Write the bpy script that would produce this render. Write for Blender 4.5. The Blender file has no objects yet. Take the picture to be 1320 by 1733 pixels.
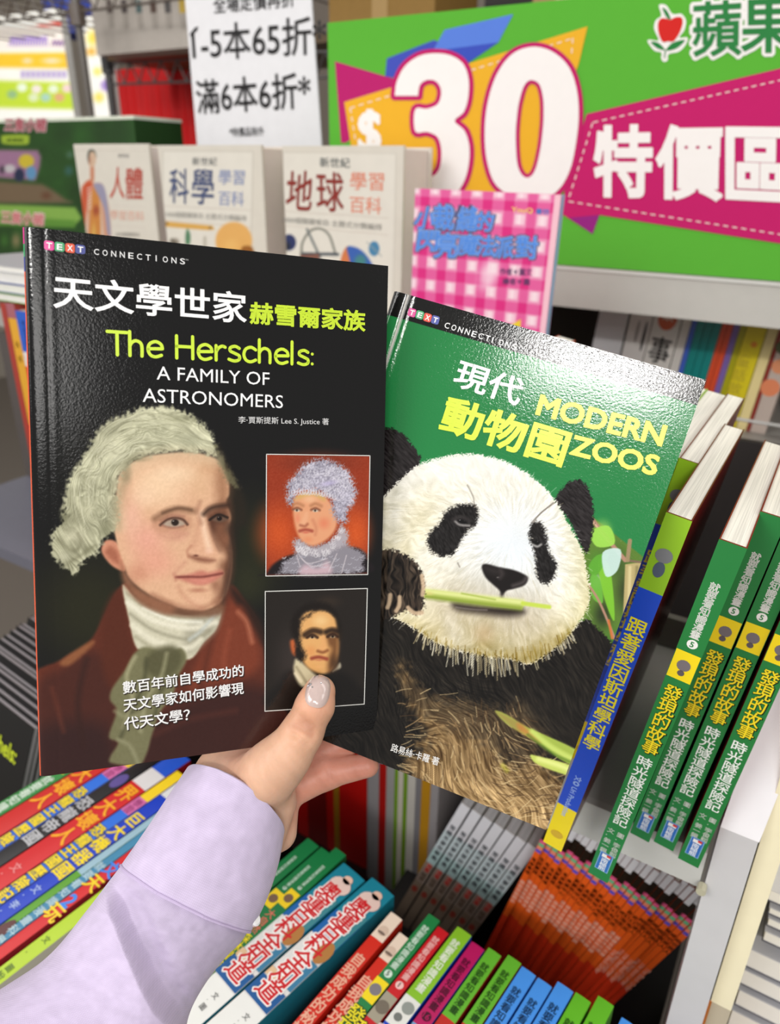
import bpy, math, random
import numpy as np

# ------------------------------------------------------------------ camera
F, CX, CY = 1250.0, 660.0, 866.5          # focal length and centre for a 1320 x 1733 frame
D2R = math.pi / 180
_yaw, _pitch, _roll = 31 * D2R, 24.6 * D2R, 1.0 * D2R
_fh = np.array([-math.sin(_yaw), math.cos(_yaw), 0.0])
_rt = np.array([math.cos(_yaw), math.sin(_yaw), 0.0])
_up = np.array([0, 0, 1.0])
FW = _fh * math.cos(_pitch) - _up * math.sin(_pitch)
_u = _up * math.cos(_pitch) + _fh * math.sin(_pitch)
RT = _rt * math.cos(_roll) + _u * math.sin(_roll)
UP = _u * math.cos(_roll) - _rt * math.sin(_roll)
CAM = np.array([0, 0, 1.35])

S = bpy.context.scene
COL = S.collection
cd = bpy.data.cameras.new('camera')
cam = bpy.data.objects.new('camera', cd)
COL.objects.link(cam)
from mathutils import Matrix, Vector
M4 = Matrix.Identity(4)
for i in range(3):
    M4[i][0], M4[i][1], M4[i][2], M4[i][3] = RT[i], UP[i], -FW[i], CAM[i]
cam.matrix_world = M4
cd.sensor_fit = 'VERTICAL'
cd.sensor_height = 36.0
cd.sensor_width = 36.0
cd.lens = 36.0 * F / 1733.0
cd.clip_start = 0.02
cd.dof.use_dof = True
cd.dof.focus_distance = 0.345
cd.dof.aperture_fstop = 9.0
S.camera = cam

# ------------------------------------------------------------------ light
w = bpy.data.worlds.new('world')
S.world = w
w.use_nodes = True
wb = w.node_tree.nodes['Background']
wb.inputs[0].default_value = (1.0, 0.97, 0.93, 1)
wb.inputs[1].default_value = 0.55
S.view_settings.view_transform = 'Standard'
S.view_settings.look = 'None'
S.view_settings.exposure = -0.22
S.view_settings.gamma = 1.0
S.view_settings.use_curve_mapping = False


def area(name, loc, target, sx, sy, power, color=(1, 0.98, 0.95)):
    l = bpy.data.lights.new(name, 'AREA')
    l.shape = 'RECTANGLE'
    l.size, l.size_y = sx, sy
    l.energy = power
    l.color = color
    o = bpy.data.objects.new(name, l)
    COL.objects.link(o)
    o.location = loc
    d = Vector(target) - Vector(loc)
    o.rotation_euler = d.to_track_quat('-Z', 'Y').to_euler()
    return o


area('ceiling_panel', (-1.1, -1.5, 2.75), (-0.2, 0.6, 0.9), 1.7, 0.7, 34)
area('ceiling_panel', (-1.8, -2.8, 2.6), (-0.2, 0.6, 0.9), 2.0, 0.8, 20)
area('ceiling_panel', (2.2, -2.3, 2.75), (0.0, 0.5, 0.9), 0.8, 0.8, 16)
area('ceiling_panel', (0.9, 0.5, 2.75), (-0.2, 0.7, 0.9), 0.6, 2.0, 10)
area('ceiling_panel', (-2.2, 0.6, 2.75), (-1.0, 1.6, 1.3), 0.6, 2.0, 14)
area('ceiling_tube', (0.86, -1.67, 2.7), (0.86, -1.0, 0.9), 0.66, 0.15, 38)


# ------------------------------------------------------------------ helpers
def ray(x, y):
    return FW + RT * ((x - CX) / F) - UP * ((y - CY) / F)


def P(x, y, d):
    return CAM + ray(x, y) * d


def onY(x, y, Y):
    r = ray(x, y)
    return CAM + r * (Y / r[1])


def onZ(x, y, Z):
    r = ray(x, y)
    return CAM + r * ((Z - CAM[2]) / r[2])


def unit(v):
    v = np.asarray(v, float)
    return v / np.linalg.norm(v)


def lin(c):
    c = np.asarray(c, float) / 255.0
    return np.where(c <= 0.04045, c / 12.92, ((np.clip(c, 0, 1) + 0.055) / 1.055) ** 2.4)


WHITE = (244, 243, 238)


def tag(o, label=None, cat=None, group=None, kind=None):
    if label: o['label'] = label
    if cat: o['category'] = cat
    if group: o['group'] = group
    if kind: o['kind'] = kind
    return o


def thing(name, loc, label, cat, group=None, matrix=None):
    o = bpy.data.objects.new(name, None)
    o.empty_display_size = 0.02
    COL.objects.link(o)
    if matrix is not None:
        o.matrix_world = matrix
    else:
        o.location = Vector([float(v) for v in loc])
    return tag(o, label, cat, group)


def frame_matrix(o, x, y, z):
    m = Matrix.Identity(4)
    for i in range(3):
        m[i][0], m[i][1], m[i][2], m[i][3] = x[i], y[i], z[i], o[i]
    return m


def raw_mesh(name, V, Fc, C=None, smooth=False):
    """V (n,3), Fc list of index tuples or (m,4)/(m,3) int array, C linear (n,3)"""
    me = bpy.data.meshes.new(name)
    if isinstance(Fc, np.ndarray):
        k = Fc.shape[1]
        me.vertices.add(len(V))
        me.vertices.foreach_set('co', np.ascontiguousarray(V, np.float32).ravel())
        me.loops.add(Fc.size)
        me.loops.foreach_set('vertex_index', np.ascontiguousarray(Fc, np.int32).ravel())
        me.polygons.add(len(Fc))
        me.polygons.foreach_set('loop_start', np.arange(0, Fc.size, k, dtype=np.int32))
        me.polygons.foreach_set('loop_total', np.full(len(Fc), k, np.int32))
        me.update(calc_edges=True)
    else:
        me.from_pydata([tuple(map(float, v)) for v in V], [], [tuple(map(int, f)) for f in Fc])
    if C is not None:
        a = me.color_attributes.new('Col', 'FLOAT_COLOR', 'POINT')
        c4 = np.ones((len(V), 4), np.float32)
        c4[:, :3] = C
        a.data.foreach_set('color', c4.ravel())
    if smooth:
        me.polygons.foreach_set('use_smooth', np.ones(len(me.polygons), bool))
    return me


def link(name, me, mat, parent=None):
    o = bpy.data.objects.new(name, me)
    COL.objects.link(o)
    if mat and not me.materials:
        me.materials.append(mat)
    if parent: o.parent = parent
    return o


class MB:
    """collects faces with a flat colour each"""
    def __init__(s, off=(0, 0, 0)):
        s.V, s.F, s.C, s.n = [], [], [], 0
        s.off = np.asarray(off, float)

    def add(s, V, Fc, col):
        V = np.asarray(V, float) - s.off
        s.V.append(V)
        s.F += [tuple(i + s.n for i in f) for f in Fc]
        c = np.asarray(col, float)
        s.C.append(np.tile(lin(c), (len(V), 1)) if c.ndim == 1 else lin(c))
        s.n += len(V)

    def poly(s, pts, col):
        s.add(pts, [tuple(range(len(pts)))], col)

    def box(s, lo, hi, col, top=None, ex=None):
        x0, y0, z0 = lo
        x1, y1, z1 = hi
        c = np.array([(x0, y0, z0), (x1, y0, z0), (x1, y1, z0), (x0, y1, z0),
                      (x0, y0, z1), (x1, y0, z1), (x1, y1, z1), (x0, y1, z1)], float)
        s.hexa(c, col)

    def hexa(s, c, col):
        c = np.asarray(c, float)
        for f in ((3, 2, 1, 0), (4, 5, 6, 7), (0, 1, 5, 4), (1, 2, 6, 5), (2, 3, 7, 6), (3, 0, 4, 7)):
            s.add(c[list(f)], [(0, 1, 2, 3)], col)

    def bar(s, a, b, r, col, n=8):
        a, b = np.asarray(a, float), np.asarray(b, float)
        d = unit(b - a)
        h = np.array([0, 0, 1.0]) if abs(d[2]) < 0.9 else np.array([1.0, 0, 0])
        e = unit(np.cross(d, h)); f = np.cross(d, e)
        t = np.arange(n) * 2 * math.pi / n
        ring = np.cos(t)[:, None] * e + np.sin(t)[:, None] * f
        V = np.concatenate([a + ring * r, b + ring * r])
        Fc = [(i, (i + 1) % n, (i + 1) % n + n, i + n) for i in range(n)] + [tuple(range(n))[::-1], tuple(range(n, 2 * n))]
        s.add(V, Fc, col)

    def text(s, fr, txt, x, y, sx, sy, col, weight=0.0, lift=0.0, shear=0.0, bend=None):
        """fr=(origin,ex,ey,en); glyph units scaled sx,sy with pen at x,y"""
        V, Fc, _ = glyphs(txt, weight)
        if len(V) == 0: return
        o, ex, ey, en = fr
        px = x + V[:, 0] * sx + V[:, 1] * shear * sx
        py = y + V[:, 1] * sy
        W = np.asarray(o) + px[:, None] * ex + py[:, None] * ey + (lift + V[:, 2])[:, None] * np.asarray(en)
        if bend is not None: W = bend(W)
        s.add(W, Fc, col)

    def vtext(s, fr, txt, cx, top, size, pitch, col, weight=0.02, lift=0.0, xs=1.0):
        """upright characters stacked downwards"""
        for i, ch in enumerate(txt):
            if ch == ' ': continue
            yc = top - i * pitch - size * 0.5
            V, Fc, bb = glyphs(ch, weight)
            mx = 0.5 * (bb[0] + bb[2]) if ord(ch) < 0x2000 else 0.5
            s.text(fr, ch, cx - mx * size * xs, yc - 0.38 * size, size * xs, size, col, weight, lift)

    def build(s, name, mat, parent=None, smooth=False):
        if not s.V: return None
        me = raw_mesh(name, np.concatenate(s.V), s.F, np.concatenate(s.C), smooth)
        return link(name, me, mat, parent)


_fc = bpy.data.curves.new('lettering_source', 'FONT')
_fo = bpy.data.objects.new('lettering_source', _fc)
COL.objects.link(_fo)
_gc = {}


def glyphs(txt, weight=0.0):
    """outline of the lettering in em units; a weight > 0 thickens every stroke by that much on each side"""
    if weight < 0.06: weight *= 0.6
    k = (txt, round(max(weight, 0), 4))
    if k in _gc: return _gc[k]
    if weight > 0:
        V, Fc, bb = glyphs(txt, 0.0)
        if not Fc: return V, Fc, bb
        cnt = {}
        for f in Fc:
            for a, b in zip(f, f[1:] + f[:1]):
                e = (a, b) if a < b else (b, a)
                cnt[e] = cnt.get(e, 0) + 1
        E = np.array([e for e, c in cnt.items() if c == 1])
        A, B = V[E[:, 0], :2], V[E[:, 1], :2]
        d = B - A
        L = np.linalg.norm(d, axis=1)
        ok = L > 1e-6
        A, B, d, L = A[ok], B[ok], d[ok], L[ok]
        d = d / L[:, None]
        n = np.stack([-d[:, 1], d[:, 0]], 1) * weight
        if weight >= 0.045:
            c, q = d * weight, 0.41
            ring = [A - c * q + n * 1, A - c - n * -q, A - c - n * q, A - c * q - n, B + c * q - n, B + c - n * q, B + c + n * q, B + c * q + n]
        else:
            c = d * weight * 0.8
            ring = [A - c + n, A - c - n, B + c - n, B + c + n]
        m = len(ring)
        R = np.stack(ring, 1).reshape(-1, 2)
        lv = (np.arange(len(A)) * 29) % 67 + 1         # no two neighbouring strokes in one plane
        R = np.concatenate([R, np.repeat(lv, m)[:, None] * 1.3e-6], 1)
        n0 = len(V)
        Fc = Fc + [tuple(range(n0 + i * m, n0 + i * m + m)) for i in range(len(A))]
        V = np.concatenate([V, R])
        bb = (V[:, 0].min(), V[:, 1].min(), V[:, 0].max(), V[:, 1].max())
        _gc[k] = (V, Fc, bb)
        return _gc[k]
    _fc.body = txt
    _fc.size = 1.0
    _fc.resolution_u = 3
    _fc.fill_mode = 'FRONT'
    _fo.data.update_tag()
    dg = bpy.context.evaluated_depsgraph_get()
    dg.update()
    e = _fo.evaluated_get(dg)
    me = e.to_mesh()
    n = len(me.vertices)
    V = np.zeros(n * 3)
    me.vertices.foreach_get('co', V)
    V = V.reshape(-1, 3).copy()
    V[:, 2] = 0
    Fc = [tuple(p.vertices) for p in me.polygons]
    if Fc:
        a, b, c = (V[Fc[0][i]] for i in range(3))
        if (b[0] - a[0]) * (c[1] - a[1]) - (b[1] - a[1]) * (c[0] - a[0]) < 0:
            Fc = [f[::-1] for f in Fc]
    e.to_mesh_clear()
    bb = (V[:, 0].min(), V[:, 1].min(), V[:, 0].max(), V[:, 1].max()) if n else (0, 0, 0, 0)
    _gc[k] = (V, Fc, bb)
    return _gc[k]


class Plane:
    """a flat printed surface: px positions of the print are taken to points of the surface"""
    def __init__(s, o, ex, ey):
        s.o, s.ex, s.ey = np.asarray(o, float), unit(ex), unit(ey)
        s.n = np.cross(s.ex, s.ey)
        s.bend = None

    def hit(s, x, y):
        r = ray(x, y)
        t = ((s.o - CAM) @ s.n) / (r @ s.n)
        return CAM + r * t

    def uv(s, x, y):
        d = s.hit(x, y) - s.o
        return d @ s.ex, d @ s.ey

    def px(s, pts, lift=0.0):
        return np.array([s.hit(*p) + s.n * lift for p in pts])

    def fit(s, mb, txt, bl, br, tl, col, weight=0.02, lift=0.0001, keep=False):
        """fit the lettering's bounding box: bottom-left, bottom-right, top-left given"""
        A, B, T = s.hit(*bl), s.hit(*br), s.hit(*tl)
        ex = unit(B - A)
        ey = np.cross(s.n, ex)
        Wd, Hh = np.linalg.norm(B - A), (T - A) @ ey
        sh = ((T - A) @ ex) / Hh
        V, Fc, bb = glyphs(txt, weight)
        sx, sy = Wd / (bb[2] - bb[0]), Hh / (bb[3] - bb[1])
        if abs(sh) < 0.12: sh = 0.0
        o = A
        px = (V[:, 0] - bb[0]) * sx
        py = (V[:, 1] - bb[1]) * sy
        px = px + py * sh
        W = o + px[:, None] * ex + py[:, None] * ey + (lift + V[:, 2])[:, None] * s.n
        if s.bend is not None: W = s.bend(W)
        mb.add(W, Fc, col)


# ------------------------------------------------------------------ materials
def new_mat(name):
    m = bpy.data.materials.new(name)
    m.use_nodes = True
    nt = m.node_tree
    return m, nt, nt.nodes['Principled BSDF']


def print_mat(name, rough=0.4, spec=0.5, bump=0.0, bscale=900, coat=0.0, grain=0.04, gscale=60, sss=0.0, bdist=0.0002, sheen=0.0):
    m, nt, b = new_mat(name)
    at = nt.nodes.new('ShaderNodeVertexColor')
    at.layer_name = 'Col'
    tc = nt.nodes.new('ShaderNodeTexCoord')
    nz = nt.nodes.new('ShaderNodeTexNoise')
    nz.inputs['Scale'].default_value = gscale
    nt.links.new(tc.outputs['Object'], nz.inputs['Vector'])
    mr = nt.nodes.new('ShaderNodeMapRange')
    mr.inputs[3].default_value = 1 - grain
    mr.inputs[4].default_value = 1 + grain
    nt.links.new(nz.outputs['Fac'], mr.inputs[0])
    mx = nt.nodes.new('ShaderNodeVectorMath')
    mx.operation = 'SCALE'
    nt.links.new(at.outputs['Color'], mx.inputs[0])
    nt.links.new(mr.outputs[0], mx.inputs['Scale'])
    nt.links.new(mx.outputs[0], b.inputs['Base Color'])
    b.inputs['Roughness'].default_value = rough
    b.inputs['Specular IOR Level'].default_value = spec
    b.inputs['Coat Weight'].default_value = coat
    b.inputs['Coat Roughness'].default_value = 0.12
    if sss:
        b.inputs['Subsurface Weight'].default_value = sss
        b.inputs['Subsurface Radius'].default_value = (0.006, 0.002, 0.001)
        b.inputs['Subsurface Scale'].default_value = 0.6
    if bump:
        n2 = nt.nodes.new('ShaderNodeTexNoise')
        n2.inputs['Scale'].default_value = bscale
        n2.inputs['Detail'].default_value = 3
        nt.links.new(tc.outputs['Object'], n2.inputs['Vector'])
        bp = nt.nodes.new('ShaderNodeBump')
        bp.inputs['Strength'].default_value = bump
        bp.inputs['Distance'].default_value = bdist
        nt.links.new(n2.outputs['Fac'], bp.inputs['Height'])
        nt.links.new(bp.outputs['Normal'], b.inputs['Normal'])
    return m


M_PRINT = print_mat('glossy_print', 0.3, 0.5)
M_HELD = print_mat('laminated_cover', 0.10, 0.38, bump=0.5, bscale=1000, grain=0.02, bdist=0.00011)
M_MATTE = print_mat('matte_print', 0.6, 0.3)
M_BOARD = print_mat('painted_board', 0.45, 0.4, bump=0.15, bscale=200)
M_METAL = print_mat('painted_metal', 0.35, 0.6)
M_INK = print_mat('printing_ink', 0.3, 0.5, grain=0.0)
M_SIGN = print_mat('matt_sign_print', .85, .15, grain=.02)
M_SKIN = print_mat('skin', 0.45, 0.4, bump=0.35, bscale=700, grain=0.05, gscale=120, sss=0.25, bdist=0.0004)
M_CARD = print_mat('carton', 0.7, 0.3, grain=0.08)


def paper_mat():
    m, nt, b = new_mat('page_edges')
    at = nt.nodes.new('ShaderNodeVertexColor'); at.layer_name = 'Col'
    tc = nt.nodes.new('ShaderNodeTexCoord')
    mp = nt.nodes.new('ShaderNodeMapping')
    mp.inputs['Scale'].default_value = (1700, 14, 14)
    nz = nt.nodes.new('ShaderNodeTexNoise')
    nz.inputs['Scale'].default_value = 1.0
    nz.inputs['Detail'].default_value = 1
    nt.links.new(tc.outputs['Object'], mp.inputs['Vector'])
    nt.links.new(mp.outputs[0], nz.inputs['Vector'])
    mr = nt.nodes.new('ShaderNodeMapRange')
    mr.inputs[1].default_value = 0.35; mr.inputs[2].default_value = 0.65
    mr.inputs[3].default_value = 0.80; mr.inputs[4].default_value = 1.05
    nt.links.new(nz.outputs['Fac'], mr.inputs[0])
    mx = nt.nodes.new('ShaderNodeVectorMath'); mx.operation = 'SCALE'
    nt.links.new(at.outputs['Color'], mx.inputs[0]); nt.links.new(mr.outputs[0], mx.inputs['Scale'])
    nt.links.new(mx.outputs[0], b.inputs['Base Color'])
    bp = nt.nodes.new('ShaderNodeBump'); bp.inputs['Strength'].default_value = 0.4; bp.inputs['Distance'].default_value = 0.0004
    nt.links.new(nz.outputs['Fac'], bp.inputs['Height']); nt.links.new(bp.outputs['Normal'], b.inputs['Normal'])
    b.inputs['Roughness'].default_value = 0.75
    return m


M_PAPER = paper_mat()


def fabric_mat():
    m, nt, b = new_mat('woven_cotton')
    at = nt.nodes.new('ShaderNodeVertexColor'); at.layer_name = 'Col'
    uv = nt.nodes.new('ShaderNodeUVMap'); uv.uv_map = 'UVMap'
    outs = []
    for ax in ('X', 'Y'):
        wv = nt.nodes.new('ShaderNodeTexWave'); wv.bands_direction = ax
        wv.inputs['Scale'].default_value = 0.314 * 1.0
        wv.inputs['Distortion'].default_value = 0.6
        wv.inputs['Detail Scale'].default_value = 0.4
        nt.links.new(uv.outputs[0], wv.inputs['Vector'])
        outs.append(wv.outputs['Fac'])
    mm = nt.nodes.new('ShaderNodeMath'); mm.operation = 'MULTIPLY'
    nt.links.new(outs[0], mm.inputs[0]); nt.links.new(outs[1], mm.inputs[1])
    nz = nt.nodes.new('ShaderNodeTexNoise'); nz.inputs['Scale'].default_value = 0.12; nz.inputs['Detail'].default_value = 5
    nt.links.new(uv.outputs[0], nz.inputs['Vector'])
    ad = nt.nodes.new('ShaderNodeMath'); ad.operation = 'MULTIPLY_ADD'; ad.inputs[1].default_value = 0.5
    nt.links.new(mm.outputs[0], ad.inputs[0]); nt.links.new(nz.outputs['Fac'], ad.inputs[2])
    mr = nt.nodes.new('ShaderNodeMapRange'); mr.inputs[1].default_value = 0.2; mr.inputs[2].default_value = 1.1
    mr.inputs[3].default_value = 0.84; mr.inputs[4].default_value = 1.12
    nt.links.new(ad.outputs[0], mr.inputs[0])
    mx = nt.nodes.new('ShaderNodeVectorMath'); mx.operation = 'SCALE'
    nt.links.new(at.outputs['Color'], mx.inputs[0]); nt.links.new(mr.outputs[0], mx.inputs['Scale'])
    nt.links.new(mx.outputs[0], b.inputs['Base Color'])
    bp = nt.nodes.new('ShaderNodeBump'); bp.inputs['Strength'].default_value = 0.35; bp.inputs['Distance'].default_value = 0.0003
    nt.links.new(ad.outputs[0], bp.inputs['Height']); nt.links.new(bp.outputs['Normal'], b.inputs['Normal'])
    b.inputs['Roughness'].default_value = 0.9
    b.inputs['Specular IOR Level'].default_value = 0.15
    b.inputs['Sheen Weight'].default_value = 0.2
    return m


M_FABRIC = fabric_mat()


def plain_mat(name, col, rough=0.5, metal=0.0, emit=0.0):
    m, nt, b = new_mat(name)
    tc = nt.nodes.new('ShaderNodeTexCoord')
    nz = nt.nodes.new('ShaderNodeTexNoise'); nz.inputs['Scale'].default_value = 40
    nt.links.new(tc.outputs['Object'], nz.inputs['Vector'])
    cr = nt.nodes.new('ShaderNodeValToRGB')
    l = lin(col)
    cr.color_ramp.elements[0].color = (*(l * 0.93), 1)
    cr.color_ramp.elements[1].color = (*np.minimum(l * 1.06, 1), 1)
    nt.links.new(nz.outputs['Fac'], cr.inputs[0])
    nt.links.new(cr.outputs[0], b.inputs['Base Color'])
    b.inputs['Roughness'].default_value = rough
    b.inputs['Metallic'].default_value = metal
    return m


# ------------------------------------------------------------------ printed artwork: a fine grid coloured point by point
_rng = np.random.RandomState(7)
_tab = _rng.rand(256, 256).astype(np.float32)


def vnoise(x, y, seed=0):
    x = x + seed * 17.31; y = y + seed * 9.77
    xi, yi = np.floor(x).astype(int), np.floor(y).astype(int)
    fx, fy = x - xi, y - yi
    fx = fx * fx * (3 - 2 * fx); fy = fy * fy * (3 - 2 * fy)
    a = _tab[xi & 255, yi & 255]; b = _tab[(xi + 1) & 255, yi & 255]
    c = _tab[xi & 255, (yi + 1) & 255]; d = _tab[(xi + 1) & 255, (yi + 1) & 255]
    return (a * (1 - fx) + b * fx) * (1 - fy) + (c * (1 - fx) + d * fx) * fy


def fbm(x, y, seed=0, oct=3):
    t, a = 0, 0.5
    for i in range(oct):
        t = t + a * vnoise(x * 2 ** i, y * 2 ** i, seed + i * 3)
        a *= 0.5
    return t / (1 - 0.5 ** oct)


def spline(pts, n=5, closed=True):
    p = np.asarray(pts, float)
    m = len(p)
    out = []
    for i in range(m if closed else m - 1):
        if closed:
            a, b, c, d = p[i - 1], p[i], p[(i + 1) % m], p[(i + 2) % m]
        else:
            a, b, c, d = p[max(i - 1, 0)], p[i], p[i + 1], p[min(i + 2, m - 1)]
        for k in range(n):
            t = k / n
            out.append(0.5 * (2 * b + (c - a) * t + (2 * a - 5 * b + 4 * c - d) * t * t + (3 * b - a - 3 * c + d) * t ** 3))
    if not closed: out.append(p[-1])
    return np.array(out)


class Art:
    def __init__(s, X, Y):
        s.X, s.Y = X.astype(np.float32), Y.astype(np.float32)
        s.C = np.zeros((len(X), 3), np.float32)
        s.tr = (0, 0, 1.0)

    def zoom(s, ox, oy, sc): s.tr = (ox, oy, sc)

    def T(s, pts):
        p = np.asarray(pts, float)
        return np.stack([s.tr[0] + p[:, 0] / s.tr[2], s.tr[1] + p[:, 1] / s.tr[2]], 1)

    def _mix(s, idx, m, col):
        col = np.asarray(col, np.float32)
        m = m[:, None]
        if col.ndim == 2: col = col
        s.C[idx] = s.C[idx] * (1 - m) + col * m

    def sd(s, pts, margin, closed=True):
        x0, y0 = pts.min(0) - margin
        x1, y1 = pts.max(0) + margin
        idx = np.nonzero((s.X > x0) & (s.X < x1) & (s.Y > y0) & (s.Y < y1))[0]
        X, Y = s.X[idx], s.Y[idx]
        d = np.full(len(idx), 1e9, np.float32)
        ins = np.zeros(len(idx), bool)
        n = len(pts)
        for i in range(n if closed else n - 1):
            ax, ay = pts[i]
            bx, by = pts[(i + 1) % n]
            ex, ey = bx - ax, by - ay
            wx, wy = X - ax, Y - ay
            t = np.clip((wx * ex + wy * ey) / (ex * ex + ey * ey + 1e-9), 0, 1)
            d = np.minimum(d, (wx - ex * t) ** 2 + (wy - ey * t) ** 2)
            if closed and abs(ey) > 1e-9:
                c = ((ay > Y) != (by > Y)) & (X < ex * (Y - ay) / ey + ax)
                ins ^= c
        d = np.sqrt(d)
        if closed: d = np.where(ins, -d, d)
        return idx, d

    def shape(s, pts, col, soft=1.5, a=1.0, smooth=True, rough=0.0, rs=0.25, tex=None, n=5):
        p = s.T(pts)
        if smooth: p = spline(p, n)
        idx, d = s.sd(p, soft + rough + 2)
        if rough: d = d + rough * 2 * (fbm(s.X[idx] * rs, s.Y[idx] * rs, 5, 2) - 0.5)
        m = np.clip(0.5 - d / (2 * soft), 0, 1)
        m = m * m * (3 - 2 * m) * a
        if tex is not None: col = tex(s.X[idx], s.Y[idx], np.asarray(col, np.float32))
        s._mix(idx, m, col)

    def ell(s, cx, cy, rx, ry, col, a=1.0, ang=0.0, hard=0.0):
        (cx, cy), = s.T([(cx, cy)])
        rx, ry = rx / s.tr[2], ry / s.tr[2]
        R = max(rx, ry) * 1.05
        idx = np.nonzero((abs(s.X - cx) < R) & (abs(s.Y - cy) < R))[0]
        x, y = s.X[idx] - cx, s.Y[idx] - cy
        c, q = math.cos(ang * D2R), math.sin(ang * D2R)
        u, v = (x * c + y * q) / rx, (-x * q + y * c) / ry
        r = np.sqrt(u * u + v * v)
        m = np.clip((1 - r) / max(1e-3, 1 - hard), 0, 1)
        m = m * m * (3 - 2 * m) * a
        s._mix(idx, m, col)

    def line(s, pts, col, w=2.0, soft=1.0, a=1.0, smooth=True):
        p = s.T(pts)
        if smooth and len(p) > 2: p = spline(p, 6, False)
        idx, d = s.sd(p, w + soft + 1, False)
        m = np.clip((w / 2 + soft / 2 - d) / soft, 0, 1) * a
        s._mix(idx, m, col)

    def mul(s, f): s.C *= f


def art_grid(o, ex, ey, Wd, Hh, nx, ny, bend=None):
    """grid over a rectangle with top-left at o; ex to the right, ey down. returns V, quads, X, Y (where the print shows in the photo)"""
    u = np.linspace(0, 1, nx); v = np.linspace(0, 1, ny)
    U, Vv = np.meshgrid(u, v)
    U, Vv = U.ravel(), Vv.ravel()
    W = o + U[:, None] * Wd * ex + Vv[:, None] * Hh * ey
    d = W - CAM
    z = d @ FW
    X = CX + F * (d @ RT) / z
    Y = CY - F * (d @ UP) / z
    if bend is not None: W = bend(W)
    i = np.arange(nx * ny).reshape(ny, nx)
    Q = np.stack([i[1:, :-1].ravel(), i[1:, 1:].ravel(), i[:-1, 1:].ravel(), i[:-1, :-1].ravel()], 1)
    return W, Q, X, Y, U, Vv

# ------------------------------------------------------------------ large structure
ORD = ['first', 'second', 'third', 'fourth', 'fifth', 'sixth', 'seventh', 'eighth', 'ninth', 'tenth', 'eleventh', 'twelfth',
       'thirteenth', 'fourteenth', 'fifteenth', 'sixteenth', 'seventeenth', 'eighteenth', 'nineteenth', 'twentieth',
       'twenty-first', 'twenty-second', 'twenty-third', 'twenty-fourth', 'twenty-fifth', 'twenty-sixth']


def structure(name, mb, mat):
    o = mb.build(name, mat)
    return tag(o, None, None, None, 'structure')


mb = MB(); mb.box((-5, -2, -0.05), (4, 5, 0.0), (120, 112, 104)); structure('floor', mb, M_BOARD)
mb = MB(); mb.box((-5, 4.0, 0.0), (4, 4.1, 3.2), (150, 140, 130)); structure('wall_back', mb, M_BOARD)
mb = MB(); mb.box((-5.1, -2, 0.0), (-5.0, 4.1, 3.2), (190, 182, 170)); structure('wall_left', mb, M_BOARD)

GREYB = (190, 190, 186)


def one_box(name, lo, hi, col, mat, label, cat, parts=None):
    c = ((lo[0] + hi[0]) / 2, (lo[1] + hi[1]) / 2, lo[2])
    t = thing(name, c, label, cat)
    m = MB(c); m.box(lo, hi, col); m.build('board', mat, t)
    return t, c


# front bookcase: upper shelf board, lower shelf board, uprights, back panel
BZ = 0.97                                   # top of the upper shelf
bc = thing('bookcase', (-0.3, 0.6, 0.0), 'pale grey bookcase holding the leaning green comic books', 'bookcase')
O = (-0.3, 0.6, 0.0)
m = MB(O); m.box((-0.62, 0.392, BZ - 0.018), (0.002, 0.60, BZ), GREYB); m.build('shelf_board', M_BOARD, bc)
m = MB(O); m.box((-0.62, 0.386, BZ - 0.030), (0.002, 0.392, BZ), (205, 205, 200)); m.build('board_edge', M_BOARD, bc)
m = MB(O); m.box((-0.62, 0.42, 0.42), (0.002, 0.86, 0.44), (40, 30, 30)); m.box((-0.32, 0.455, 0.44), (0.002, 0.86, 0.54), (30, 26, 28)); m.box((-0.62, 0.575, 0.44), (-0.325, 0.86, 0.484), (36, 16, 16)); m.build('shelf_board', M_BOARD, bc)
m = MB(O); m.box((-0.62, 0.86, 0.40), (0.002, 0.87, 1.09), (46, 42, 42)); m.build('back_panel', M_BOARD, bc)
m = MB(O); m.box((-0.62, 0.60, BZ - 0.018), (0.002, 0.608, BZ + 0.03), (120, 116, 112)); m.build('back_stop', M_BOARD, bc)

# the white upright at the right with its sloped upper face
up_ = thing('upright_panel', (0.016, 0.4, 0.3), 'thick white upright post at the right end of the bookcase', 'post')
m = MB((0.016, 0.4, 0.3))
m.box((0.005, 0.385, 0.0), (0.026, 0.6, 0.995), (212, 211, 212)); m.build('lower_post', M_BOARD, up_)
m = MB((0.016, 0.4, 0.3))
x0, x1 = 0.005, 0.0265
za, zb = 0.995, 1.18
m.hexa([(x0, .385, za), (x1, .385, za), (x1, .6, za), (x0, .6, za), (x0 + .012, .445, zb), (x1 + .016, .445, zb), (x1 + .016, .6, zb), (x0 + .012, .6, zb)], (244, 243, 246))  # slope coloured whiter than the post below, as if better lit
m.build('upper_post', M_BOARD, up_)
m = MB((0.016, 0.4, 0.3))
m.bar((0.004, 0.384, 0.945), (0.004, 0.378, 0.945), 0.003, (190, 186, 160)); m.build('plug', M_METAL, up_)

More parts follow.
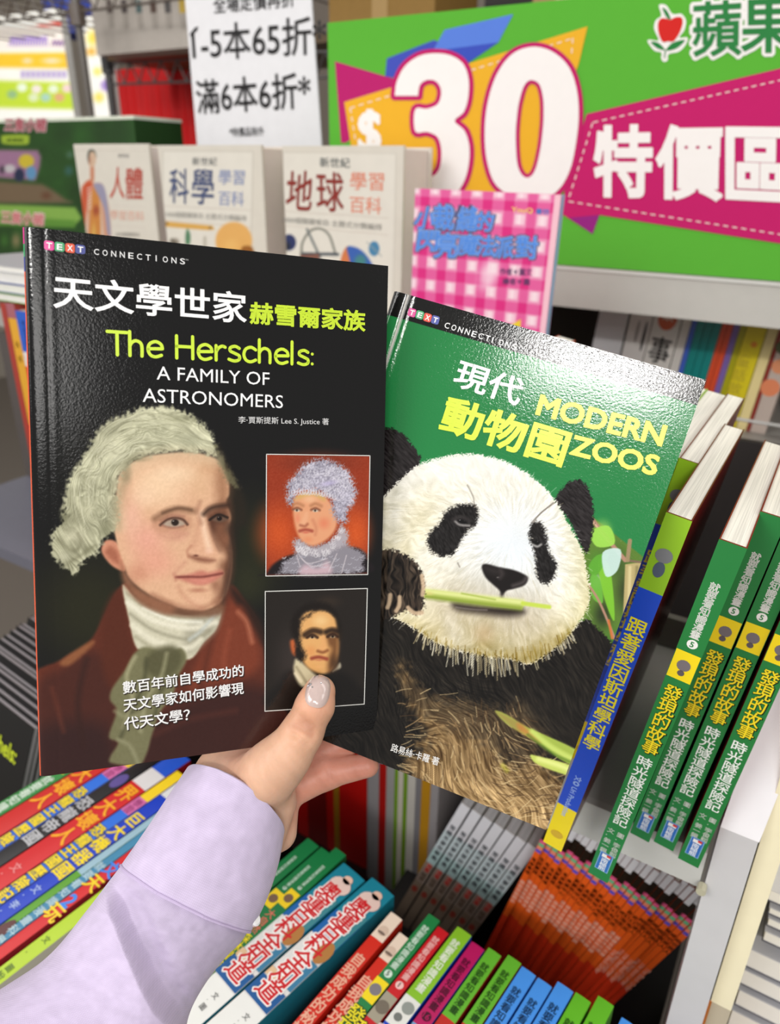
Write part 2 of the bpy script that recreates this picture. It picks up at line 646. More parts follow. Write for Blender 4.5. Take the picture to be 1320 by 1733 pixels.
# neighbouring cream case on the far right with flat stacks of books
nc = thing('cream_case', (0.10, 0.5, 0.3), 'cream coloured side of the neighbouring case beside the white post', 'case')
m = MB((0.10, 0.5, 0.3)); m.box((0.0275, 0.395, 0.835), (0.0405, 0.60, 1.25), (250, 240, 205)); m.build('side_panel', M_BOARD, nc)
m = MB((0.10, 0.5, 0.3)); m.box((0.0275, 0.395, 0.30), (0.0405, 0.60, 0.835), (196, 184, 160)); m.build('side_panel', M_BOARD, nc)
m = MB((0.10, 0.5, 0.3)); m.box((0.0265, 0.3945, 0.30), (0.0283, 0.3955, 0.835), (190, 110, 40)); m.build('edge_strip', M_BOARD, nc)
m = MB((0.10, 0.5, 0.3)); m.box((0.047, 0.62, 0.3), (0.40, 0.64, 1.25), (246, 236, 204)); m.build('back_panel', M_BOARD, nc)

# rear display: deep shelf board carrying the boxed encyclopedias, price rail, books beneath
rd = thing('display_shelf', (-0.4, 1.05, 0.0), 'grey rear shelf with a pale price rail below the green sale sign', 'shelf')
O = (-0.4, 1.05, 0.0)
m = MB(O); m.box((-0.62, 1.0, 1.190), (0.55, 1.012, 1.243), (196, 194, 188)); m.build('price_rail', M_BOARD, rd)
m = MB(O); m.box((-0.62, 0.998, 1.238), (0.55, 1.016, 1.2435), (225, 224, 220)); m.build('rail_lip', M_BOARD, rd)
m = MB(O); m.box((-0.62, 1.012, 1.195), (0.55, 1.5, 1.205), (150, 146, 140)); m.build('shelf_board', M_BOARD, rd)
m = MB(O); m.box((-0.62, 1.04, 1.02), (0.55, 1.5, 1.032), (170, 166, 160)); m.build('shelf_board', M_BOARD, rd)
m = MB(O); m.box((-0.62, 1.42, 0.6), (0.55, 1.45, 1.26), (60, 52, 46)); m.build('back_panel', M_BOARD, rd)
m = MB(O); m.bar((-0.24, 1.045, 1.062), (0.4, 1.045, 1.062), 0.0022, (190, 188, 184)); m.build('wire_rail', M_METAL, rd)
m = MB(O); m.bar((-0.128, 1.042, 1.062), (-0.122, 1.038, 1.062), 0.008, (170, 180, 176)); m.build('rail_clip', M_METAL, rd)
rs = thing('display_step', (-0.9, 0.95, 0.0), 'grey step under the three boxed encyclopedias', 'shelf')
m = MB((-0.9, 0.95, 0.0)); m.box((-1.30, 0.78, 1.0915), (-0.25, 0.985, 1.12), (176, 172, 166)); m.build('top_board', M_BOARD, rs)
m = MB((-0.9, 0.95, 0.0)); m.box((-1.75, 0.986, 1.0915), (-0.64, 1.12, 1.12), (176, 172, 166)); m.build('top_board', M_BOARD, rs)

# ------------------------------------------------------------------ books
PAGE = (240, 236, 224)


def book(name, label, cat, group, mat4, t, D, h, base, bands, letter=None, page=PAGE, c=0.0006, mat=None, spine_round=0.0):
    """spine faces local -y, x across the spine, z up the spine; bands: (top, bottom, colour) from the top in metres"""
    root = thing(name, None, label, cat, group, mat4)
    m = MB()
    zs = [(0.0, h, base)] if not bands else bands
    k = spine_round
    def sx(u): return (u * t, -k * t * (1 - (2 * u - 1) ** 2))
    us = [0, 1] if not k else [0, 0.12, 0.3, 0.5, 0.7, 0.88, 1]
    for a, b, col in zs:
        for i in range(len(us) - 1):
            (xa, ya), (xb, yb) = sx(us[i]), sx(us[i + 1])
            m.poly([(xa, ya, h - b), (xb, yb, h - b), (xb, yb, h - a), (xa, ya, h - a)], col)
        # the boards keep the spine's colour where it wraps round the edge
    m.box((0, 0.0002, 0), (c, D, h), base)
    m.box((t - c, 0.0002, 0), (t, D, h), base)
    m.box((c, 0.0002, 0), (t - c, 0.0012, h), base)
    m.build('cover', mat or M_PRINT, root)
    m = MB()
    m.box((c, 0.0012, 0.001), (t - c, D - 0.001, h - 0.0006), page)
    m.build('page_block', M_PAPER, root)
    if letter:
        m = MB()
        fr = (np.array([0, -spine_round * t, h]), np.array([1.0, 0, 0]), np.array([0, 0, 1.0]), np.array([0, -1.0, 0]))
        letter(m, fr, t, h)
        m.build('lettering', M_INK, root)
    return root


def dup(root, mat4, label=None, group=None):
    r = root.copy()
    COL.objects.link(r)
    r.matrix_world = mat4
    if label: r['label'] = label
    if group: r['group'] = group
    for ch in list(root.children):
        cobj = ch.copy()
        COL.objects.link(cobj)
        cobj.parent = r
    return r


def patch(m, fr, x0, x1, top, bot, col, lift=0.00012):
    o, ex, ey, en = fr
    o = np.asarray(o) + en * lift
    m.poly([o + ex * x0 - ey * bot, o + ex * x1 - ey * bot, o + ex * x1 - ey * top, o + ex * x0 - ey * top], col)


def disc(m, fr, cx, cy, r, col, lift=0.0002, n=14, ry=None):
    o, ex, ey, en = fr
    o = np.asarray(o) + en * lift
    m.poly([o + ex * (cx + r * math.cos(i * 2 * math.pi / n)) - ey * (cy + (ry or r) * math.sin(i * 2 * math.pi / n)) for i in range(n)][::-1], col)


def lean(o, al):
    a = al * D2R
    return frame_matrix(o, (math.cos(a), 0, -math.sin(a)), (0, 1, 0), (math.sin(a), 0, math.cos(a)))


# --- the leaning green comics on the upper shelf
GREEN = (38, 128, 62)
H_G, T_G = 0.2345, 0.0122


def zfrac(px, py, Y, al):
    """distance down from the top of a leaning spine for a photo point on the plane Y"""
    q = onY(px, py, Y)
    return H_G - (q[2] - BZ) / math.cos(al * D2R)


def green_letters(m, fr, t, h):
    k = t / 0.0122
    m.vtext(fr, '就要看知識漫畫', 0.47 * t, -0.0213, 0.0050, 0.00465, WHITE, 0.03)
    disc(m, fr, 0.5 * t, 0.0572, 0.0026, WHITE)
    m.text(fr, '5', 0.5 * t - 0.0012, -0.0587, 0.0043, 0.0043, GREEN, 0.03, 0.0003)
    patch(m, fr, 0.02 * t, 0.98 * t, 0.0625, 0.0795, (250, 222, 30))
    disc(m, fr, 0.5 * t, 0.0705, 0.0033, (120, 112, 116), 0.0003)
    disc(m, fr, 0.5 * t, 0.0752, 0.0017, (96, 88, 92), 0.0003)
    m.vtext(fr, '發現的故事', 0.52 * t, -0.0835, 0.0104, 0.0094, (20, 40, 14), 0.055, 0.00015, 0.92)
    m.vtext(fr, '發現的故事', 0.50 * t, -0.0833, 0.0102, 0.0094, (250, 226, 40), 0.018, 0.0003, 0.90)
    m.vtext(fr, '時光隧道探險記', 0.50 * t, -0.1335, 0.0080, 0.00775, (246, 250, 244), 0.018, 0.0002, 1.06)
    m.vtext(fr, '文‧姜一錫', 0.27 * t, -0.1925, 0.0041, 0.0042, WHITE, 0.02)
    m.vtext(fr, '圖‧李俊熙', 0.73 * t, -0.1925, 0.0041, 0.0042, WHITE, 0.02)
    patch(m, fr, 0.18 * t, 0.82 * t, 0.2125, 0.2275, (140, 180, 220))
    patch(m, fr, 0.22 * t, 0.78 * t, 0.2130, 0.2270, (48, 110, 190), 0.0002)
    patch(m, fr, 0.30 * t, 0.70 * t, 0.2135, 0.2162, (240, 240, 238), 0.0003)
    patch(m, fr, 0.52 * t, 0.72 * t, 0.2133, 0.2150, (214, 60, 50), 0.0004)
    m.vtext(fr, '南極熊', 0.5 * t, -0.2165, 0.0037, 0.0035, (240, 246, 250), 0.02, 0.0003, 1.2)


def onshelf(px, py):
    return onZ(px, py, BZ)


def place(px, py, al, ov=0.0):
    q = onshelf(px, py)
    return lean(q, al)


GP = [(995, 1476, 7.4, 'pulled out past the shelf edge, beside the blue book'), (1066, 1409, 7.0, 'directly right of the pulled-out copy'),
      (1106, 1424, 6.6, 'third of the four from the left'), (1147, 1452, 6.0, 'rightmost, next to the white post')]
g0 = None
for i, (px, py, al, wh) in enumerate(GP):
    lab = 'green spined leaning comic, ' + wh
    M = place(px, py, al)
    if g0 is None:
        g0 = book('comic_book', lab, 'book', 'leaning green comics on the upper shelf', M, T_G, 0.165, H_G, (132, 30, 26),
                  [(0, H_G, GREEN)], green_letters)
    else:
        dup(g0, M, lab)


def blue_letters(m, fr, t, h):
    disc(m, fr, 0.5 * t, 0.022, 0.0042, (128, 130, 134), 0.0002, ry=0.0040)
    disc(m, fr, 0.5 * t, 0.0300, 0.0028, (84, 96, 116), 0.0002, ry=0.0045)
    m.vtext(fr, '跟著愛因斯坦學科學', 0.5 * t, -0.0600, 0.0106, 0.0104, (250, 236, 30), 0.02, 0.0002, 0.98)
    m.text((fr[0], -fr[2], fr[1], fr[3]), '文◎ Uri Production', 0.176, 0.36 * t, 0.0042, 0.0046, (170, 200, 250), 0.02, 0.0002)
    disc(m, fr, 0.5 * t, h - 0.012, 0.004, (216, 178, 40), 0.0002, ry=0.003)


bl = [(0, 0.043, (150, 200, 40)), (0.043, 0.203, (30, 78, 208)), (0.203, 0.2395, (250, 226, 20))]
Mb = place(919, 1424, 8.6)
bb_ = book('comic_book', 'blue spined book with lime top and yellow foot, yellow title down the spine', 'book', None, Mb, 0.0122, 0.165, 0.2395, (112, 26, 22), bl, blue_letters)
al_ = 8.6
zt_ = BZ + .2395 * math.cos(al_ * D2R)
xx_, zz_ = np.array((math.cos(al_ * D2R), 0, -math.sin(al_ * D2R))), np.array((math.sin(al_ * D2R), 0, math.cos(al_ * D2R)))
T_ = onZ(1188, 782, zt_) - xx_ * .0122
o2 = T_ - zz_ * .2395
o2[2] = BZ
dup(bb_, lean(o2, al_), 'blue and lime book half hidden behind the held panda book, left of its twin')
o3 = o2 + np.array([-.0172, .012, 0])
book('comic_book', 'book with ivory page tops beside the half hidden blue and lime book', 'book', None, lean(o3, 9), .0160, .165, .2375, (150, 190, 60), [(0, .2375, (150, 200, 40))])
o4 = o3 + np.array([-.0215, .012, 0])
book('comic_book', 'thick book with cream page tops behind the corner of the panda book', 'book', None, lean(o4, 9), .020, .165, .238, (150, 190, 60), [(0, .238, (150, 200, 40))])
q5 = onZ(970, 572, BZ + .232)
book('comic_book', 'book with a red and green cover edge peeping over the top of the panda book', 'book', None, lean(np.array([q5[0] - .052, q5[1] - .165, BZ]), 9), .018, .165, .236, (190, 60, 40), [(0, .236, (200, 60, 40))])

# --- spine-up books in the bin, spines in the level Z = 0.82
BINZ = 0.82


def bin_matrix(fl, fr_, ang, zoff=0.0):
    """far-left / far-right photo points of a spine lying in the bin; returns matrix, thickness (top of spine is the far end)"""
    a = ang * D2R
    u = np.array([math.sin(a), math.cos(a), 0]); n = np.array([math.cos(a), -math.sin(a), 0])
    p, q = onZ(*fl, BINZ + zoff), onZ(*fr_, BINZ + zoff)
    t = (q - p) @ n
    s = 0.5 * (p @ u + q @ u)
    o = n * (p @ n) + u * s + np.array([0, 0, BINZ + zoff])
    return o, n, u, t


def bin_book(label, fl, fr_, ang, base, bands, letter, h=0.24, group=None, page=PAGE, D=0.15, round_=0.03, dz=0.0, tk=0.985, name='comic_book', v=None):
    o, n, u, t = bin_matrix(fl, fr_, ang, dz)
    t = t * tk
    M = frame_matrix(o - u * h, n, (0, 0, -1), u)
    return book(name, label, 'book', group, M, t, D, h, base, bands, letter, page, spine_round=round_)


def series_head(col, num=None, start=0.010, size=0.0062, numcol=None, circ=True):
    def f(m, fr, t, h):
        s = min(size, t * 0.62)
        m.vtext(fr, '就要看知識漫畫', 0.5 * t, -start, s, s * 1.0, col, 0.015, 0.0002)
        if num:
            if circ: disc(m, fr, 0.5 * t, start + s * 7.8, s * 0.5, col)
            m.text(fr, num, 0.5 * t - s * 0.27 * len(num), -(start + s * 8.1), s * 0.9, s * 0.9, numcol or (40, 60, 40), 0.02, 0.0004)
    return f


def stack(*fs):
    def f(m, fr, t, h):
        for g in fs: g(m, fr, t, h)
    return f


def title(txt, start, size, pitch, col, outline=None, ow=0.06, weight=0.02, xs=1.0, cx=0.5):
    def f(m, fr, t, h):
        if outline: m.vtext(fr, txt, cx * t, -start, size, pitch, outline, ow, 0.00015, xs)
        m.vtext(fr, txt, cx * t, -start, size, pitch, col, weight, 0.0003, xs)
    return f


def block(x0, x1, a, b, col, lift=0.00012):
    return lambda m, fr, t, h: patch(m, fr, x0 * t, x1 * t, a, b, col, lift)


def blob(cx, cz, r, col, ry=None, lift=0.00025):
    return lambda m, fr, t, h: disc(m, fr, cx * t, cz, r, col, lift, ry=ry)


# three dark green comics beside the cuff
gl = [((520, 1419), (541, 1432), 'leftmost of the three dark green spines beside the cuff'),
      ((541, 1436), (565, 1446), 'middle one of the three dark green spines beside the cuff'),
      ((566, 1436), (588, 1446), 'rightmost of the three dark green spines beside the cuff')]
for i, (a, b, wh) in enumerate(gl):
    bin_book('green comic, ' + wh, a, b, 9, (24, 96, 52), [(0, .24, (24, 118, 64))],
             stack(series_head((200, 224, 206), '9', 0.020, 0.0036), block(0.08, 0.92, 0.0525, 0.0685, (240, 206, 30)), blob(0.5, 0.0605, 0.004, (120, 92, 70)),
                   title('大自然', 0.075, 0.0078, 0.0080, (226, 120, 100)), title('森林冒險記', 0.0995, 0.0090, 0.0088, (240, 220, 40))),
             group='dark green comics beside the cuff')

# two thick white encyclopaedia comics
for i, (a, b, wh) in enumerate([((577, 1464), (622, 1487), 'left copy beside the green comics'), ((626, 1488), (671, 1514), 'right copy beside the red books')]):
    bin_book('thick teal and white book, red outlined title, ' + wh, a, b, 12, (20, 120, 140),
             [(0, .040, (28, 128, 150)), (.040, .066, (30, 100, 170)), (.066, .13, (226, 224, 222)), (.13, .26, (236, 236, 232))],
             stack(blob(.58, .018, .010, (226, 196, 186), .008), blob(.62, .010, .0045, (232, 190, 170), .004), block(.6, 1, .03, .066, (60, 130, 140), .00013),
                   blob(.82, .072, .006, (176, 120, 60), .010), block(.62, 1.0, .082, .108, (60, 124, 160), .00013), block(0, 1, .112, .129, (26, 88, 150), .00014), block(.02, .6, .104, .111, (226, 190, 150), .00016),
                   title('奧運百科全知道', 0.0185, 0.0172, 0.0150, (206, 26, 36), (250, 244, 240), .075, .03, 1.05, .5),
                   title('文‧圖', 0.137, .005, .0052, (90, 90, 90), None, 0, .0, 1, .65)), h=.26, group='thick white comics with red titles')

# two red books with cream tops
for i, (a, b, wh) in enumerate([((661, 1544), (682, 1556), 'upper copy with the higher cream top'), ((676, 1578), (692, 1589), 'lower copy, against the green spine')]):
    bin_book('red book with cream spine top, ' + wh, a, b, 7, (196, 40, 24), [(0, .025, (238, 216, 196)), (.025, .25, (214, 40, 22))],
             stack(blob(.5, .017, .0042, (216, 190, 170), .0045), blob(.5, .019, .0035, (120, 100, 90), .0012, .0003), title('自我成功的秘訣', .041, .0104, .0106, (240, 176, 150), None, 0, .035), block(.1, .9, .118, .14, (244, 206, 40))), h=.25,
             group='red books with cream tops')

bin_book('green comic with white series name and yellow patch, beside the red spine numbered one', (726, 1546), (745, 1559), 7, (30, 120, 60), [(0, .24, (36, 132, 70))],
         stack(series_head((220, 240, 224), '5', .010, .0062), block(0, 1, .064, .083, (250, 222, 30)), blob(.5, .073, .0045, (130, 124, 130)), title('發現的故事', .088, .013, .0125, (240, 226, 40), (20, 60, 20))))
bin_book('red comic with pale series name, between the green and lime spines', (742, 1567), (759, 1581), 7, (180, 24, 30), [(0, .24, (206, 30, 38))],
         stack(series_head((250, 200, 196), '1', .008, .0066), block(0, 1, .064, .086, (168, 160, 140)), blob(.5, .075, .005, (120, 110, 96)), title('科學的故事', .089, .0145, .014, (250, 230, 50), (60, 10, 10))))
bin_book('lime topped comic with a blue lower spine and white series name', (775, 1567), (798, 1585), 7, (30, 70, 190), [(0, .066, (140, 196, 44)), (.066, .09, (236, 236, 230)), (.09, .24, (34, 72, 200))],
         stack(series_head((250, 252, 240), None, .010, .0072), blob(.6, .074, .0045, (150, 156, 150)), blob(.45, .083, .003, (120, 124, 120)), title('驚人發明', .093, .016, .0155, (226, 50, 60), (240, 220, 220), .07)))
bin_book('magenta comic with black series name and blue back cover', (799, 1593), (820, 1608), 7, (46, 80, 190), [(0, .075, (190, 24, 96)), (.075, .098, (120, 170, 220)), (.098, .24, (180, 20, 84))],
         stack(series_head((70, 10, 40), '16', .014, .0068, (190, 24, 96)), blob(.4, .084, .006, (236, 196, 150)), blob(.45, .079, .005, (230, 180, 40), .003, .0003), title('圖解故事', .103, .016, .0155, (30, 20, 30), (240, 220, 230), .06)))
for i, (a, b, wh) in enumerate([((826, 1605), (850, 1617), 'left one of the pair beside the magenta spine'), ((860, 1616), (883, 1631), 'right one of the pair, touching the blue spines')]):
    bin_book('light green comic over a red band, ' + wh, a, b, 7, (150, 30, 30), [(0, .062, (104, 184, 50)), (.062, .084, (196, 44, 34)), (.084, .24, (244, 220, 30))],
             stack(series_head((24, 60, 20), None, .012, .0066), blob(.5, .075, .006, (214, 180, 160), .004)), group='light green comics with red bands')
for i, (a, b) in enumerate([((883, 1636), (908, 1651)), ((910, 1655), (935, 1670)), ((944, 1661), (971, 1679))]):
    bin_book('sky blue comic lying spine up, %s of the three blue spines' % ['leftmost', 'middle', 'rightmost'][i], a, b, 7, (58, 130, 220), [(0, .24, (76, 152, 240))],
             series_head((16, 36, 66), None, .016, .0076), group='sky blue comics')
for i, (a, b, wh) in enumerate([((974, 1680), (1001, 1696), 'next to the blue spines'), ((1012, 1686), (1040, 1702), 'last book at the right end of the bin row')]):
    bin_book('light green comic, ' + wh, a, b, 7, (84, 170, 44), [(0, .24, (104, 188, 44))], series_head((20, 60, 16), None, .020, .0078), group='light green comics at the bin end')
bin_book('blue comic just showing its corner at the lower right of the bin', (1052, 1722), (1075, 1736), 7, (58, 130, 220), [(0, .24, (76, 152, 240))], None)

# left half of the bin
z4 = 250 / 1032.0


def lb(label, y0, y1, far, base, bands, letter, page=PAGE, tk=.97, dz=0.0, name='comic_book', group=None):
    """spine whose edges meet the left image border at y0, y1; far = how far (m) its top end lies beyond that border"""
    a = 7 * D2R
    u = np.array([math.sin(a), math.cos(a), 0]); n = np.array([math.cos(a), -math.sin(a), 0])
    p, q = onZ(0, y0, BINZ + dz), onZ(0, y1, BINZ + dz)
    t = ((q - p) @ n) * tk
    h = 0.25
    s = p @ u + far
    o = n * (p @ n) + u * s + np.array([0, 0, BINZ + dz])
    M = frame_matrix(o - u * h, n, (0, 0, -1), u)
    return book(name, label, 'book', group, M, t, .15, h, base, bands, letter, page, spine_round=.02)


lb('green comic with white and yellow spine title, furthest back in the left bin', 1358, 1381, .155, (30, 110, 50), [(0, .25, (52, 140, 62))],
   stack(title('知識漫畫', .055, .012, .0115, (214, 214, 50)), title('就要看知識', .108, .011, .0108, (226, 240, 226))))
red1 = stack(title('大壞人', .075, .019, .0205, (250, 176, 30), None, .03, .03, .95))
lb('red comic with orange brush title, behind the first blue spine', 1383, 1416, .160, (170, 24, 24), [(0, .25, (206, 30, 26))], red1)
blu = stack(block(0, 1, .042, .062, (216, 110, 170)), title('學習', .044, .009, .009, (170, 70, 130)), title('恐龍王國歷險記', .082, .0125, .0138, (250, 222, 30), (30, 40, 90), .06, .035, 1.0), title('文‧圖', .195, .006, .0066, (20, 50, 120)))
bb2 = [(0, .042, (250, 214, 40)), (.042, .25, (42, 112, 224))]
lb('blue comic with yellow outlined title and yellow top, behind the black spine', 1418, 1440, .160, (110, 120, 190), bb2, blu)
lb('black comic with silver outlined title lying between blue and red spines', 1442, 1467, .180, (20, 18, 22), [(0, .25, (30, 27, 30))],
   stack(title('恐龍帝國', .098, .015, .0165, (196, 196, 200), (90, 90, 90), .03, .03), blob(.5, .07, .006, (96, 80, 150), .010)))
lb('red comic with orange brush title, in front of the black spine', 1469, 1508, .178, (150, 20, 30), [(0, .03, (40, 90, 210)), (.03, .052, (226, 222, 222)), (.052, .25, (212, 28, 34))],
   stack(title('界大壞人', .055, .019, .0205, (250, 176, 30), None, .03, .03), title('文‧圖', .165, .009, .010, (240, 150, 150))))
lb('blue comic with yellow outlined title, in front of the second red spine', 1510, 1533, .172, (110, 120, 190), bb2, blu)
lb('deep blue comic with yellow and white blocky title', 1535, 1565, .180, (20, 50, 170), [(0, .03, (226, 226, 226)), (.03, .25, (22, 62, 196))],
   stack(title('巨大機器國', .055, .0155, .017, (250, 222, 30), (20, 34, 120), .05, .035), title('文‧李‧圖', .150, .008, .0090, (176, 196, 240))))
lb('green and pale blue comic with a small dark picture on its spine', 1567, 1582, .176, (60, 130, 40), [(0, .112, (156, 190, 206)), (.112, .25, (92, 160, 40))],
   stack(blob(.75, .178, .005, (90, 40, 40), .012), blob(.7, .205, .003, (60, 50, 50), .005)))
lb('thin teal comic with pale lettering beside the red and yellow title', 1583, 1600, .176, (60, 120, 160), [(0, .25, (66, 138, 176))],
   stack(title('就要看知識漫畫科學冒險', .09, .0085, .0105, (190, 220, 230))))
lb('red comic with yellow and blue playful title and a small blue label', 1602, 1625, .156, (150, 30, 40), [(0, .25, (216, 30, 36))],
   stack(title('天', .074, .0155, .016, (250, 214, 30), (120, 20, 10), .05, .04), title('2', .094, .017, .016, (60, 140, 240), (20, 50, 130), .04, .05), title('玩', .108, .0155, .016, (250, 214, 30), (120, 20, 10), .05, .04),
         title('文', .058, .015, .016, (60, 140, 240), (20, 50, 130), .04, .04), title('文‧圖姜', .162, .008, .0088, (110, 20, 24)), block(.1, .95, .205, .25, (64, 124, 210)), title('熊極南', .208, .012, .012, (240, 244, 250), None, 0, .03)), page=(226, 200, 160))
lb('lime comic with faint grey lettering and a blue publisher label, nearest the sleeve', 1637, 1667, .140, (214, 206, 190), [(0, .25, (184, 214, 44))],
   stack(title('文‧圖', .105, .006, .014, (110, 140, 40)), title('說故事', .14, .0075, .0075, (110, 140, 40)), block(.15, .95, .175, .25, (64, 134, 220)), block(.2, .9, .177, .19, (240, 240, 240), .0002), block(.45, .8, .177, .184, (220, 70, 60), .0003), title('南極熊', .193, .013, .0135, (240, 246, 250), None, 0, .03)))
bin_ = thing('book_bin', (-0.3, 0.25, 0.3), 'dark low bin holding the books that lie spine up', 'bin')
m = MB((-0.3, .25, .3)); m.box((-0.66, -0.05, 0.655), (0.0, 0.405, 0.668), (60, 56, 54)); m.build('floor_board', M_BOARD, bin_)
m = MB((-0.3, .25, .3)); m.box((-0.66, 0.405, 0.56), (0.0, 0.411, 0.668), (50, 46, 46)); m.build('rear_board', M_BOARD, bin_)
m = MB((-0.3, .25, .3)); m.box((-0.64, -0.03, 0.0), (-0.02, 0.40, 0.655), (80, 76, 74)); m.build('base', M_BOARD, bin_)

# --- lower shelf behind the bin: orange booklets, pale booklets, big red book
LZ = 0.44


def orange_letters(v):
    def f(m, fr, t, h):
        z = 0.036
        for c in ((240, 96, 150), (110, 200, 150), (250, 150, 120), (100, 90, 210)):
            patch(m, fr, 0.04 * t, 0.96 * t, z, z + .0042, c); z += .0045
        m.vtext(fr, ['鬼屋驚魂', '勇闖地心', '奇幻海底', '時空旅人'][v % 4], .5 * t, -.062 - .002 * (v % 3), .0058, .0066, (70, 18, 6), .03, .0002, .85)
        if v % 4 == 3:
            m.text((fr[0], -fr[2], fr[1], fr[3]), 'The Black Order', .118, .28 * t, .0066, .0062, (250, 190, 170), .02, .0002)
        else:
            m.vtext(fr, ['最佳漫畫讀本', '世界名著選讀', '漫畫名作文庫'][v % 3], .5 * t, -.099 - .002 * (v % 3), .0052, .0064, (250, 176, 150), .06, .0002, .95)
    return f


prot = {}
NL = 25
for i in range(NL):
    f = i / (NL - 1)
    px, py = 915 + f * (1172 - 915), 1420 + f * (1562 - 1420)
    Yc = 0.500
    top = onY(px, py, Yc)
    al = 13.0 + f * 6.0
    px2, py2 = 915 + (i + 1) / (NL - 1) * 257, 1420 + (i + 1) / (NL - 1) * 142
    t = (onY(px2, py2, Yc) - top)[0] * math.cos((al + .3) * D2R) * 0.95
    h = 0.285
    a = al * D2R
    xx, zz = np.array((math.cos(a), 0, -math.sin(a))), np.array((math.sin(a), 0, math.cos(a)))
    jit = [0, .0012, -.0006, .0018, .0026, -.001, .0006, .0030, -.0014, .001, .002][(i * 7 + i // 3) % 11]
    o = top + zz * (0.036 + jit * .6) - zz * h + np.array([0, jit, 0])
    M = frame_matrix(o, xx, (0, 1, 0), zz)
    v = (i // 6) if i < NL - 2 else 3
    lab = 'thin orange booklet in the leaning row, %s from the left' % ORD[i]
    if v not in prot:
        prot[v] = book('booklet', lab, 'book', 'thin orange booklets in a leaning row', M, t, .15, h, (150, 56, 20),
                       [(0, .019, (226, 226, 230)), (.019, .036, (40, 30, 22)), (.036, .16, (250, 104, 34)), (.16, h, (236, 62, 30))], orange_letters(v), page=(225, 222, 216), c=.0003)
    else:
        dup(prot[v], M, lab)

wp = None
for i in range(7):
    f = i / 6.0
    px, py = 781 + f * (893 - 781), 1358 + f * (1426 - 1358)
    Yc = 0.52
    top = onY(px, py, Yc)
    al = 19.0
    t = (onY(905, 1434, Yc) - onY(781, 1358, Yc))[0] / 7 * math.cos(al * D2R) * 0.97
    h = 0.245
    a = al * D2R
    xx, zz = np.array((math.cos(a), 0, -math.sin(a))), np.array((math.sin(a), 0, math.cos(a)))
    o = top - zz * h
    M = frame_matrix(o, xx, (0, 1, 0), zz)
    lab = 'white and pale teal booklet leaning on the lower shelf, %s of seven from the left' % ORD[i]

    def wl(m, fr, t, h):
        m.vtext(fr, '常識禾掌故事集', .52 * t, -.036, .0085, .0098, (70, 74, 80), .03, .0002, .8)
        patch(m, fr, .3 * t, .8 * t, .112, .128, (214, 150, 140))
        m.vtext(fr, '漫畫', .55 * t, -.112, .008, .008, (206, 60, 50), .02, .0003, .8)
        m.vtext(fr, '精選', .5 * t, -.131, .008, .008, (110, 90, 76), .03, .0002, .8)
        disc(m, fr, .45 * t, .166, .0035, (150, 60, 46), ry=.006)
    if wp is None:
        wp = book('booklet', lab, 'book', 'pale teal booklets', M, t, .16, h, (176, 170, 166), [(0, .05, (226, 226, 232)), (.05, .085, (206, 220, 224)), (.085, .112, (178, 206, 206)), (.112, .15, (158, 140, 128)), (.15, h, (134, 116, 100))], wl, page=(176, 174, 176))
    else:
        dup(wp, M, lab)

# big red book and pale spines further back
xr0, xr1 = onY(500, 1320, .60)[0], onY(622, 1320, .60)[0] - .001
rz0, rz1 = 0.485, 0.76
RO = ((xr0 + xr1) / 2, .605, rz0)
t = thing('picture_book', RO, 'large red book with a gold stripe standing behind the hand', 'book')
m = MB(RO); m.box((xr0, .60, rz0), (xr1, .602, rz1), (190, 22, 18)); m.box((xr0, .6135, rz0), (xr1, .6155, rz1), (150, 20, 16)); m.build('cover', M_PRINT, t)
m = MB(RO); m.box((xr0 + .002, .602, rz0 + .001), (xr1 - .002, .6135, rz1 - .001), (180, 176, 176)); m.build('page_block', M_PAPER, t)
m = MB(RO)
for pa, pb, c in ((520, 552, (120, 22, 20)), (565, 574, (170, 120, 30))):
    m.box((onY(pa, 1350, .60)[0], .5995, rz0), (onY(pb, 1350, .60)[0], .60, rz1), c)
m.build('printed_stripe', M_INK, t)
pal = [((622, 1320), (642, 1320), (150, 146, 148), 'grey'), ((642, 1320), (654, 1320), (170, 26, 22), 'red'), ((654, 1320), (668, 1320), (156, 154, 152), 'light grey'),
       ((668, 1320), (674, 1320), (110, 150, 20), 'leaf green'), ((674, 1320), (683, 1320), (196, 190, 176), 'ivory'), ((683, 1320), (690, 1320), (104, 142, 18), 'olive green'),
       ((690, 1320), (704, 1320), (190, 186, 178), 'cream white'), ((704, 1320), (714, 1320), (120, 118, 122), 'slate grey'), ((714, 1320), (730, 1320), (180, 130, 30), 'mustard yellow'), ((730, 1320), (744, 1320), (150, 146, 148), 'silver grey')]
for i, (a, b, c, nm) in enumerate(pal):
    p, q = onY(*a, .59), onY(*b, .59)
    hh = 0.27
    z0 = 0.485
    bands = [(0, hh, c)]
    book('picture_book', '%s spine of a tall thin book standing beside the red picture book' % nm, 'book', 'tall thin books behind the hand', frame_matrix((p[0], .59, z0), (1, 0, 0), (0, 1, 0), (0, 0, 1)),
         (q[0] - p[0]) * .97, .17, hh, c, bands, (lambda m, fr, t, h: disc(m, fr, .45 * t, h - .05, .005, (60, 20, 10))) if i == 8 else None, page=(180, 176, 170))

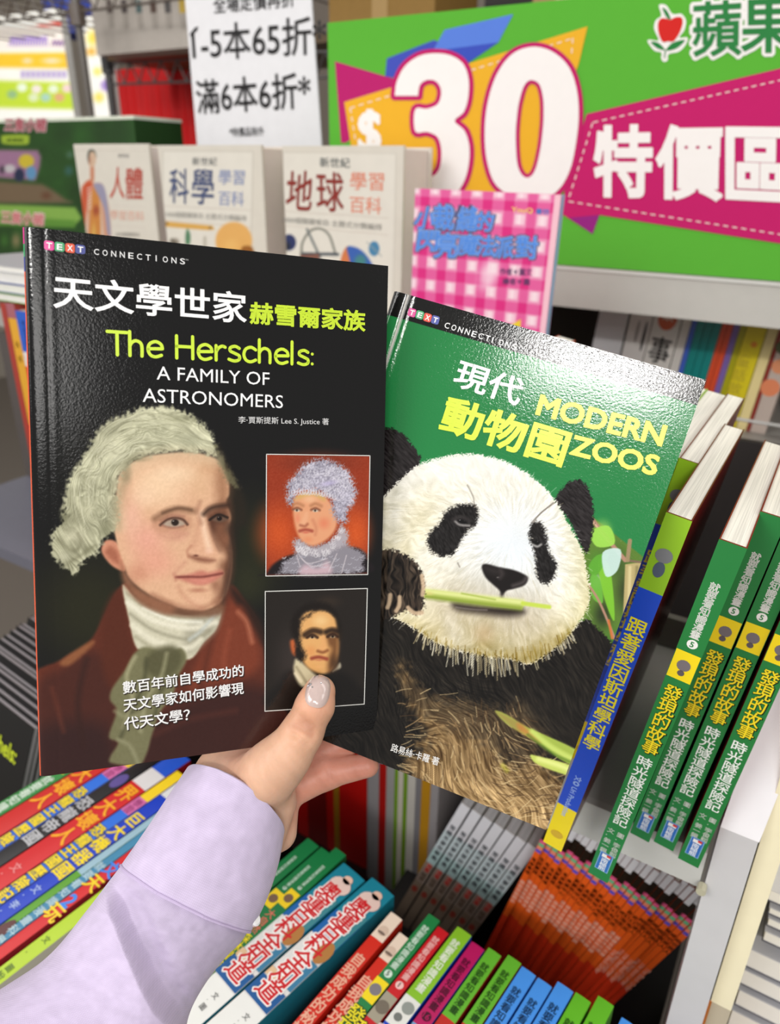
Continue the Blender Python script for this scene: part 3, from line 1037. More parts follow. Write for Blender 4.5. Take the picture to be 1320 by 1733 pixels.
# --- flat stack of books on the far right
for i, (y0, y1, xl) in enumerate([(1505, 1530, 1303), (1535, 1552, 1302), (1553, 1572, 1300), (1575, 1598, 1294), (1604, 1642, 1266), (1640, 1672, 1258), (1674, 1708, 1250), (1708, 1750, 1238)]):
    Yf = 0.46
    p, q = onY(xl, y0, Yf), onY(xl, y1 - 4, Yf)
    M = frame_matrix((p[0], Yf, q[2]), (0, 0, 1), (0, 1, 0), (-1, 0, 0))     # lying flat, spine axis along X
    tt = p[2] - q[2]
    x0 = p[0]
    root = thing('paperback', (x0 + .1, Yf + .06, q[2]), 'white paged book lying flat in the right hand stack, %s from the top' % ORD[i], 'book', 'flat books stacked at the right edge')
    O2 = (x0 + .1, Yf + .06, q[2])
    m = MB(O2)
    m.box((x0, Yf, q[2]), (x0 + .2, Yf + .14, q[2] + .0006), (90, 90, 100)); m.box((x0, Yf, q[2] + tt - .0006), (x0 + .2, Yf + .14, q[2] + tt), (200, 200, 206))
    m.build('cover', M_PRINT, root)
    m = MB(O2); m.box((x0 + .001, Yf + .001, q[2] + .0006), (x0 + .2, Yf + .138, q[2] + tt - .0006), (250, 247, 240))
    ob = m.build('page_block', M_MATTE, root)
st = thing('shelf_support', (0.2, .55, .3), 'brown board carrying the flat stack at the right edge', 'shelf')
zlow = onY(1238, 1746, .46)[2]
m = MB((0.2, .55, .3)); m.box((0.05, .43, zlow - .02), (0.4, .615, zlow), (150, 110, 80)); m.build('board', M_BOARD, st)

# ------------------------------------------------------------------ rear display
# green sale sign
YS = 0.995
PS = Plane((0, YS, 1.3), (1, 0, 0), (0, 0, 1))


def z2(pts):
    return [(560 + x / 1.737, y / 1.737) for x, y in pts]


sg = thing('sale_sign', (-0.36, YS, 1.2435), 'bright green sale sign with a big 30 standing on the rear shelf rail', 'sign')
so = (-0.36, YS, 1.2435)
m = MB(so); m.box((-0.7135, YS, 1.2440), (0.012, YS + .006, 1.5400), (92, 178, 58)); m.build('panel', M_SIGN, sg)
MAG, YEL, SW = (196, 34, 106), (236, 178, 48), (246, 242, 240)
m = MB(so)


def sp(pts, col, lift):
    m.poly(PS.px(z2(pts), lift)[::-1], col)


sp([(12, 180), (215, 240), (190, 300), (45, 420), (30, 420)], (186, 36, 110), .0003)
sp([(165, 172), (303, 118), (390, 150), (410, 190), (340, 250), (160, 225)], (70, 84, 186), .0004)
sp([(335, 88), (536, 42), (492, 125), (300, 150)], (92, 130, 222), .0005)
sp([(300, 150), (492, 125), (400, 188), (380, 190)], (64, 84, 190), .0006)
sp([(40, 300), (755, 78), (730, 185), (640, 430), (560, 580), (250, 580), (60, 430)], YEL, .0008)
sp([(752, 335), (1360, 192), (1360, 722), (790, 632), (770, 688), (678, 628), (690, 540)], MAG, .0009)
sp([(790, 632), (770, 688), (700, 640)], (150, 40, 130), .0011)


def dashes(a, b, n, duty=.55, wd=3.2):
    a, b = np.array(a, float), np.array(b, float)
    d = (b - a) / n
    nn = np.array([-d[1], d[0]]) / np.linalg.norm(d) * wd / 2
    for i in range(n):
        p, q = a + d * i, a + d * (i + duty)
        sp([p - nn, q - nn, q + nn, p + nn], (240, 226, 220), .0012)


dashes((58, 318), (716, 112), 26); dashes((58, 318), (75, 420), 4); dashes((712, 112), (708, 170), 2)
dashes((772, 360), (1340, 232), 22); dashes((770, 362), (698, 590), 9); dashes((700, 592), (1340, 692), 24)
m.build('colour_shapes', M_SIGN, sg)


def zf(mb, txt, bl, br, tl, col, wgt, lift):
    a, b, c = z2([bl, br, tl])
    PS.fit(mb, txt, a, b, c, col, wgt, lift)


m = MB(so)
zf(m, '$', (80, 470), (150, 470), (80, 322), SW, .055, .0013)
# 3 and 0: magenta rim below the white figure
THREE = spline([(190, 282), (196, 240), (220, 195), (262, 165), (312, 157), (358, 165), (392, 190), (407, 235), (405, 290), (392, 330), (366, 356), (395, 385), (409, 432), (406, 490), (390, 540), (360, 576), (305, 592), (250, 584), (212, 556), (192, 510), (192, 492)], 5, False)
THREE = np.concatenate([THREE, spline([(256, 492), (262, 512), (282, 522), (308, 514), (324, 486), (326, 436), (314, 402), (284, 388), (250, 386), (250, 322), (284, 320), (314, 308), (325, 284), (324, 258), (308, 238), (284, 236), (264, 250), (258, 282)], 5, False)])
ZO = spline([(594, 138), (652, 152), (700, 196), (724, 262), (730, 340), (722, 420), (704, 500), (668, 560), (610, 590), (545, 580), (488, 545), (462, 480), (454, 400), (461, 310), (488, 222), (534, 160)], 5)
ZI = spline([(590, 236), (614, 248), (625, 286), (627, 330), (625, 376), (617, 440), (602, 500), (582, 522), (562, 512), (549, 476), (545, 400), (549, 340), (556, 296), (570, 252)], 5)
ZI = np.array([ZI[int(i * len(ZI) / len(ZO))] for i in range(len(ZO))])


def rim(p, r, lift, closed=True):
    for i in range(len(p)):
        a, b = p[i], p[(i + 1) % len(p)]
        d = b - a
        if np.linalg.norm(d) < 1e-6: continue
        d = d / np.linalg.norm(d) * r; n_ = np.array([-d[1], d[0]])
        q = .41
        sp([a - d * q + n_, a - d + n_ * q, a - d - n_ * q, a - d * q - n_, b + d * q - n_, b + d - n_ * q, b + d + n_ * q, b + d * q + n_], MAG, lift + ((i * 29) % 67) * 2e-6)


rim(THREE, 13, .0014); rim(ZO, 13, .0014); rim(ZI, 11, .0014)
sp(THREE, SW, .0020)
for i in range(len(ZO)):
    k = (i + 1) % len(ZO)
    sp([ZO[i], ZO[k], ZI[k], ZI[i]], SW, .0020)
zf(m, '特', (772, 580), (944, 584), (772, 368), SW, .055, .0014)
zf(m, '價', (954, 588), (1152, 594), (954, 366), SW, .05, .0014)
zf(m, '區', (1160, 586), (1350, 596), (1160, 372), SW, .05, .0014)
m.build('price_lettering', M_SIGN, sg)
# apple emblem and shop name (zoom 1080,0 x5.5)
m = MB(so)


def z5(pts): return [(1080 + x / 5.5, y / 5.5) for x, y in pts]


def ap(pts, col, lift, sm=True):
    p = spline(z5(pts), 5) if sm else np.array(z5(pts))
    m.poly(PS.px(p, lift)[::-1], col)


ap([(195, 50), (260, 50), (320, 130), (400, 130), (445, 190), (430, 280), (385, 350), (460, 350), (440, 420), (380, 480), (285, 505), (275, 560), (240, 575), (215, 545), (215, 490), (150, 470), (90, 390), (110, 370), (190, 375), (150, 270), (165, 190), (215, 145)], SW, .0004)
ap([(185, 230), (210, 175), (270, 175), (300, 185), (350, 160), (405, 165), (415, 220), (385, 310), (330, 385), (280, 385), (230, 390), (195, 320)], (212, 44, 40), .0008)
ap([(226, 75), (270, 100), (305, 180), (265, 160)], (44, 130, 66), .0010)
ap([(118, 392), (190, 400), (250, 465), (180, 450)], (44, 130, 66), .0008)
ap([(262, 470), (320, 400), (438, 372), (360, 450)], (44, 130, 66), .0008)
ap([(250, 465), (262, 465), (250, 545), (240, 545)], (44, 130, 66), .0009, False)
for ch, bl, br, tl in (('蘋', (505, 535), (965, 520), (505, 20)), ('果', (955, 500), (1480, 490), (955, 0))):
    a, b, c = z5([bl, br, tl])
    PS.fit(m, ch, (a[0] - 6, a[1] + 6), (b[0] + 6, b[1] + 6), (c[0] - 6, c[1] - 6), SW, .075, .0005 if ch == '蘋' else .0006)
    PS.fit(m, ch, a, b, c, (50, 130, 70), .03, .0010)
m.build('emblem', M_SIGN, sg)

# white price sheet
YW = 1.05
PW = Plane((0, YW, 1.4), (1, 0, 0), (0, 0, 1))
ws = thing('price_sheet', (-0.89, YW, 1.20), 'white card with black discount lettering standing left of the green sign', 'sign')
wo = (-0.89, YW, 1.20)
m = MB(wo)
a_, b_ = -1.036, -0.750
zb_, zt_ = 1.1205, 1.555
for k in range(12):           # slight curl of the card's top right
    pass
m.hexa([(a_, YW, zb_), (b_, YW, zb_), (b_, YW + .003, zb_), (a_, YW + .003, zb_), (a_, YW, 1.63), (b_ - .035, YW, 1.63), (b_ - .035, YW + .003, 1.63), (a_, YW + .003, 1.63)], (232, 232, 236))
m.build('card', M_MATTE, ws)
m = MB(wo)
BK = (26, 24, 26)
for txt, bl, br, tl in (('全場定價再折', (362, 24), (500, 12), (362, -6)), ('1-5本65折*', (327, 104), (553, 92), (323, 44)), ('滿6本6折*', (335, 194), (527, 184), (332, 136))):
    PW.fit(m, txt, bl, br, tl, BK, .02 if len(txt) > 6 and txt[0] != '全' else .025, .0006)
PW.fit(m, '*特價品除外', (389, 232), (448, 230), (388, 216), (50, 50, 54), .02, .0006)
m.poly(PW.px([(322, 62), (322, 57), (331, 46), (336, 45), (334, 52)], .0007)[::-1], BK)
m.build('lettering', M_INK, ws)


# boxed encyclopaedias
def mini_art(o, wd, hh, nx, ny, paint, parent, name, lift=0.0004, ex=(1, 0, 0), ey=(0, 0, -1), mat=None, off=(0, 0, 0)):
    ex, ey = np.asarray(ex, float), np.asarray(ey, float)
    V, Q, X, Y, U, W = art_grid(np.asarray(o, float) - lift * np.cross(ey, ex) * -1, ex, ey, wd, hh, nx, ny)
    a = Art(X, Y)
    paint(a, U, W)
    me = raw_mesh(name, V - np.asarray(off), Q, lin(np.clip(a.C, 0, 255)))
    return link(name, me, mat or M_PRINT, parent)


CREAM = (216, 210, 198)


def encyc(pxl, pxr, ytop, Y, h, title_txt, tcol, paint, label, letters, dx, boxw):
    p, q = onY(pxl, ytop, Y), onY(pxr, ytop + 3, Y)
    wd = q[0] - p[0]
    z1 = p[2]
    O2 = ((p[0] + q[0]) / 2, Y + .03, z1 - h)
    root = thing('encyclopedia', O2, label, 'book', 'boxed encyclopedias')
    D = 0.075
    m = MB(O2)
    m.box((p[0], Y, z1 - h), (q[0], Y + .004, z1), CREAM)
    m.box((p[0], Y + D - .004, z1 - h), (q[0] + boxw * 0, Y + D, z1), (214, 206, 194))
    m.box((p[0], Y + .004, z1 - h), (p[0] + .004, Y + D - .004, z1), (214, 206, 194))
    m.build('slip_case', M_PRINT, root)
    m = MB(O2); m.box((p[0] + .004, Y + .0045, z1 - h + .003), (q[0] - .005, Y + D - .0045, z1 - .004), (226, 214, 208)); m.build('page_block', M_MATTE, root)
    mini_art((p[0], Y, z1), wd, h, 150, 200, paint, root, 'cover_print', .0005, off=O2)
    m = MB(O2)
    PE = Plane((0, Y, 1.3), (1, 0, 0), (0, 0, 1))
    letters(m, PE)
    m.build('lettering', M_INK, root)
    return root


YE = 0.885


def frame_lines(a, zx, zy, sc, L, R, T):
    a.C[:] = CREAM
    a.zoom(zx, zy, sc)
    a.shape([(L, T), (R, T + 6), (R - 30, 1600), (L - 4, 1600)], (196, 190, 178), 2 / sc * 2, smooth=False)
    a.shape([(L + 6, T + 6), (R - 7, T + 12), (R - 37, 1600), (L + 2, 1600)], (224, 219, 208), 2 / sc * 2, smooth=False)


def paint_earth(a, U, V):
    frame_lines(a, 440, 230, 4.714, 182, 1090, 130)
    for y0, y1 in ((600, 655), (715, 790)):
        a.line([(175, y0), (1020, y1)], (206, 196, 184), 1.6, 1)
    a.ell(232, 850, 62, 72, (40, 50, 96), 1, 0, .8); a.ell(215, 880, 40, 50, (30, 34, 44), .8, 0, .3)
    a.line([(330, 950), (340, 850), (400, 760), (480, 740), (550, 790), (590, 900), (600, 940)], (130, 130, 120), 4, 1.5)
    a.line([(375, 745), (480, 970)], (110, 116, 116), 4, 1.5); a.line([(340, 940), (620, 945)], (60, 70, 80), 5, 2)
    a.shape([(320, 950), (470, 940), (480, 1050), (310, 1050)], (130, 84, 70), 1.5, smooth=False)
    a.shape([(640, 1100), (650, 960), (700, 880), (720, 1000), (740, 1100)], (210, 120, 70), 1.5)
    a.shape([(695, 885), (790, 900), (870, 980), (910, 1100), (740, 1120), (715, 990)], (54, 96, 176), 1.5)
    a.ell(800, 1000, 70, 80, (70, 140, 120), .8, 20, .3)
    a.ell(910, 900, 48, 66, (70, 130, 170), 1, 0, .8); a.line([(850, 845), (970, 960)], (150, 160, 160), 1.5, 1)


def let_earth(m, PE):
    zz = lambda x, y: (440 + x / 4.714, 230 + y / 4.714)
    def ft(t, bl, br, tl, c, w=.01): PE.fit(m, t, zz(*bl), zz(*br), zz(*tl), c, w, .0009)
    ft('新世紀', (480, 248), (720, 256), (482, 170), (90, 96, 96), .012)
    ft('地', (205, 590), (412, 600), (222, 275), (140, 44, 36), .02); ft('球', (455, 600), (672, 612), (458, 285), (140, 44, 36), .02)
    ft('學習', (722, 430), (990, 438), (726, 288), (228, 142, 116), .012); ft('百科', (718, 612), (970, 628), (720, 478), (228, 142, 116), .012)
    ft('1000個關鍵條目‧主題式分類編排', (190, 690), (975, 755), (192, 642), (130, 128, 122), .0)


encyc(478, 684, 247, YE, .2605, '地球', None, paint_earth, 'cream boxed encyclopedia with dark red title, rightmost of the three', let_earth, 0, 0)


def paint_sci(a, U, V):
    frame_lines(a, 120, 230, 3.882, 602, 1200, 95)
    for y0, y1 in ((460, 490), (550, 600)):
        a.line([(600, y0), (1180, y1)], (206, 196, 184), 1.6, 1)
    a.shape([(610, 560), (930, 590), (945, 615), (900, 620), (612, 596)], (216, 166, 80), 1.5, smooth=False)
    a.ell(630, 575, 18, 14, (110, 80, 30), .9); a.ell(915, 605, 18, 14, (110, 80, 30), .9)
    a.ell(1070, 690, 130, 135, (226, 172, 96), 1, 0, .85); a.ell(1050, 720, 80, 70, (236, 188, 110), .8)
    a.shape([(1125, 730), (1190, 730), (1200, 800), (1125, 800)], (150, 92, 30), 2)
    a.shape([(765, 610), (785, 650), (780, 710), (755, 710), (752, 650)], (84, 130, 96), 1.5)
    a.ell(680, 700, 45, 40, (120, 110, 96), .9, 0, .3); a.line([(660, 680), (700, 740)], (90, 80, 70), 3, 2); a.line([(880, 670), (880, 760)], (190, 184, 170), 6, 3)


def let_sci(m, PE):
    zz = lambda x, y: (120 + x / 3.882, 230 + y / 3.882)
    def ft(t, bl, br, tl, c, w=.01): PE.fit(m, t, zz(*bl), zz(*br), zz(*tl), c, w, .0009)
    ft('新世紀', (800, 192), (962, 194), (800, 140), (110, 112, 112), .01)
    ft('科', (650, 440), (775, 448), (650, 212), (70, 82, 120), .02); ft('學', (795, 448), (940, 455), (798, 215), (70, 82, 120), .02)
    ft('學習', (972, 318), (1142, 322), (974, 222), (140, 152, 190), .012); ft('百科', (972, 456), (1138, 464), (974, 360), (140, 152, 190), .012)
    ft('1000個關鍵條目‧主題式分類編排', (625, 532), (1155, 562), (625, 494), (150, 148, 142), .0)


encyc(267, 443, 246, YE, .2605, '科學', None, paint_sci, 'cream boxed encyclopedia with slate blue title, middle of the three', let_sci, 0, 0)


def paint_body(a, U, V):
    a.C[:] = CREAM
    a.zoom(120, 230, 3.882)
    a.shape([(20, 90), (495, 98), (500, 103), (20, 98)], (206, 198, 186), 1, smooth=False)
    for y0, y1 in ((458, 466), (588, 600)):
        a.line([(258, y0), (490, y1)], (210, 200, 190), 1.6, 1)
    a.shape([(65, 800), (70, 600), (70, 380), (85, 320), (120, 290), (150, 310), (200, 315), (225, 380), (250, 480), (262, 640), (262, 800), (225, 800), (205, 560), (190, 420), (195, 800), (115, 800), (110, 500), (95, 640), (80, 800)], (206, 150, 120), 3)
    a.shape([(70, 600), (70, 380), (85, 320), (130, 290), (140, 340), (110, 420), (85, 640)], (196, 84, 50), 3)
    a.shape([(140, 350), (190, 350), (190, 430), (195, 640), (185, 800), (120, 800), (125, 540)], (200, 130, 60), 3); a.ell(165, 490, 34, 60, (150, 60, 40), .9); a.ell(150, 640, 24, 110, (216, 176, 90), .9)
    for k in range(7): a.line([(105 + k, 350 + k * 22), (135, 338 + k * 22)], (240, 226, 216), 1.2, .8)
    a.shape([(180, 310), (215, 330), (240, 430), (262, 640), (240, 640), (215, 470), (150, 330)], (150, 146, 170), 2)
    a.shape([(128, 190), (150, 190), (152, 290), (130, 300)], (196, 130, 100), 2)
    a.ell(138, 150, 32, 62, (206, 176, 150), 1, 0, .75); a.shape([(108, 140), (115, 100), (135, 88), (158, 100), (168, 140), (155, 110), (130, 104), (118, 140), (118, 180)], (70, 76, 66), 1.5)
    a.ell(124, 160, 12, 50, (170, 110, 90), .8)


def let_body(m, PE):
    zz = lambda x, y: (120 + x / 3.882, 230 + y / 3.882)
    def ft(t, bl, br, tl, c, w=.01): PE.fit(m, t, zz(*bl), zz(*br), zz(*tl), c, w, .0009)
    ft('新世紀', (312, 142), (386, 144), (312, 116), (150, 148, 146), .01)
    ft('人', (258, 412), (355, 414), (262, 205), (190, 84, 66), .02); ft('體', (362, 416), (475, 420), (362, 208), (180, 70, 56), .02)
    ft('學習百科', (262, 548), (482, 560), (262, 486), (226, 176, 158), .005)
    ft('1000個關鍵條目', (296, 658), (452, 662), (296, 632), (150, 146, 140), .0)


encyc(124.5, 252, 244, YE, .2605, '人體', None, paint_body, 'cream boxed encyclopedia with a standing body figure, leftmost of the three', let_body, 0, 0)

# pink plaid book leaning in front
YP = 0.80
pq = [onY(703, 319, YP), onY(950, 330, YP), onY(890, 566, YP)]
pex = unit(pq[1] - pq[0]); pz = np.cross(np.array([0, -1.0, 0]), pex); pez = np.array([pex[2] * -1, 0, pex[0]]);
pez = unit(pez) if pez[2] > 0 else -unit(pez)
wdp = np.linalg.norm(pq[1] - pq[0]); hp = 0.215
al_p = math.degrees(math.atan2(-pex[2], pex[0]))
o_top = pq[0]
pk = thing('picture_book', tuple(o_top - pez * hp + pex * wdp / 2), 'pink checked picture book with blue outlined title, leaning below the green sign', 'book')
po = o_top - pez * hp + pex * wdp / 2
yv = np.array([0, 1.0, 0])
m = MB(po)


def obx(o, ex, ey, ez, a, b, c, col):
    pts = []
    for z in c:
        for x, y in ((a[0], b[0]), (a[1], b[0]), (a[1], b[1]), (a[0], b[1])):
            pts.append(o + ex * x + ey * y + ez * z)
    m.hexa(pts, col)


bl0 = o_top - pez * hp
obx(bl0, pex, yv, pez, (0, wdp), (0, .0008), (0, hp), (226, 110, 160))
obx(bl0, pex, yv, pez, (0, wdp), (.0112, .012), (0, hp), (226, 110, 160))
obx(bl0, pex, yv, pez, (wdp - .0008, wdp), (.0008, .0112), (0, hp), (150, 190, 226))
m.build('cover', M_PRINT, pk)
m = MB(po); obx(bl0, pex, yv, pez, (.001, wdp - .001), (.0009, .0111), (.001, hp - .001), (238, 230, 224)); m.build('page_block', M_PAPER, pk)


def paint_pink(a, U, V):
    a.C[:] = (238, 150, 190)
    u, v = U * wdp / .01, V * hp / .01
    st = lambda q, p, w: (np.abs((q / p) % 1 - .5) < w).astype(np.float32)
    g = st(u, 2.6, .22) * .5 + st(v, 2.6, .22) * .5
    a.C = a.C * (1 - g[:, None]) + np.array((222, 40, 130), np.float32) * g[:, None]
    h = st(u + 1.3, 2.6, .2) * st(v + 1.3, 2.6, .2) * (1 - .4 * st(u, .65, .12))
    a.C = a.C * (1 - h[:, None] * .85) + np.array((252, 236, 240), np.float32) * h[:, None] * .85
    edge = np.clip((U - .955) / .01, 0, 1)[:, None]
    a.C = a.C * (1 - edge) + np.array((246, 196, 210), np.float32) * edge
    a.zoom(640, 310, 4.125)
    a.ell(770, 640, 100, 170, (250, 226, 236), .8, 20, .2)
    a.ell(240, 690, 60, 60, (250, 220, 232), .7)
    a.shape([(880, 1020), (995, 950), (990, 1100), (860, 1100)], (240, 214, 40), 1.5, smooth=False)


mini_art(o_top, wdp, hp, 150, 150, paint_pink, pk, 'cover_print', .0004, pex, -pez, off=po)
PP = Plane((0, YP, 1.2), (1, 0, 0), (0, 0, 1))
m = MB(po)
zz = lambda x, y: (640 + x / 4.125, 310 + y / 4.125)
for t, bl, br, tl in (('小', (246, 322), (378, 322), (285, 170)), ('裁', (385, 325), (530, 330), (400, 150)), ('縫', (545, 332), (680, 336), (570, 160)), ('的', (672, 330), (790, 336), (700, 200)),
                      ('閃', (268, 470), (412, 474), (290, 332)), ('亮', (390, 520), (545, 524), (415, 345)), ('魔', (545, 500), (690, 505), (570, 355)), ('法', (685, 510), (815, 515), (705, 365)), ('派', (810, 520), (945, 525), (830, 370)), ('對', (960, 522), (1110, 530), (985, 368))):
    a, b, c = zz(*bl), zz(*br), zz(*tl)
    g = 3.2
    PP.fit(m, t, (a[0] - g, a[1] + g), (b[0] + g, b[1] + g), (c[0] - g, c[1] - g), (84, 84, 130), .062, .0008)
    PP.fit(m, t, (a[0] - 1, a[1] + 1), (b[0] + 1, b[1] + 1), (c[0] - 1, c[1] - 1), (170, 200, 246), .055, .0011)
    PP.fit(m, t, a, b, c, (84, 144, 232), .03, .0014)
PP.fit(m, 'YouQ', zz(930, 205), zz(1080, 215), zz(935, 165), (250, 214, 120), .03, .0008)
PP.fit(m, '書坊', zz(1100, 215), zz(1195, 220), zz(1102, 175), (80, 130, 210), .03, .0008)
PP.fit(m, '作者＊圖文', zz(850, 640), zz(1075, 645), zz(855, 592), (90, 60, 110), .02, .0008)
PP.fit(m, '繪者＊圖', zz(870, 705), zz(1058, 712), zz(874, 660), (90, 60, 110), .02, .0008)
m.build('lettering', M_INK, pk)

# books under the price rail
Yb = 1.10
BB = 1.032


def under(label, x0, x1, col, bands=None, letter=None, page=(220, 216, 206), y=Yb, ytop=540, h=None):
    p, q = onY(x0, ytop, y), onY(x1, ytop, y)
    h = h or 0.150
    tt = (q[0] - p[0]) * .97
    return book('paperback', label, 'book', 'books under the price rail', lean((p[0], y, BB), 5), tt, .15, h, col, bands or [(0, h, col)], letter, page)


lx = lambda x: 970 + x / 3.771
under('white boxed set with plain page side under the price rail, leftmost', lx(110), lx(300), (214, 214, 216))
under('white paperback with a dark brush stroke on its spine under the rail', lx(310), lx(455), (224, 220, 216), None, lambda m, fr, t, h: (disc(m, fr, .45 * t, .03, .0022, (150, 146, 142), ry=.016), disc(m, fr, .80 * t, .035, .0022, (50, 48, 46), ry=.022)))


def shi(m, fr, t, h):
    disc(m, fr, .5 * t, .008, .013, (206, 88, 36), ry=.016)
    m.vtext(fr, '故', .5 * t, .006, .017, .02, (240, 220, 200), .02, .0004)
    m.vtext(fr, '事記', .5 * t, -.032, .040, .045, (36, 34, 34), .02, .0003, .78)


under('white book with orange seal and large black characters on its spine', lx(458), lx(640), (224, 220, 214), None, shi)
under('thin white paperback beside the blue edge under the rail', lx(642), lx(700), (220, 216, 210))
under('narrow blue book beside the teal block under the rail', lx(703), lx(735), (70, 104, 200))
for i, (a, b) in enumerate([(737, 790), (792, 842), (844, 895)]):
    under('teal green paperback in the block of three under the rail, %s from the left' % ORD[i], lx(a), lx(b), (30, 136, 132))
for i, (a, b) in enumerate([(897, 930), (932, 970)]):
    under('orange red paperback between teal and purple books, %s of two' % ORD[i], lx(a), lx(b), (222, 84, 50))
under('narrow purple book beside the yellow block', lx(972), lx(1012), (130, 104, 176))
under('olive edged yellow book, left of the bright yellow one', lx(1014), lx(1055), (176, 170, 30))
under('bright yellow book with faint ornament under the rail', lx(1057), lx(1190), (226, 208, 40), None, lambda m, fr, t, h: (disc(m, fr, .6 * t, .030, .004, (226, 140, 40)), m.vtext(fr, '童話故事', .35 * t, -.045, .018, .019, (196, 176, 50), .02, .0002)))
under('pale yellow book at the end of the yellow block', lx(1192), lx(1262), (240, 222, 160))
under('narrow dark red book beside the pale yellow one', lx(1264), lx(1290), (150, 60, 50))
under('picture covered book at the right edge under the rail', lx(1292), lx(1400), (196, 180, 170), None, lambda m, fr, t, h: (disc(m, fr, .3 * t, .03, .009, (90, 100, 70)), disc(m, fr, .5 * t, .055, .010, (226, 150, 110)), disc(m, fr, .35 * t, .085, .012, (230, 140, 100))))

# ------------------------------------------------------------------ left background: games box, wire rack, poster, cloth
YG = 0.99
p, q = onY(-60, 188, YG), onY(226, 197, YG)
gb = thing('game_box', (p[0], YG, 1.1205), 'dark green boxed game with pink lettering at the left edge', 'box')
go = (p[0], YG, 1.1205)
gz = 1.1205
m = MB(go); m.box((p[0] - .05, YG, gz), (q[0], YG + .11, q[2]), (28, 62, 20)); m.box((p[0] - .05, YG - .002, gz), (q[0], YG, gz + .02), (90, 130, 60)); m.build('carton', M_CARD, gb)
m = MB(go); m.box((p[0] - .05, YG - .0005, q[2] - .004), (q[0] + .0005, YG + .1105, q[2] + .0015), (216, 222, 206)); m.build('lid_edge', M_CARD, gb)


def paint_game(a, U, V):
    a.C[:] = (30, 66, 22)
    n = fbm(a.X * .03, a.Y * .03, 3, 3)[:, None]
    a.C *= (.8 + .5 * n)
    a.zoom(0, 180, 5.5)
    a.shape([(-400, 900), (700, 940), (760, 1040), (700, 1100), (-400, 1000)], (128, 170, 74), 3, smooth=False)
    a.shape([(-400, 1000), (700, 1060), (700, 1130), (-400, 1100)], (90, 140, 50), 3, smooth=False)
    a.shape([(30, 270), (250, 265), (270, 310), (245, 355), (40, 350), (15, 310)], (150, 176, 50), 2)
    a.shape([(-300, 400), (350, 410), (380, 470), (370, 560), (330, 690), (-300, 640)], (150, 110, 140), 4, smooth=False)
    a.ell(245, 510, 85, 75, (196, 176, 50), 1, 0, .7); a.ell(290, 620, 60, 80, (90, 140, 180), 1, 0, .6); a.ell(180, 640, 60, 80, (30, 40, 70), 1, 0, .6); a.ell(90, 580, 70, 50, (190, 190, 190), .9, 0, .5); a.ell(20, 590, 40, 60, (30, 30, 40), .9)
    a.shape([(-300, 700), (300, 720), (420, 740), (600, 860), (600, 900), (-300, 880)], (110, 92, 70), 5)
    a.ell(430, 830, 80, 60, (96, 60, 40), .9); a.ell(640, 600, 70, 80, (50, 96, 100), .8); a.ell(650, 450, 60, 60, (80, 110, 100), .7)
    a.ell(150, 1250, 70, 120, (150, 130, 96), .8); a.ell(40, 1250, 60, 100, (60, 110, 40), .8)


mini_art((p[0] - .05, YG, q[2] - .004), q[0] - p[0] + .05, q[2] - .004 - gz, 140, 120, paint_game, gb, 'box_print', .0006, off=go)
PG = Plane((0, YG, 1.3), (1, 0, 0), (0, 0, 1))
m = MB(go); zz = lambda x, y: (0 + x / 5.5, 180 + y / 5.5)
PG.fit(m, '三隻小豬', zz(40, 238), zz(440, 244), zz(44, 100), (206, 180, 180), .07, .0012)
PG.fit(m, '三隻小豬', zz(48, 228), zz(432, 236), zz(52, 110), (170, 60, 80), .02, .0016)
PG.fit(m, '桌遊組', zz(62, 330), zz(222, 330), zz(62, 296), (80, 110, 30), .02, .0012)
PG.fit(m, '三隻小豬', zz(10, 1090), zz(420, 1120), zz(12, 960), (226, 196, 190), .06, .0012)
PG.fit(m, '三隻小豬', zz(18, 1080), zz(412, 1112), zz(20, 972), (206, 110, 116), .02, .0016)
m.build('lettering', M_INK, gb)

wr = thing('wire_rack', (-1.5, 1.6, 0.0), 'dark wire shelving rack standing behind the sign and game box', 'rack')
wro = (-1.5, 1.6, 0.0)
YR = 1.55


def rp(x, y, Y=YR): return onY(x, y, Y)


POST = (104, 98, 92)
a, b = rp(122, -40), rp(148, 200)
m = MB(wro); m.bar((a[0], YR, 0.3), (a[0], YR, a[2] + .1), .0095, POST, 12); m.build('post', M_METAL, wr)
m = MB(wro); m.bar((a[0], YR, rp(125, 45)[2]), (a[0], YR, rp(124, 8)[2]), .021, (96, 84, 76), 12); m.build('collar', M_METAL, wr)
Y2 = 1.75
a2 = rp(182, 110, Y2)
m = MB(wro); m.bar((a2[0], Y2, 0.3), (a2[0], Y2, rp(182, 92, Y2)[2]), .0115, (70, 68, 68), 12); m.build('post', M_METAL, wr)
m = MB(wro); m.bar((a2[0], Y2, rp(182, 125, Y2)[2]), (a2[0], Y2, rp(182, 92, Y2)[2]), .018, (44, 44, 46), 12); m.build('collar', M_METAL, wr)


def truss(name, A, B, hgt, n, col, r=.0035):
    m = MB(wro)
    A, B = np.asarray(A, float), np.asarray(B, float)
    dz = np.array([0, 0, hgt])
    m.bar(A, B, r, col); m.bar(A + dz, B + dz, r, col)
    for i in range(n):
        p0, p1, p2 = A + (B - A) * i / n, A + (B - A) * (i + .5) / n, A + (B - A) * (i + 1) / n
        m.bar(p0, p1 + dz, r * .7, col, 6); m.bar(p1 + dz, p2, r * .7, col, 6)
    m.build(name, M_METAL, wr)


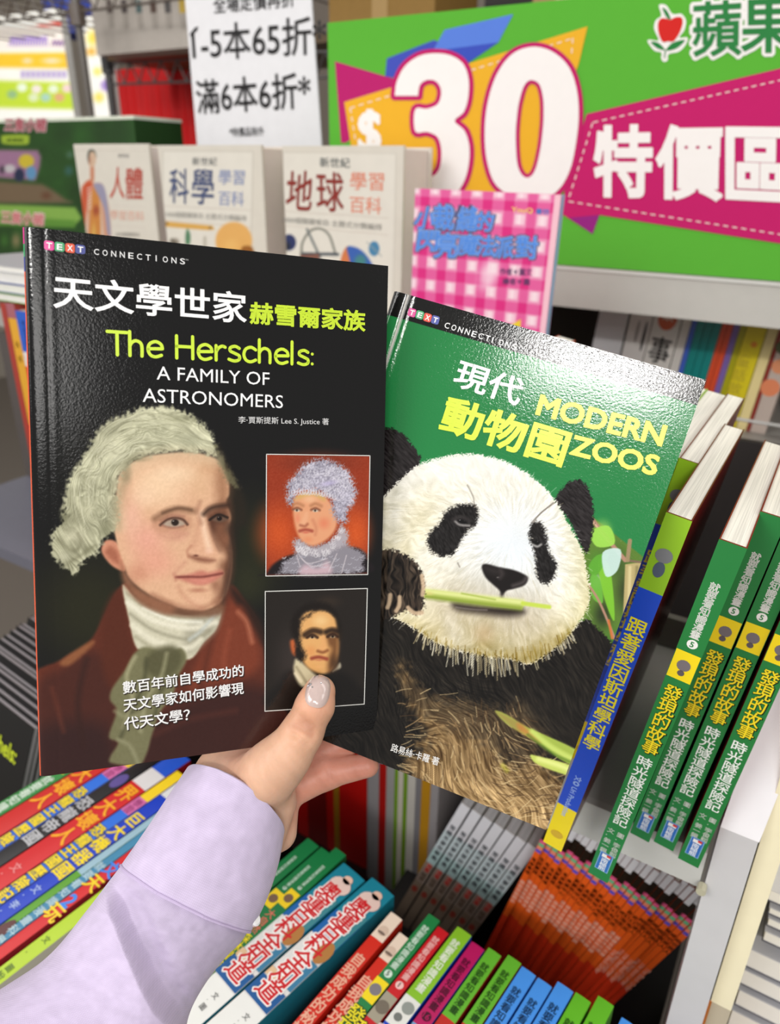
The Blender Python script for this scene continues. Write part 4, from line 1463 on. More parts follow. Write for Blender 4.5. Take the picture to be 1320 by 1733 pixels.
za = rp(60, 30)[2]
truss('shelf_edge', (a[0] - 1.2, YR, za), (a[0], YR, za), .05, 16, (92, 82, 74))
truss('shelf_edge', (a[0], YR, za), (a[0] + 1.0, YR, za), .05, 14, (92, 82, 74))
m = MB(wro)
for k in range(26):
    x = a[0] - 1.2 + k * .085
    m.bar((x, YR, za + .05), (x, YR + .45, za + .05), .003, (110, 100, 92), 6)
m.build('shelf_wires', M_METAL, wr)
zb = rp(260, 118, Y2)[2]
truss('shelf_edge', (a2[0], Y2, zb - .03), (a2[0] + .9, Y2, zb - .045), .055, 14, (84, 80, 80))
m = MB(wro); m.box((a2[0], Y2 - .01, zb + .03), (a2[0] + .9, Y2 + .4, zb + .05), (104, 84, 58)); m.build('shelf_board', M_BOARD, wr)

# pale carton on the rack
YC = 1.66
p, q = onY(163, 82, YC), onY(345, 78, YC)
ct = thing('carton', ((p[0] + q[0]) / 2, YC, q[2]), 'pale grey carton with a row of small pictures on the wire rack', 'box')
cto = ((p[0] + q[0]) / 2, YC, q[2])
m = MB(cto); m.box((p[0], YC, q[2]), (q[0], YC + .25, q[2] + .30), (186, 178, 170)); m.build('box', M_CARD, ct)
for k in range(6):
    m = MB(cto)
    q_ = onY(187 + k * 24.5, 22, YC)
    m.box((q_[0] - .011, YC - .001, q_[2]), (q_[0] + .011, YC - .0002, q_[2] + .03), [(96, 84, 80), (84, 76, 76), (90, 110, 110), (90, 70, 60), (84, 80, 80), (190, 160, 60)][k])
    m.box((q_[0] - .010, YC - .001, q_[2] - .034), (q_[0] + .010, YC - .0002, q_[2]), (168, 160, 152))
    m.build('printed_picture', M_INK, ct)

# red cloth behind the rack
YD = 2.0
rc = np.array([onY(x, y, YD) for x, y in ((196, 118), (345, 118), (345, 300), (196, 300))])
n_ = 60
V, Fq = [], []
for j in range(2):
    for i in range(n_):
        u = i / (n_ - 1)
        x = rc[0][0] + (rc[1][0] - rc[0][0]) * u
        z = rc[0][2] if j == 0 else rc[2][2] - .3
        V.append((x, YD + .012 * math.sin(u * 19) * (.3 + j) + .006 * math.sin(u * 47), z))
for i in range(n_ - 1): Fq.append((n_ + i, n_ + i + 1, i + 1, i))
V2 = [(x, y + .003, z) for x, y, z in V]
nV = len(V)
Fq = Fq + [tuple(reversed([k + nV for k in f])) for f in Fq]
me = raw_mesh('red_cloth', np.array(V + V2), Fq, np.tile(lin((226, 30, 34)), (nV * 2, 1)), True)
tag(link('hanging_cloth', me, M_MATTE), 'bright red cloth hanging in folds behind the wire rack', 'cloth')

# bright poster at far left and its narrow neighbour
YQ = 2.1
for nm, lab, x0, x1, yt, yb in (('glowing_poster', 'bright glowing poster in white and yellow at the far left', -60, 132, 36, 240), ('glowing_poster', 'narrow bright poster with yellow flowers between the rack posts', 139, 204, 30, 240)):
    p, q = onY(x0, yt, YQ), onY(x1, yb, YQ)
    lo = ((p[0] + q[0]) / 2, YQ, q[2] - .25)
    lt = thing(nm, lo, lab, 'poster')
    m = MB(lo); m.box((p[0], YQ + .001, q[2] - .25), (q[0], YQ + .03, p[2]), (240, 240, 236)); m.build('case', M_BOARD, lt)

    def paint_poster(a, U, V, x0=x0):
        a.C[:] = (250, 248, 240)
        a.zoom(0, 0, 3.882)
        if x0 < 0:
            a.shape([(180, 190), (400, 140), (470, 180), (300, 215)], (224, 90, 80), 3)
            a.shape([(-300, 190), (470, 170), (480, 330), (-300, 330)], (246, 236, 226), 3, smooth=False)
            for k in range(13): a.line([(60 + k * 19, 300 - k), (75 + k * 19, 240), (82 + k * 19, 300)], (150, 120, 200), 2.2, 1.5)
            for k in range(6): a.line([(340 + k * 22, 300), (352 + k * 22, 265), (360 + k * 22, 300)], (130, 90, 150), 2.2, 1.5)
            a.shape([(-300, 350), (485, 345), (490, 450), (-300, 440)], (246, 200, 50), 4, smooth=False)
            a.ell(180, 400, 60, 34, (236, 228, 200), .9); a.ell(340, 400, 110, 34, (240, 232, 210), .9)
            for k in range(9): a.shape([(140 + k * 34, 470), (160 + k * 34, 470), (158 + k * 34, 510), (142 + k * 34, 510)], (170, 150, 206), 3)
            a.shape([(-300, 520), (500, 545), (530, 720), (-300, 700)], (196, 222, 60), 5, smooth=False)
            for cx, cy, c in ((145, 575, (240, 250, 236)), (240, 585, (246, 232, 236)), (350, 585, (236, 246, 226)), (440, 580, (246, 214, 220)), (80, 620, (150, 190, 140)), (220, 640, (226, 236, 200)), (390, 640, (226, 170, 130)), (300, 640, (170, 210, 200))):
                a.ell(cx, cy, 48, 40, c, .95, 0, .4)
        else:
            a.ell(610, 250, 70, 90, (246, 210, 60), .9); a.ell(600, 340, 60, 50, (236, 170, 50), .9); a.ell(640, 470, 50, 50, (248, 222, 80), .8); a.ell(650, 640, 60, 60, (248, 214, 60), .8); a.ell(720, 560, 80, 60, (150, 120, 200), .9, 0, .4)
            a.ell(760, 445, 30, 28, (250, 224, 90), .9); a.ell(770, 370, 36, 24, (250, 240, 190), .9)

    ob = mini_art((p[0], YQ, p[2]), q[0] - p[0], p[2] - q[2], 130, 120, paint_poster, lt, 'poster_print', .0008, off=lo)
    ob.data.materials.clear()
    mt, nt, bsdf = new_mat('glowing_print')
    at = nt.nodes.new('ShaderNodeVertexColor'); at.layer_name = 'Col'
    nt.links.new(at.outputs['Color'], bsdf.inputs['Base Color']); nt.links.new(at.outputs['Color'], bsdf.inputs['Emission Color'])
    bsdf.inputs['Emission Strength'].default_value = 0.62  # emission in the print's own colours makes the posters brighter
    ob.data.materials.append(mt)

# blue and brown cartons seen above
for nm, lab, x0, x1, y0, y1, Y, col in (('carton', 'deep blue carton behind the top of the wire rack', 66, 170, -30, 50, 2.3, (70, 90, 190)), ('carton', 'brown cardboard carton on the dark shelf above the green sign', 556, 735, -30, 34, 1.6, (150, 116, 60)),
                                        ('carton', 'tan cardboard carton at the top edge beside the shop emblem', 905, 1010, -40, 12, 1.7, (170, 140, 96))):
    p, q = onY(x0, y0, Y), onY(x1, y1, Y)
    lo = ((p[0] + q[0]) / 2, Y, q[2])
    t = thing(nm, lo, lab, 'box')
    m = MB(lo); m.box((p[0], Y, q[2]), (q[0], Y + .2, p[2] + .1), col); m.build('box', M_CARD, t)
    m = MB(lo); m.box(((p[0] + q[0]) / 2 - .02, Y - .0012, q[2]), ((p[0] + q[0]) / 2 + .02, Y - .0002, p[2] + .1), tuple(min(255, c + 26) for c in col)); m.build('tape', M_INK, t)
hs = thing('high_shelf', (-0.4, 1.7, 1.5), 'dark high shelf behind the green sale sign', 'shelf')
m = MB((-0.4, 1.7, 1.5)); m.box((-1.0, 1.55, 1.50), (0.8, 2.1, 1.53), (70, 60, 50)); m.build('board', M_BOARD, hs)
m = MB((-0.4, 1.7, 1.5)); m.box((-1.0, 2.1, 0.5), (0.8, 2.13, 2.4), (40, 34, 32)); m.build('back_panel', M_BOARD, hs)

# ------------------------------------------------------------------ left edge: upright books, flat books, pile of copies of the black book
YL = 0.60
lsz = onY(30, 915, YL)[2]
ls = thing('side_shelf', (-0.9, .65, 0.0), 'slate grey shelf board at the left carrying red and orange books', 'shelf')
m = MB((-0.9, .65, 0)); m.box((-1.3, YL - .03, lsz - .02), (-0.63, .93, lsz), (110, 110, 122)); m.build('board', M_BOARD, ls)
m = MB((-0.9, .65, 0)); m.box((-1.3, .78, lsz), (-0.63, .80, 1.08), (90, 84, 82)); m.build('back_panel', M_BOARD, ls)
yc = lambda y: 430 + y / 3.466
xc = lambda x: x / 3.466
for i, (xa, xb, yt, base, bands, lab, let) in enumerate([
    (-30, 2, 512, (170, 60, 50), None, 'rust red book at the very left edge', None),
    (3, 52, 512, (190, 70, 60), [(0, .02, (170, 100, 110)), (.02, .17, (228, 168, 50)), (.17, .3, (196, 66, 56))], 'orange and red book with a yellow panel, left of the blue topped book', lambda m, fr, t, h: m.vtext(fr, '故事', .5 * t, -.05, .010, .02, (170, 90, 30), .0)),
    (60, 130, 525, (206, 30, 28), [(0, .055, (44, 96, 200)), (.055, .075, (226, 220, 216)), (.075, .3, (214, 34, 28))], 'red book with blue top and yellow title next to the black cover', lambda m, fr, t, h: (m.vtext(fr, '科學大發現', .5 * t, -.080, .0145, .0165, (246, 206, 50), .04), m.vtext(fr, '學習漫畫', .5 * t, -.012, .008, .009, (150, 180, 236), .0), patch(m, fr, .15 * t, .85 * t, h - .03, h - .008, (110, 120, 190)))),
    (132, 170, 530, (210, 140, 60), [(0, .15, (214, 170, 160)), (.15, .3, (216, 130, 40))], 'thin pale pink and orange book touching the black cover', None)]):
    p, q = onY(xc(xa) + 8, yt, YL), onY(xc(xb) + 8, yt, YL)
    h = p[2] - lsz
    bands = [(a, min(b, h), c) for a, b, c in bands] if bands else None
    book('paperback', lab, 'book', 'upright books at the left edge', frame_matrix((p[0], YL, lsz), (1, 0, 0), (0, 1, 0), (0, 0, 1)), (q[0] - p[0]) * .97, .16, h, base, bands, let)
zt = max(onY(20, 512, YL)[2], lsz + .1)
for i, (c, lab, th) in enumerate([((120, 160, 60), 'lime covered book lying flat on the upright books, lowest of the flat ones', .010), ((70, 90, 160), 'blue covered book lying flat in the left pile, second from below', .012), ((226, 226, 222), 'white book lying flat in the left pile, third from below', .012), ((180, 180, 186), 'grey book lying flat on top of the left pile', .008)]):
    z0 = zt + .0005
    t = thing('paperback', (-0.72, YL + .07, z0), lab, 'book', 'flat books at the left edge')
    o2 = (-0.72, YL + .07, z0)
    x1 = onY(44, 470, YL)[0] + .0
    m = MB(o2); m.box((x1 - .2, YL + .004 * i, z0), (x1 + .012, YL + .14, z0 + .0008), c); m.box((x1 - .2, YL + .004 * i, z0 + th - .0008), (x1 + .012, YL + .14, z0 + th), c); m.build('cover', M_PRINT, t)
    m = MB(o2); m.box((x1 - .199, YL + .004 * i + .001, z0 + .0008), (x1 + .011, YL + .139, z0 + th - .0008), (232, 230, 224)); m.build('page_block', M_MATTE, t)
    zt = z0 + th

def ORDX(i):
    n_ = i + 1
    tens = {2: 'twenty', 3: 'thirty', 4: 'forty'}[n_ // 10]
    return {20: 'twentieth', 30: 'thirtieth', 40: 'fortieth'}.get(n_) or tens + '-' + ORD[n_ % 10 - 1]


# pile of black covered copies, standing cover-out and leaning back
dC = 0.80
c_tr, c_br = P(58, 1233, dC), P(33, 1350, dC * 1.012)
_e = c_br - c_tr
c_tl = P(-60, 1140, ((c_tr - CAM) @ _e) / (ray(-60, 1140) @ _e))
cx_ = unit(c_tr - c_tl)                       # along the top edge, to the right
cz_ = c_tr - c_br; cz_ = unit(cz_ - cx_ * (cz_ @ cx_))
cn_ = np.cross(cx_, cz_)                      # towards the viewer is -(back)
cn_ = cn_ if cn_ @ (CAM - c_tr) > 0 else -cn_
wB, hB = 0.17, 0.20
tz = float((c_tr - cz_ * hB)[2]) - .002
dt = thing('display_table', (-.83, .5, 0.0), 'low dark table under the leaning pile of black books', 'table')
m = MB((-.83, .5, 0.0)); m.box((-1.0, .31, 0), (-.672, .70, tz - .02), (60, 56, 54)); m.build('plinth', M_BOARD, dt)
m = MB((-.83, .5, 0.0)); m.hexa([(-1.0, .31, tz - .02), (-.672, .31, tz - .02), (-.672, .70, tz - .02), (-1.0, .70, tz - .02), (-1.0, .31, tz), (-.672, .31, tz), (-.672, .70, tz + .09), (-1.0, .70, tz + .09)], (84, 80, 78)); m.build('sloping_board', M_BOARD, dt)
for i in range(42):
    th = 0.0064
    jit = [0, .002, -.003, .001, .004, -.001, -.004][(i * 5) % 7] + (.010 if i > 13 else 0)
    o = c_tr - cn_ * (i * th) + cz_ * (i * th * cn_[2] / cz_[2] + i * .0021) + cz_ * jit * .6 + cx_ * jit * .5
    base = thing('paperback', tuple(o - cz_ * hB), 'black covered copy in the leaning pile at the left edge, %s from the front' % (ORD[i] if i < 19 else ORDX(i)), 'book', 'black copies piled at the left edge')
    m = MB(o - cz_ * hB)

    def slab(a, b, col, ins=0.0):
        pts = []
        for dz in (-hB + ins, -ins):
            for dx, dn in ((-wB + ins, a), (-ins, a), (-ins, b), (-wB + ins, b)):
                pts.append(o + cx_ * dx - cn_ * dn + cz_ * dz)
        m.hexa(pts, col)
    slab(0, .0005, (18, 18, 18)); slab(th - .0008, th - .0003, (60, 56, 56))
    m.build('cover', M_PRINT, base)
    m = MB(o - cz_ * hB); slab(.0005, th - .0008, (176, 170, 174), .0008); m.build('page_block', M_MATTE, base)
    if i == 0:
        PB = Plane(c_tr, cx_, cz_)
        m = MB(o - cz_ * hB)
        fr = (c_tr, cx_, cz_, cn_)
        m.text(fr, 'The Herschels:', -.150, -.052, .0215, .026, (206, 222, 50), .03, .0005)
        m.text(fr, 'A FAMILY OF', -.120, -.074, .011, .013, (226, 226, 226), .0, .0005)
        m.build('lettering', M_INK, base)

# ------------------------------------------------------------------ the two held books
BW = 0.150


class Held:
    def __init__(s, quad, w, pick):
        r = [ray(*p) for p in quad]
        A = np.array([-r[1], r[2], -r[3]]).T
        b, c, d = np.linalg.solve(A, -r[0])
        k = w / np.linalg.norm(b * r[1] - r[0])
        tl, tr, bl_ = CAM + k * r[0], CAM + k * b * r[1], CAM + k * d * r[3]
        s.ex = unit(tr - tl)
        s.ed = unit((bl_ - tl) - s.ex * ((bl_ - tl) @ s.ex))
        s.w, s.h = w, float((bl_ - tl) @ s.ed)
        s.o = tl
        s.n = np.cross(s.ex, -s.ed)            # towards the viewer
        s.pl = Plane(tl, s.ex, -s.ed)

    def depth(s, x, y):
        return float((s.pl.hit(x, y) - CAM) @ FW)

    def at(s, u, v, lift=0.0):
        return s.o + s.ex * u * s.w + s.ed * v * s.h + s.n * lift


B1 = Held([(40, 383), (657, 450), (640, 1238), (68, 1315)], BW, 0)
B2 = Held([(668, 492), (1195, 643), (925, 1405), (440, 1210)], BW, 0)
TH = 0.0036


def make_held(B, label, paint, letters, spine_cols, nx, ny, gk, groove, paper=(236, 232, 224)):
    o0 = B.at(.5, 1.0, -TH / 2)
    root = thing('paperback', tuple(o0), label, 'book', 'two books held in the hand')

    def bend(W):
        d = W - B.o
        u = d @ B.ex / B.w
        v = d @ B.ed / B.h
        g = gk * (-0.00035 * np.exp(-((u - .047) / .006) ** 2) + 0.0002 * np.exp(-((u - .060) / .010) ** 2))
        rim = -0.0022 * np.exp(-np.clip(u, 0, 1) / .006) * (1.0)
        c = groove * np.clip(u, 0, 1) ** 2 * np.clip(v - .45, 0, 1) ** 2
        return W + (g + rim * .5 + c)[:, None] * B.n

    V, Q, X, Y, U, Vv = art_grid(B.o, B.ex, B.ed, B.w, B.h, nx, ny, bend)
    a = Art(X, Y)
    paint(a, U, Vv)
    me = raw_mesh('front_cover', V - o0, Q, lin(np.clip(a.C, 0, 255)), True)
    link('front_cover', me, M_HELD, root)
    B.pl.bend = bend
    m = MB(o0)
    letters(m, B.pl)
    m.build('lettering', M_INK, root)
    # pages, back cover and spine follow the same bend
    n = 26
    def sheet(l0, l1, ins, col, name, mat):
        us = np.linspace(ins, 1 - ins, n); vs = np.linspace(ins, 1 - ins, n)
        P0 = np.array([B.at(u, v) for v in vs for u in us])
        P1 = bend(P0)
        Vt, Vb = P1 + B.n * l0, P1 + B.n * l1
        I = np.arange(n * n).reshape(n, n)
        Fs = []
        for j in range(n - 1):
            for i in range(n - 1):
                Fs.append((I[j + 1, i], I[j + 1, i + 1], I[j, i + 1], I[j, i]))
                Fs.append(tuple(n * n + k for k in (I[j, i], I[j, i + 1], I[j + 1, i + 1], I[j + 1, i])))
        ring = list(I[0, :]) + list(I[1:, -1]) + list(I[-1, ::-1][1:]) + list(I[::-1, 0][1:-1])
        for k in range(len(ring)):
            p, q = ring[k], ring[(k + 1) % len(ring)]
            Fs.append((p, q, q + n * n, p + n * n))
        VV = np.concatenate([Vt, Vb]) - o0
        link(name, raw_mesh(name, VV, Fs, np.tile(lin(col), (len(VV), 1)), False), mat, root)
    sheet(-.00012, -.0005, .0006, (200, 196, 190), 'cover_board', M_PRINT)
    sheet(-.0005, -TH + .0004, .004, paper, 'page_block', M_PAPER)
    sheet(-TH + .0004, -TH, .0006, (60, 60, 60), 'back_cover', M_PRINT)
    m = MB(o0)
    for v0, v1, c in spine_cols:
        k = 12
        for j in range(k):
            va, vb = v0 + (v1 - v0) * j / k, v0 + (v1 - v0) * (j + 1) / k
            q = bend(np.array([B.at(.0004, va), B.at(.0004, vb)]))
            L = -B.ex * .0006
            prof = [(0.0, -.0001), (-.0005, -.0007), (-.0006, -TH + .0006), (0.0, -TH)]
            for (x0, l0), (x1, l1) in zip(prof[:-1], prof[1:]):
                m.poly([q[0] + B.ex * x0 + B.n * l0, q[0] + B.ex * x1 + B.n * l1, q[1] + B.ex * x1 + B.n * l1, q[1] + B.ex * x0 + B.n * l0], c)
    m.build('spine', M_PRINT, root)
    return root


STROKES = {
    'T': ([[(0, .72), (.52, .72)], [(.26, .72), (.26, 0)]], .60), 'h': ([[(0, .76), (0, 0)], [(0, .30), (.05, .41), (.16, .48), (.28, .43), (.33, .30), (.33, 0)]], .50),
    'e': ([[(.01, .25), (.40, .27), (.36, .41), (.21, .49), (.05, .41), (0, .23), (.06, .06), (.20, 0), (.37, .06)]], .52),
    'H': ([[(0, .72), (0, 0)], [(.46, .72), (.46, 0)], [(0, .38), (.46, .38)]], .62), 'r': ([[(0, .48), (0, 0)], [(0, .27), (.07, .40), (.18, .47), (.27, .44)]], .38),
    's': ([[(.31, .43), (.19, .49), (.05, .44), (.04, .33), (.17, .26), (.31, .18), (.30, .05), (.16, 0), (0, .05)]], .45),
    'c': ([[(.36, .41), (.22, .49), (.06, .42), (0, .24), (.06, .06), (.20, 0), (.36, .07)]], .47), 'l': ([[(0, .76), (0, 0)]], .20),
    ':': ([[(0, .38), (.001, .38)], [(0, .04), (.001, .04)]], .12), ' ': ([], .28)}


def stroke_text(mb, pl, txt, bl, br, top, col, wd=.105, lift=.0003):
    A, Bp, T = pl.hit(*bl), pl.hit(*br), pl.hit(*top)
    ex = unit(Bp - A); ey = np.cross(pl.n, ex)
    total = sum(STROKES[c][1] for c in txt)
    sx = np.linalg.norm(Bp - A) / total
    sy = ((T - A) @ ey) / .72
    x = 0
    k = 0
    for ch in txt:
        st, adv = STROKES[ch]
        for s in st:
            p = np.array(s, float)
            if len(p) > 2:
                p = spline(p, 5, False) if ch != 'e' else np.concatenate([p[:1], spline(p[1:], 5, False)])
            p = np.stack([(x + p[:, 0]) * sx, p[:, 1] * sy], 1)
            r = wd * sy / 2
            def put(pts):
                nonlocal k
                k += 1
                W = np.array([A + ex * q[0] + ey * q[1] for q in pts]) + pl.n * (lift + (k % 7) * 2e-6)
                if pl.bend is not None: W = pl.bend(W)
                mb.poly(W, col)
            for i in range(len(p) - 1):
                d = p[i + 1] - p[i]; L = np.linalg.norm(d)
                if L < 1e-9: continue
                nn = np.array([-d[1], d[0]]) / L * r
                put([p[i] + nn, p[i] - nn, p[i + 1] - nn, p[i + 1] + nn])
            for q in p:
                put([q + r * np.array([math.cos(t), math.sin(t)]) for t in np.arange(10) * .2 * math.pi])
        x += adv


def tiles(mb, pl, zz, boxes, ls):
    for (pts, col), ch in zip(boxes, ls):
        q = np.array([zz(*p) for p in pts], float)           # tl tr br bl
        c = q.mean(0)
        rr = []
        for i in range(4):
            a, b, d = q[i], q[i - 1], q[(i + 1) % 4]
            rr += [a + (b - a) * .22, a + (b - a) * .06 + (d - a) * .06, a + (d - a) * .22]
        W = pl.px(rr, .00012)
        if pl.bend is not None: W = pl.bend(W)
        mb.poly(W[::-1], col)
        s = lambda p: tuple(c + (np.array(p) - c))
        w_, h_ = q[1] - q[0], q[3] - q[0]
        bl = q[0] + w_ * .22 + h_ * .84; br = q[0] + w_ * .80 + h_ * .84; tl = q[0] + w_ * .22 + h_ * .20
        pl.fit(mb, ch, bl, br, tl, (250, 250, 250), .04, .0003)


def letters1(m, pl):
    zz = lambda x, y: (30 + x / 2.0625, 370 + y / 2.0625)
    z4_ = lambda x, y: (30 + x / 2.0625, 680 + y / 2.0625)
    tiles(m, pl, zz, [([(92, 75), (127, 80), (127, 113), (92, 108)], (226, 58, 150)), ([(129, 80), (163, 85), (163, 117), (129, 113)], (66, 170, 110)),
                      ([(166, 85), (199, 89), (199, 122), (166, 117)], (226, 84, 50)), ([(201, 89), (236, 94), (236, 125), (201, 121)], (70, 78, 150))], 'TEXT')
    # wide set series name
    word = 'CONNECTIONS'
    for i, ch in enumerate(word):
        f = i / (len(word) - 1)
        x = 266 + f * (566 - 266); y = 126 + f * (159 - 126)
        wch = 4 if ch == 'I' else 18
        x += 5 if ch == 'I' else 0
        pl.fit(m, ch, zz(x, y), zz(x + wch, y + wch * .11), zz(x, y - 21), (232, 232, 232), .02, .00022)
    pl.fit(m, 'TM', zz(585, 146), zz(595, 147), zz(585, 141), (200, 200, 200), .0, .0002)
    pl.fit(m, '天文學世家', zz(124, 312), zz(799, 368), zz(127, 193), (250, 250, 250), .028, .00025)
    pl.fit(m, '赫雪爾家族', zz(808, 368), zz(1213, 396), zz(812, 289), (204, 232, 52), .045, .00025)
    stroke_text(m, pl, 'The Herschels:', zz(314, 474), zz(1040, 512), zz(314, 394), (208, 236, 60))
    pl.fit(m, 'A FAMILY OF', zz(485, 562), zz(878, 582), zz(487, 515), (250, 250, 250), -.004, .00022)
    pl.fit(m, 'ASTRONOMERS', zz(436, 640), zz(925, 662), zz(439, 592), (250, 250, 250), -.004, .00022)
    pl.fit(m, '李‧賈斯提斯 Lee S. Justice 著', zz(770, 718), zz(1085, 724), zz(772, 690), (226, 226, 226), .0, .00022)
    for t, bl, br, tl in (('數百年前自學成功的', (368, 1020), (790, 958), (366, 975)), ('天文學家如何影響現', (370, 1082), (790, 1020), (368, 1036)), ('代天文學？', (372, 1147), (602, 1113), (370, 1101))):
        pl.fit(m, t, (z4_(*bl)[0] + 1.5, z4_(*bl)[1] + 2), (z4_(*br)[0] + 1.5, z4_(*br)[1] + 2), (z4_(*tl)[0] + 1.5, z4_(*tl)[1] + 2), (40, 24, 20), .02, .00018)
        pl.fit(m, t, z4_(*bl), z4_(*br), z4_(*tl), (246, 246, 246), .022, .00030)
    # thin white frames round the two small portraits
    for q in ([(868, 183), (1229, 188), (1222, 603), (866, 608)], [(864, 662), (1221, 652), (1214, 1060), (864, 1082)]):
        p = np.array([z4_(*k) for k in q])
        for i in range(4):
            a, b = p[i], p[(i + 1) % 4]
            d = unit(b - a) * .7; nn = np.array([-d[1], d[0]])
            seg = [(a - d + nn + (b - a + 2 * d) * t, a - d - nn + (b - a + 2 * d) * t) for t in np.linspace(0, 1, 9)]
            for (p0, p1), (p2, p3) in zip(seg[:-1], seg[1:]):
                W = pl.px([p0, p1, p3, p2], .0002)
                if pl.bend is not None: W = pl.bend(W)
                m.poly(W, (226, 226, 222))


def brush(a, amt=14, s=.12, seed=1):
    n = (fbm(a.X * s, a.Y * s, seed, 4) - .5) * 2 * amt
    return n[:, None]


def paint1(a, U, V):
    X, Y = a.X, a.Y
    a.C[:] = (15, 15, 16)
    # painted ground of the large portrait
    a.zoom(30, 680, 2.0625)
    a.ell(250, 720, 330, 330, (36, 36, 20), .95, 0, .1)
    a.ell(830, 520, 190, 300, (34, 36, 20), .9, 0, .1)
    a.ell(800, 640, 110, 120, (44, 46, 26), .7)
    a.ell(330, 250, 330, 330, (22, 22, 16), .8)
    # coat
    a.shape([(40, 985), (150, 900), (250, 835), (300, 745), (345, 660), (385, 640), (440, 760), (560, 860), (690, 720), (742, 640), (790, 690), (850, 790), (862, 900), (880, 1010), (960, 1130), (900, 1240), (40, 1340)], (92, 42, 28), 4)
    a.shape([(60, 1010), (160, 930), (260, 870), (330, 930), (360, 1100), (330, 1330), (40, 1340)], (66, 32, 26), 14, .8)
    a.shape([(300, 745), (345, 660), (375, 700), (390, 800), (400, 900), (330, 1000), (290, 900)], (84, 38, 24), 10, .9)
    a.shape([(150, 905), (250, 838), (262, 850), (180, 920)], (150, 96, 60), 5, .8)
    a.shape([(640, 880), (700, 770), (745, 690), (790, 735), (825, 800), (850, 900), (800, 960), (700, 1000), (600, 1010)], (122, 56, 36), 12, .95)
    a.shape([(742, 640), (850, 760), (860, 850), (830, 800), (790, 720), (760, 700)], (40, 24, 18), 8, .9)
    a.line([(770, 735), (800, 770), (818, 840)], (176, 106, 80), 7, 8, .8)
    a.line([(690, 790), (660, 900), (640, 1000)], (88, 40, 26), 10, 12, .8); a.line([(740, 800), (720, 900), (730, 980)], (146, 72, 50), 8, 10, .6)
    a.shape([(480, 1110), (700, 1000), (880, 1000), (960, 1130), (900, 1240), (400, 1300)], (52, 26, 24), 22, .9)
    a.shape([(60, 1150), (300, 1130), (330, 1330), (50, 1340)], (48, 26, 26), 24, .9)
    a.line([(240, 900), (210, 1050), (230, 1200)], (50, 26, 22), 8, 12, .8); a.line([(120, 1000), (160, 1150)], (110, 54, 38), 5, 10, .5)
    a.line([(480, 1160), (600, 1110), (760, 1080)], (84, 42, 34), 7, 12, .6)
    # neck cloth and frill
    a.shape([(366, 640), (420, 690), (520, 730), (620, 745), (705, 720), (695, 790), (650, 840), (600, 900), (520, 880), (440, 870), (410, 850), (388, 760)], (206, 202, 178), 3)
    a.shape([(620, 745), (705, 720), (695, 790), (650, 840), (600, 880), (580, 820)], (170, 166, 146), 10, .9)
    for k, (p, c, w) in enumerate([([(385, 700), (470, 760), (600, 790), (690, 770)], (236, 232, 212), 9), ([(392, 740), (480, 800), (600, 830), (670, 800)], (150, 146, 124), 5), ([(400, 780), (480, 835), (590, 860), (640, 830)], (232, 228, 206), 9),
                                    ([(380, 668), (460, 722), (560, 752), (690, 745)], (168, 164, 140), 5), ([(410, 820), (480, 862), (560, 876)], (160, 156, 130), 5), ([(440, 720), (540, 762), (640, 770)], (244, 242, 226), 6), ([(600, 830), (640, 800), (690, 740)], (190, 196, 190), 6)]):
        a.line(p, c, w, 6, .75)
    a.shape([(405, 880), (450, 855), (520, 880), (570, 860), (590, 900), (560, 960), (540, 1030), (500, 1080), (470, 1160), (450, 1230), (420, 1270), (330, 1262), (322, 1240), (350, 1190), (318, 1168), (345, 1080), (322, 1040), (330, 1000), (372, 940)], (116, 114, 82), 4)
    a.shape([(470, 870), (540, 850), (575, 890), (545, 950), (480, 960), (440, 920)], (84, 82, 56), 8, .9)
    for p, c in (([(410, 890), (380, 960), (400, 1040), (370, 1140)], (176, 172, 136)), ([(520, 880), (500, 960), (450, 1040), (430, 1150)], (160, 158, 124)), ([(450, 900), (440, 980), (400, 1080), (360, 1170)], (70, 70, 48)), ([(350, 1180), (390, 1200), (420, 1260)], (150, 148, 116)), ([(340, 1080), (380, 1100), (440, 1090)], (146, 144, 110)), ([(560, 960), (500, 1010), (480, 1100)], (72, 72, 48))):
        a.line(p, c, 6, 7, .7)
    a.shape([(400, 650), (520, 700), (640, 720), (715, 690), (712, 740), (630, 752), (520, 742), (430, 705)], (120, 82, 60), 6, .9)
    # dark side hair and neck shadow
    a.shape([(700, 150), (740, 230), (790, 330), (800, 420), (770, 450), (760, 540), (740, 440), (735, 300)], (34, 28, 20), 8, .95)
    # ear, jaw, face
    a.shape([(292, 520), (308, 484), (345, 490), (372, 540), (376, 588), (350, 585), (318, 562)], (206, 140, 112), 3)
    a.shape([(305, 525), (325, 505), (350, 530), (352, 565), (328, 552)], (150, 84, 62), 6, .7)
    skin = (222, 176, 142)
    a.shape([(345, 320), (360, 250), (420, 200), (520, 180), (620, 178), (700, 205), (733, 262), (738, 320), (728, 350), (744, 400), (738, 450), (748, 530), (744, 610), (720, 685), (670, 722), (610, 726), (545, 712), (450, 668), (390, 615), (368, 560), (345, 490), (335, 420)], skin, 3)
    a.shape([(360, 560), (390, 615), (450, 668), (545, 712), (520, 740), (430, 700), (372, 640)], (150, 100, 74), 8, .8)
    a.ell(490, 290, 150, 120, (240, 206, 170), .9, 0, .1); a.ell(600, 250, 130, 80, (232, 196, 160), .8)
    a.ell(450, 480, 110, 100, (228, 164, 144), .85); a.ell(480, 560, 120, 90, (226, 158, 136), .7); a.ell(400, 400, 60, 110, (232, 180, 158), .7)
    a.ell(640, 300, 60, 80, (222, 180, 142), .7)
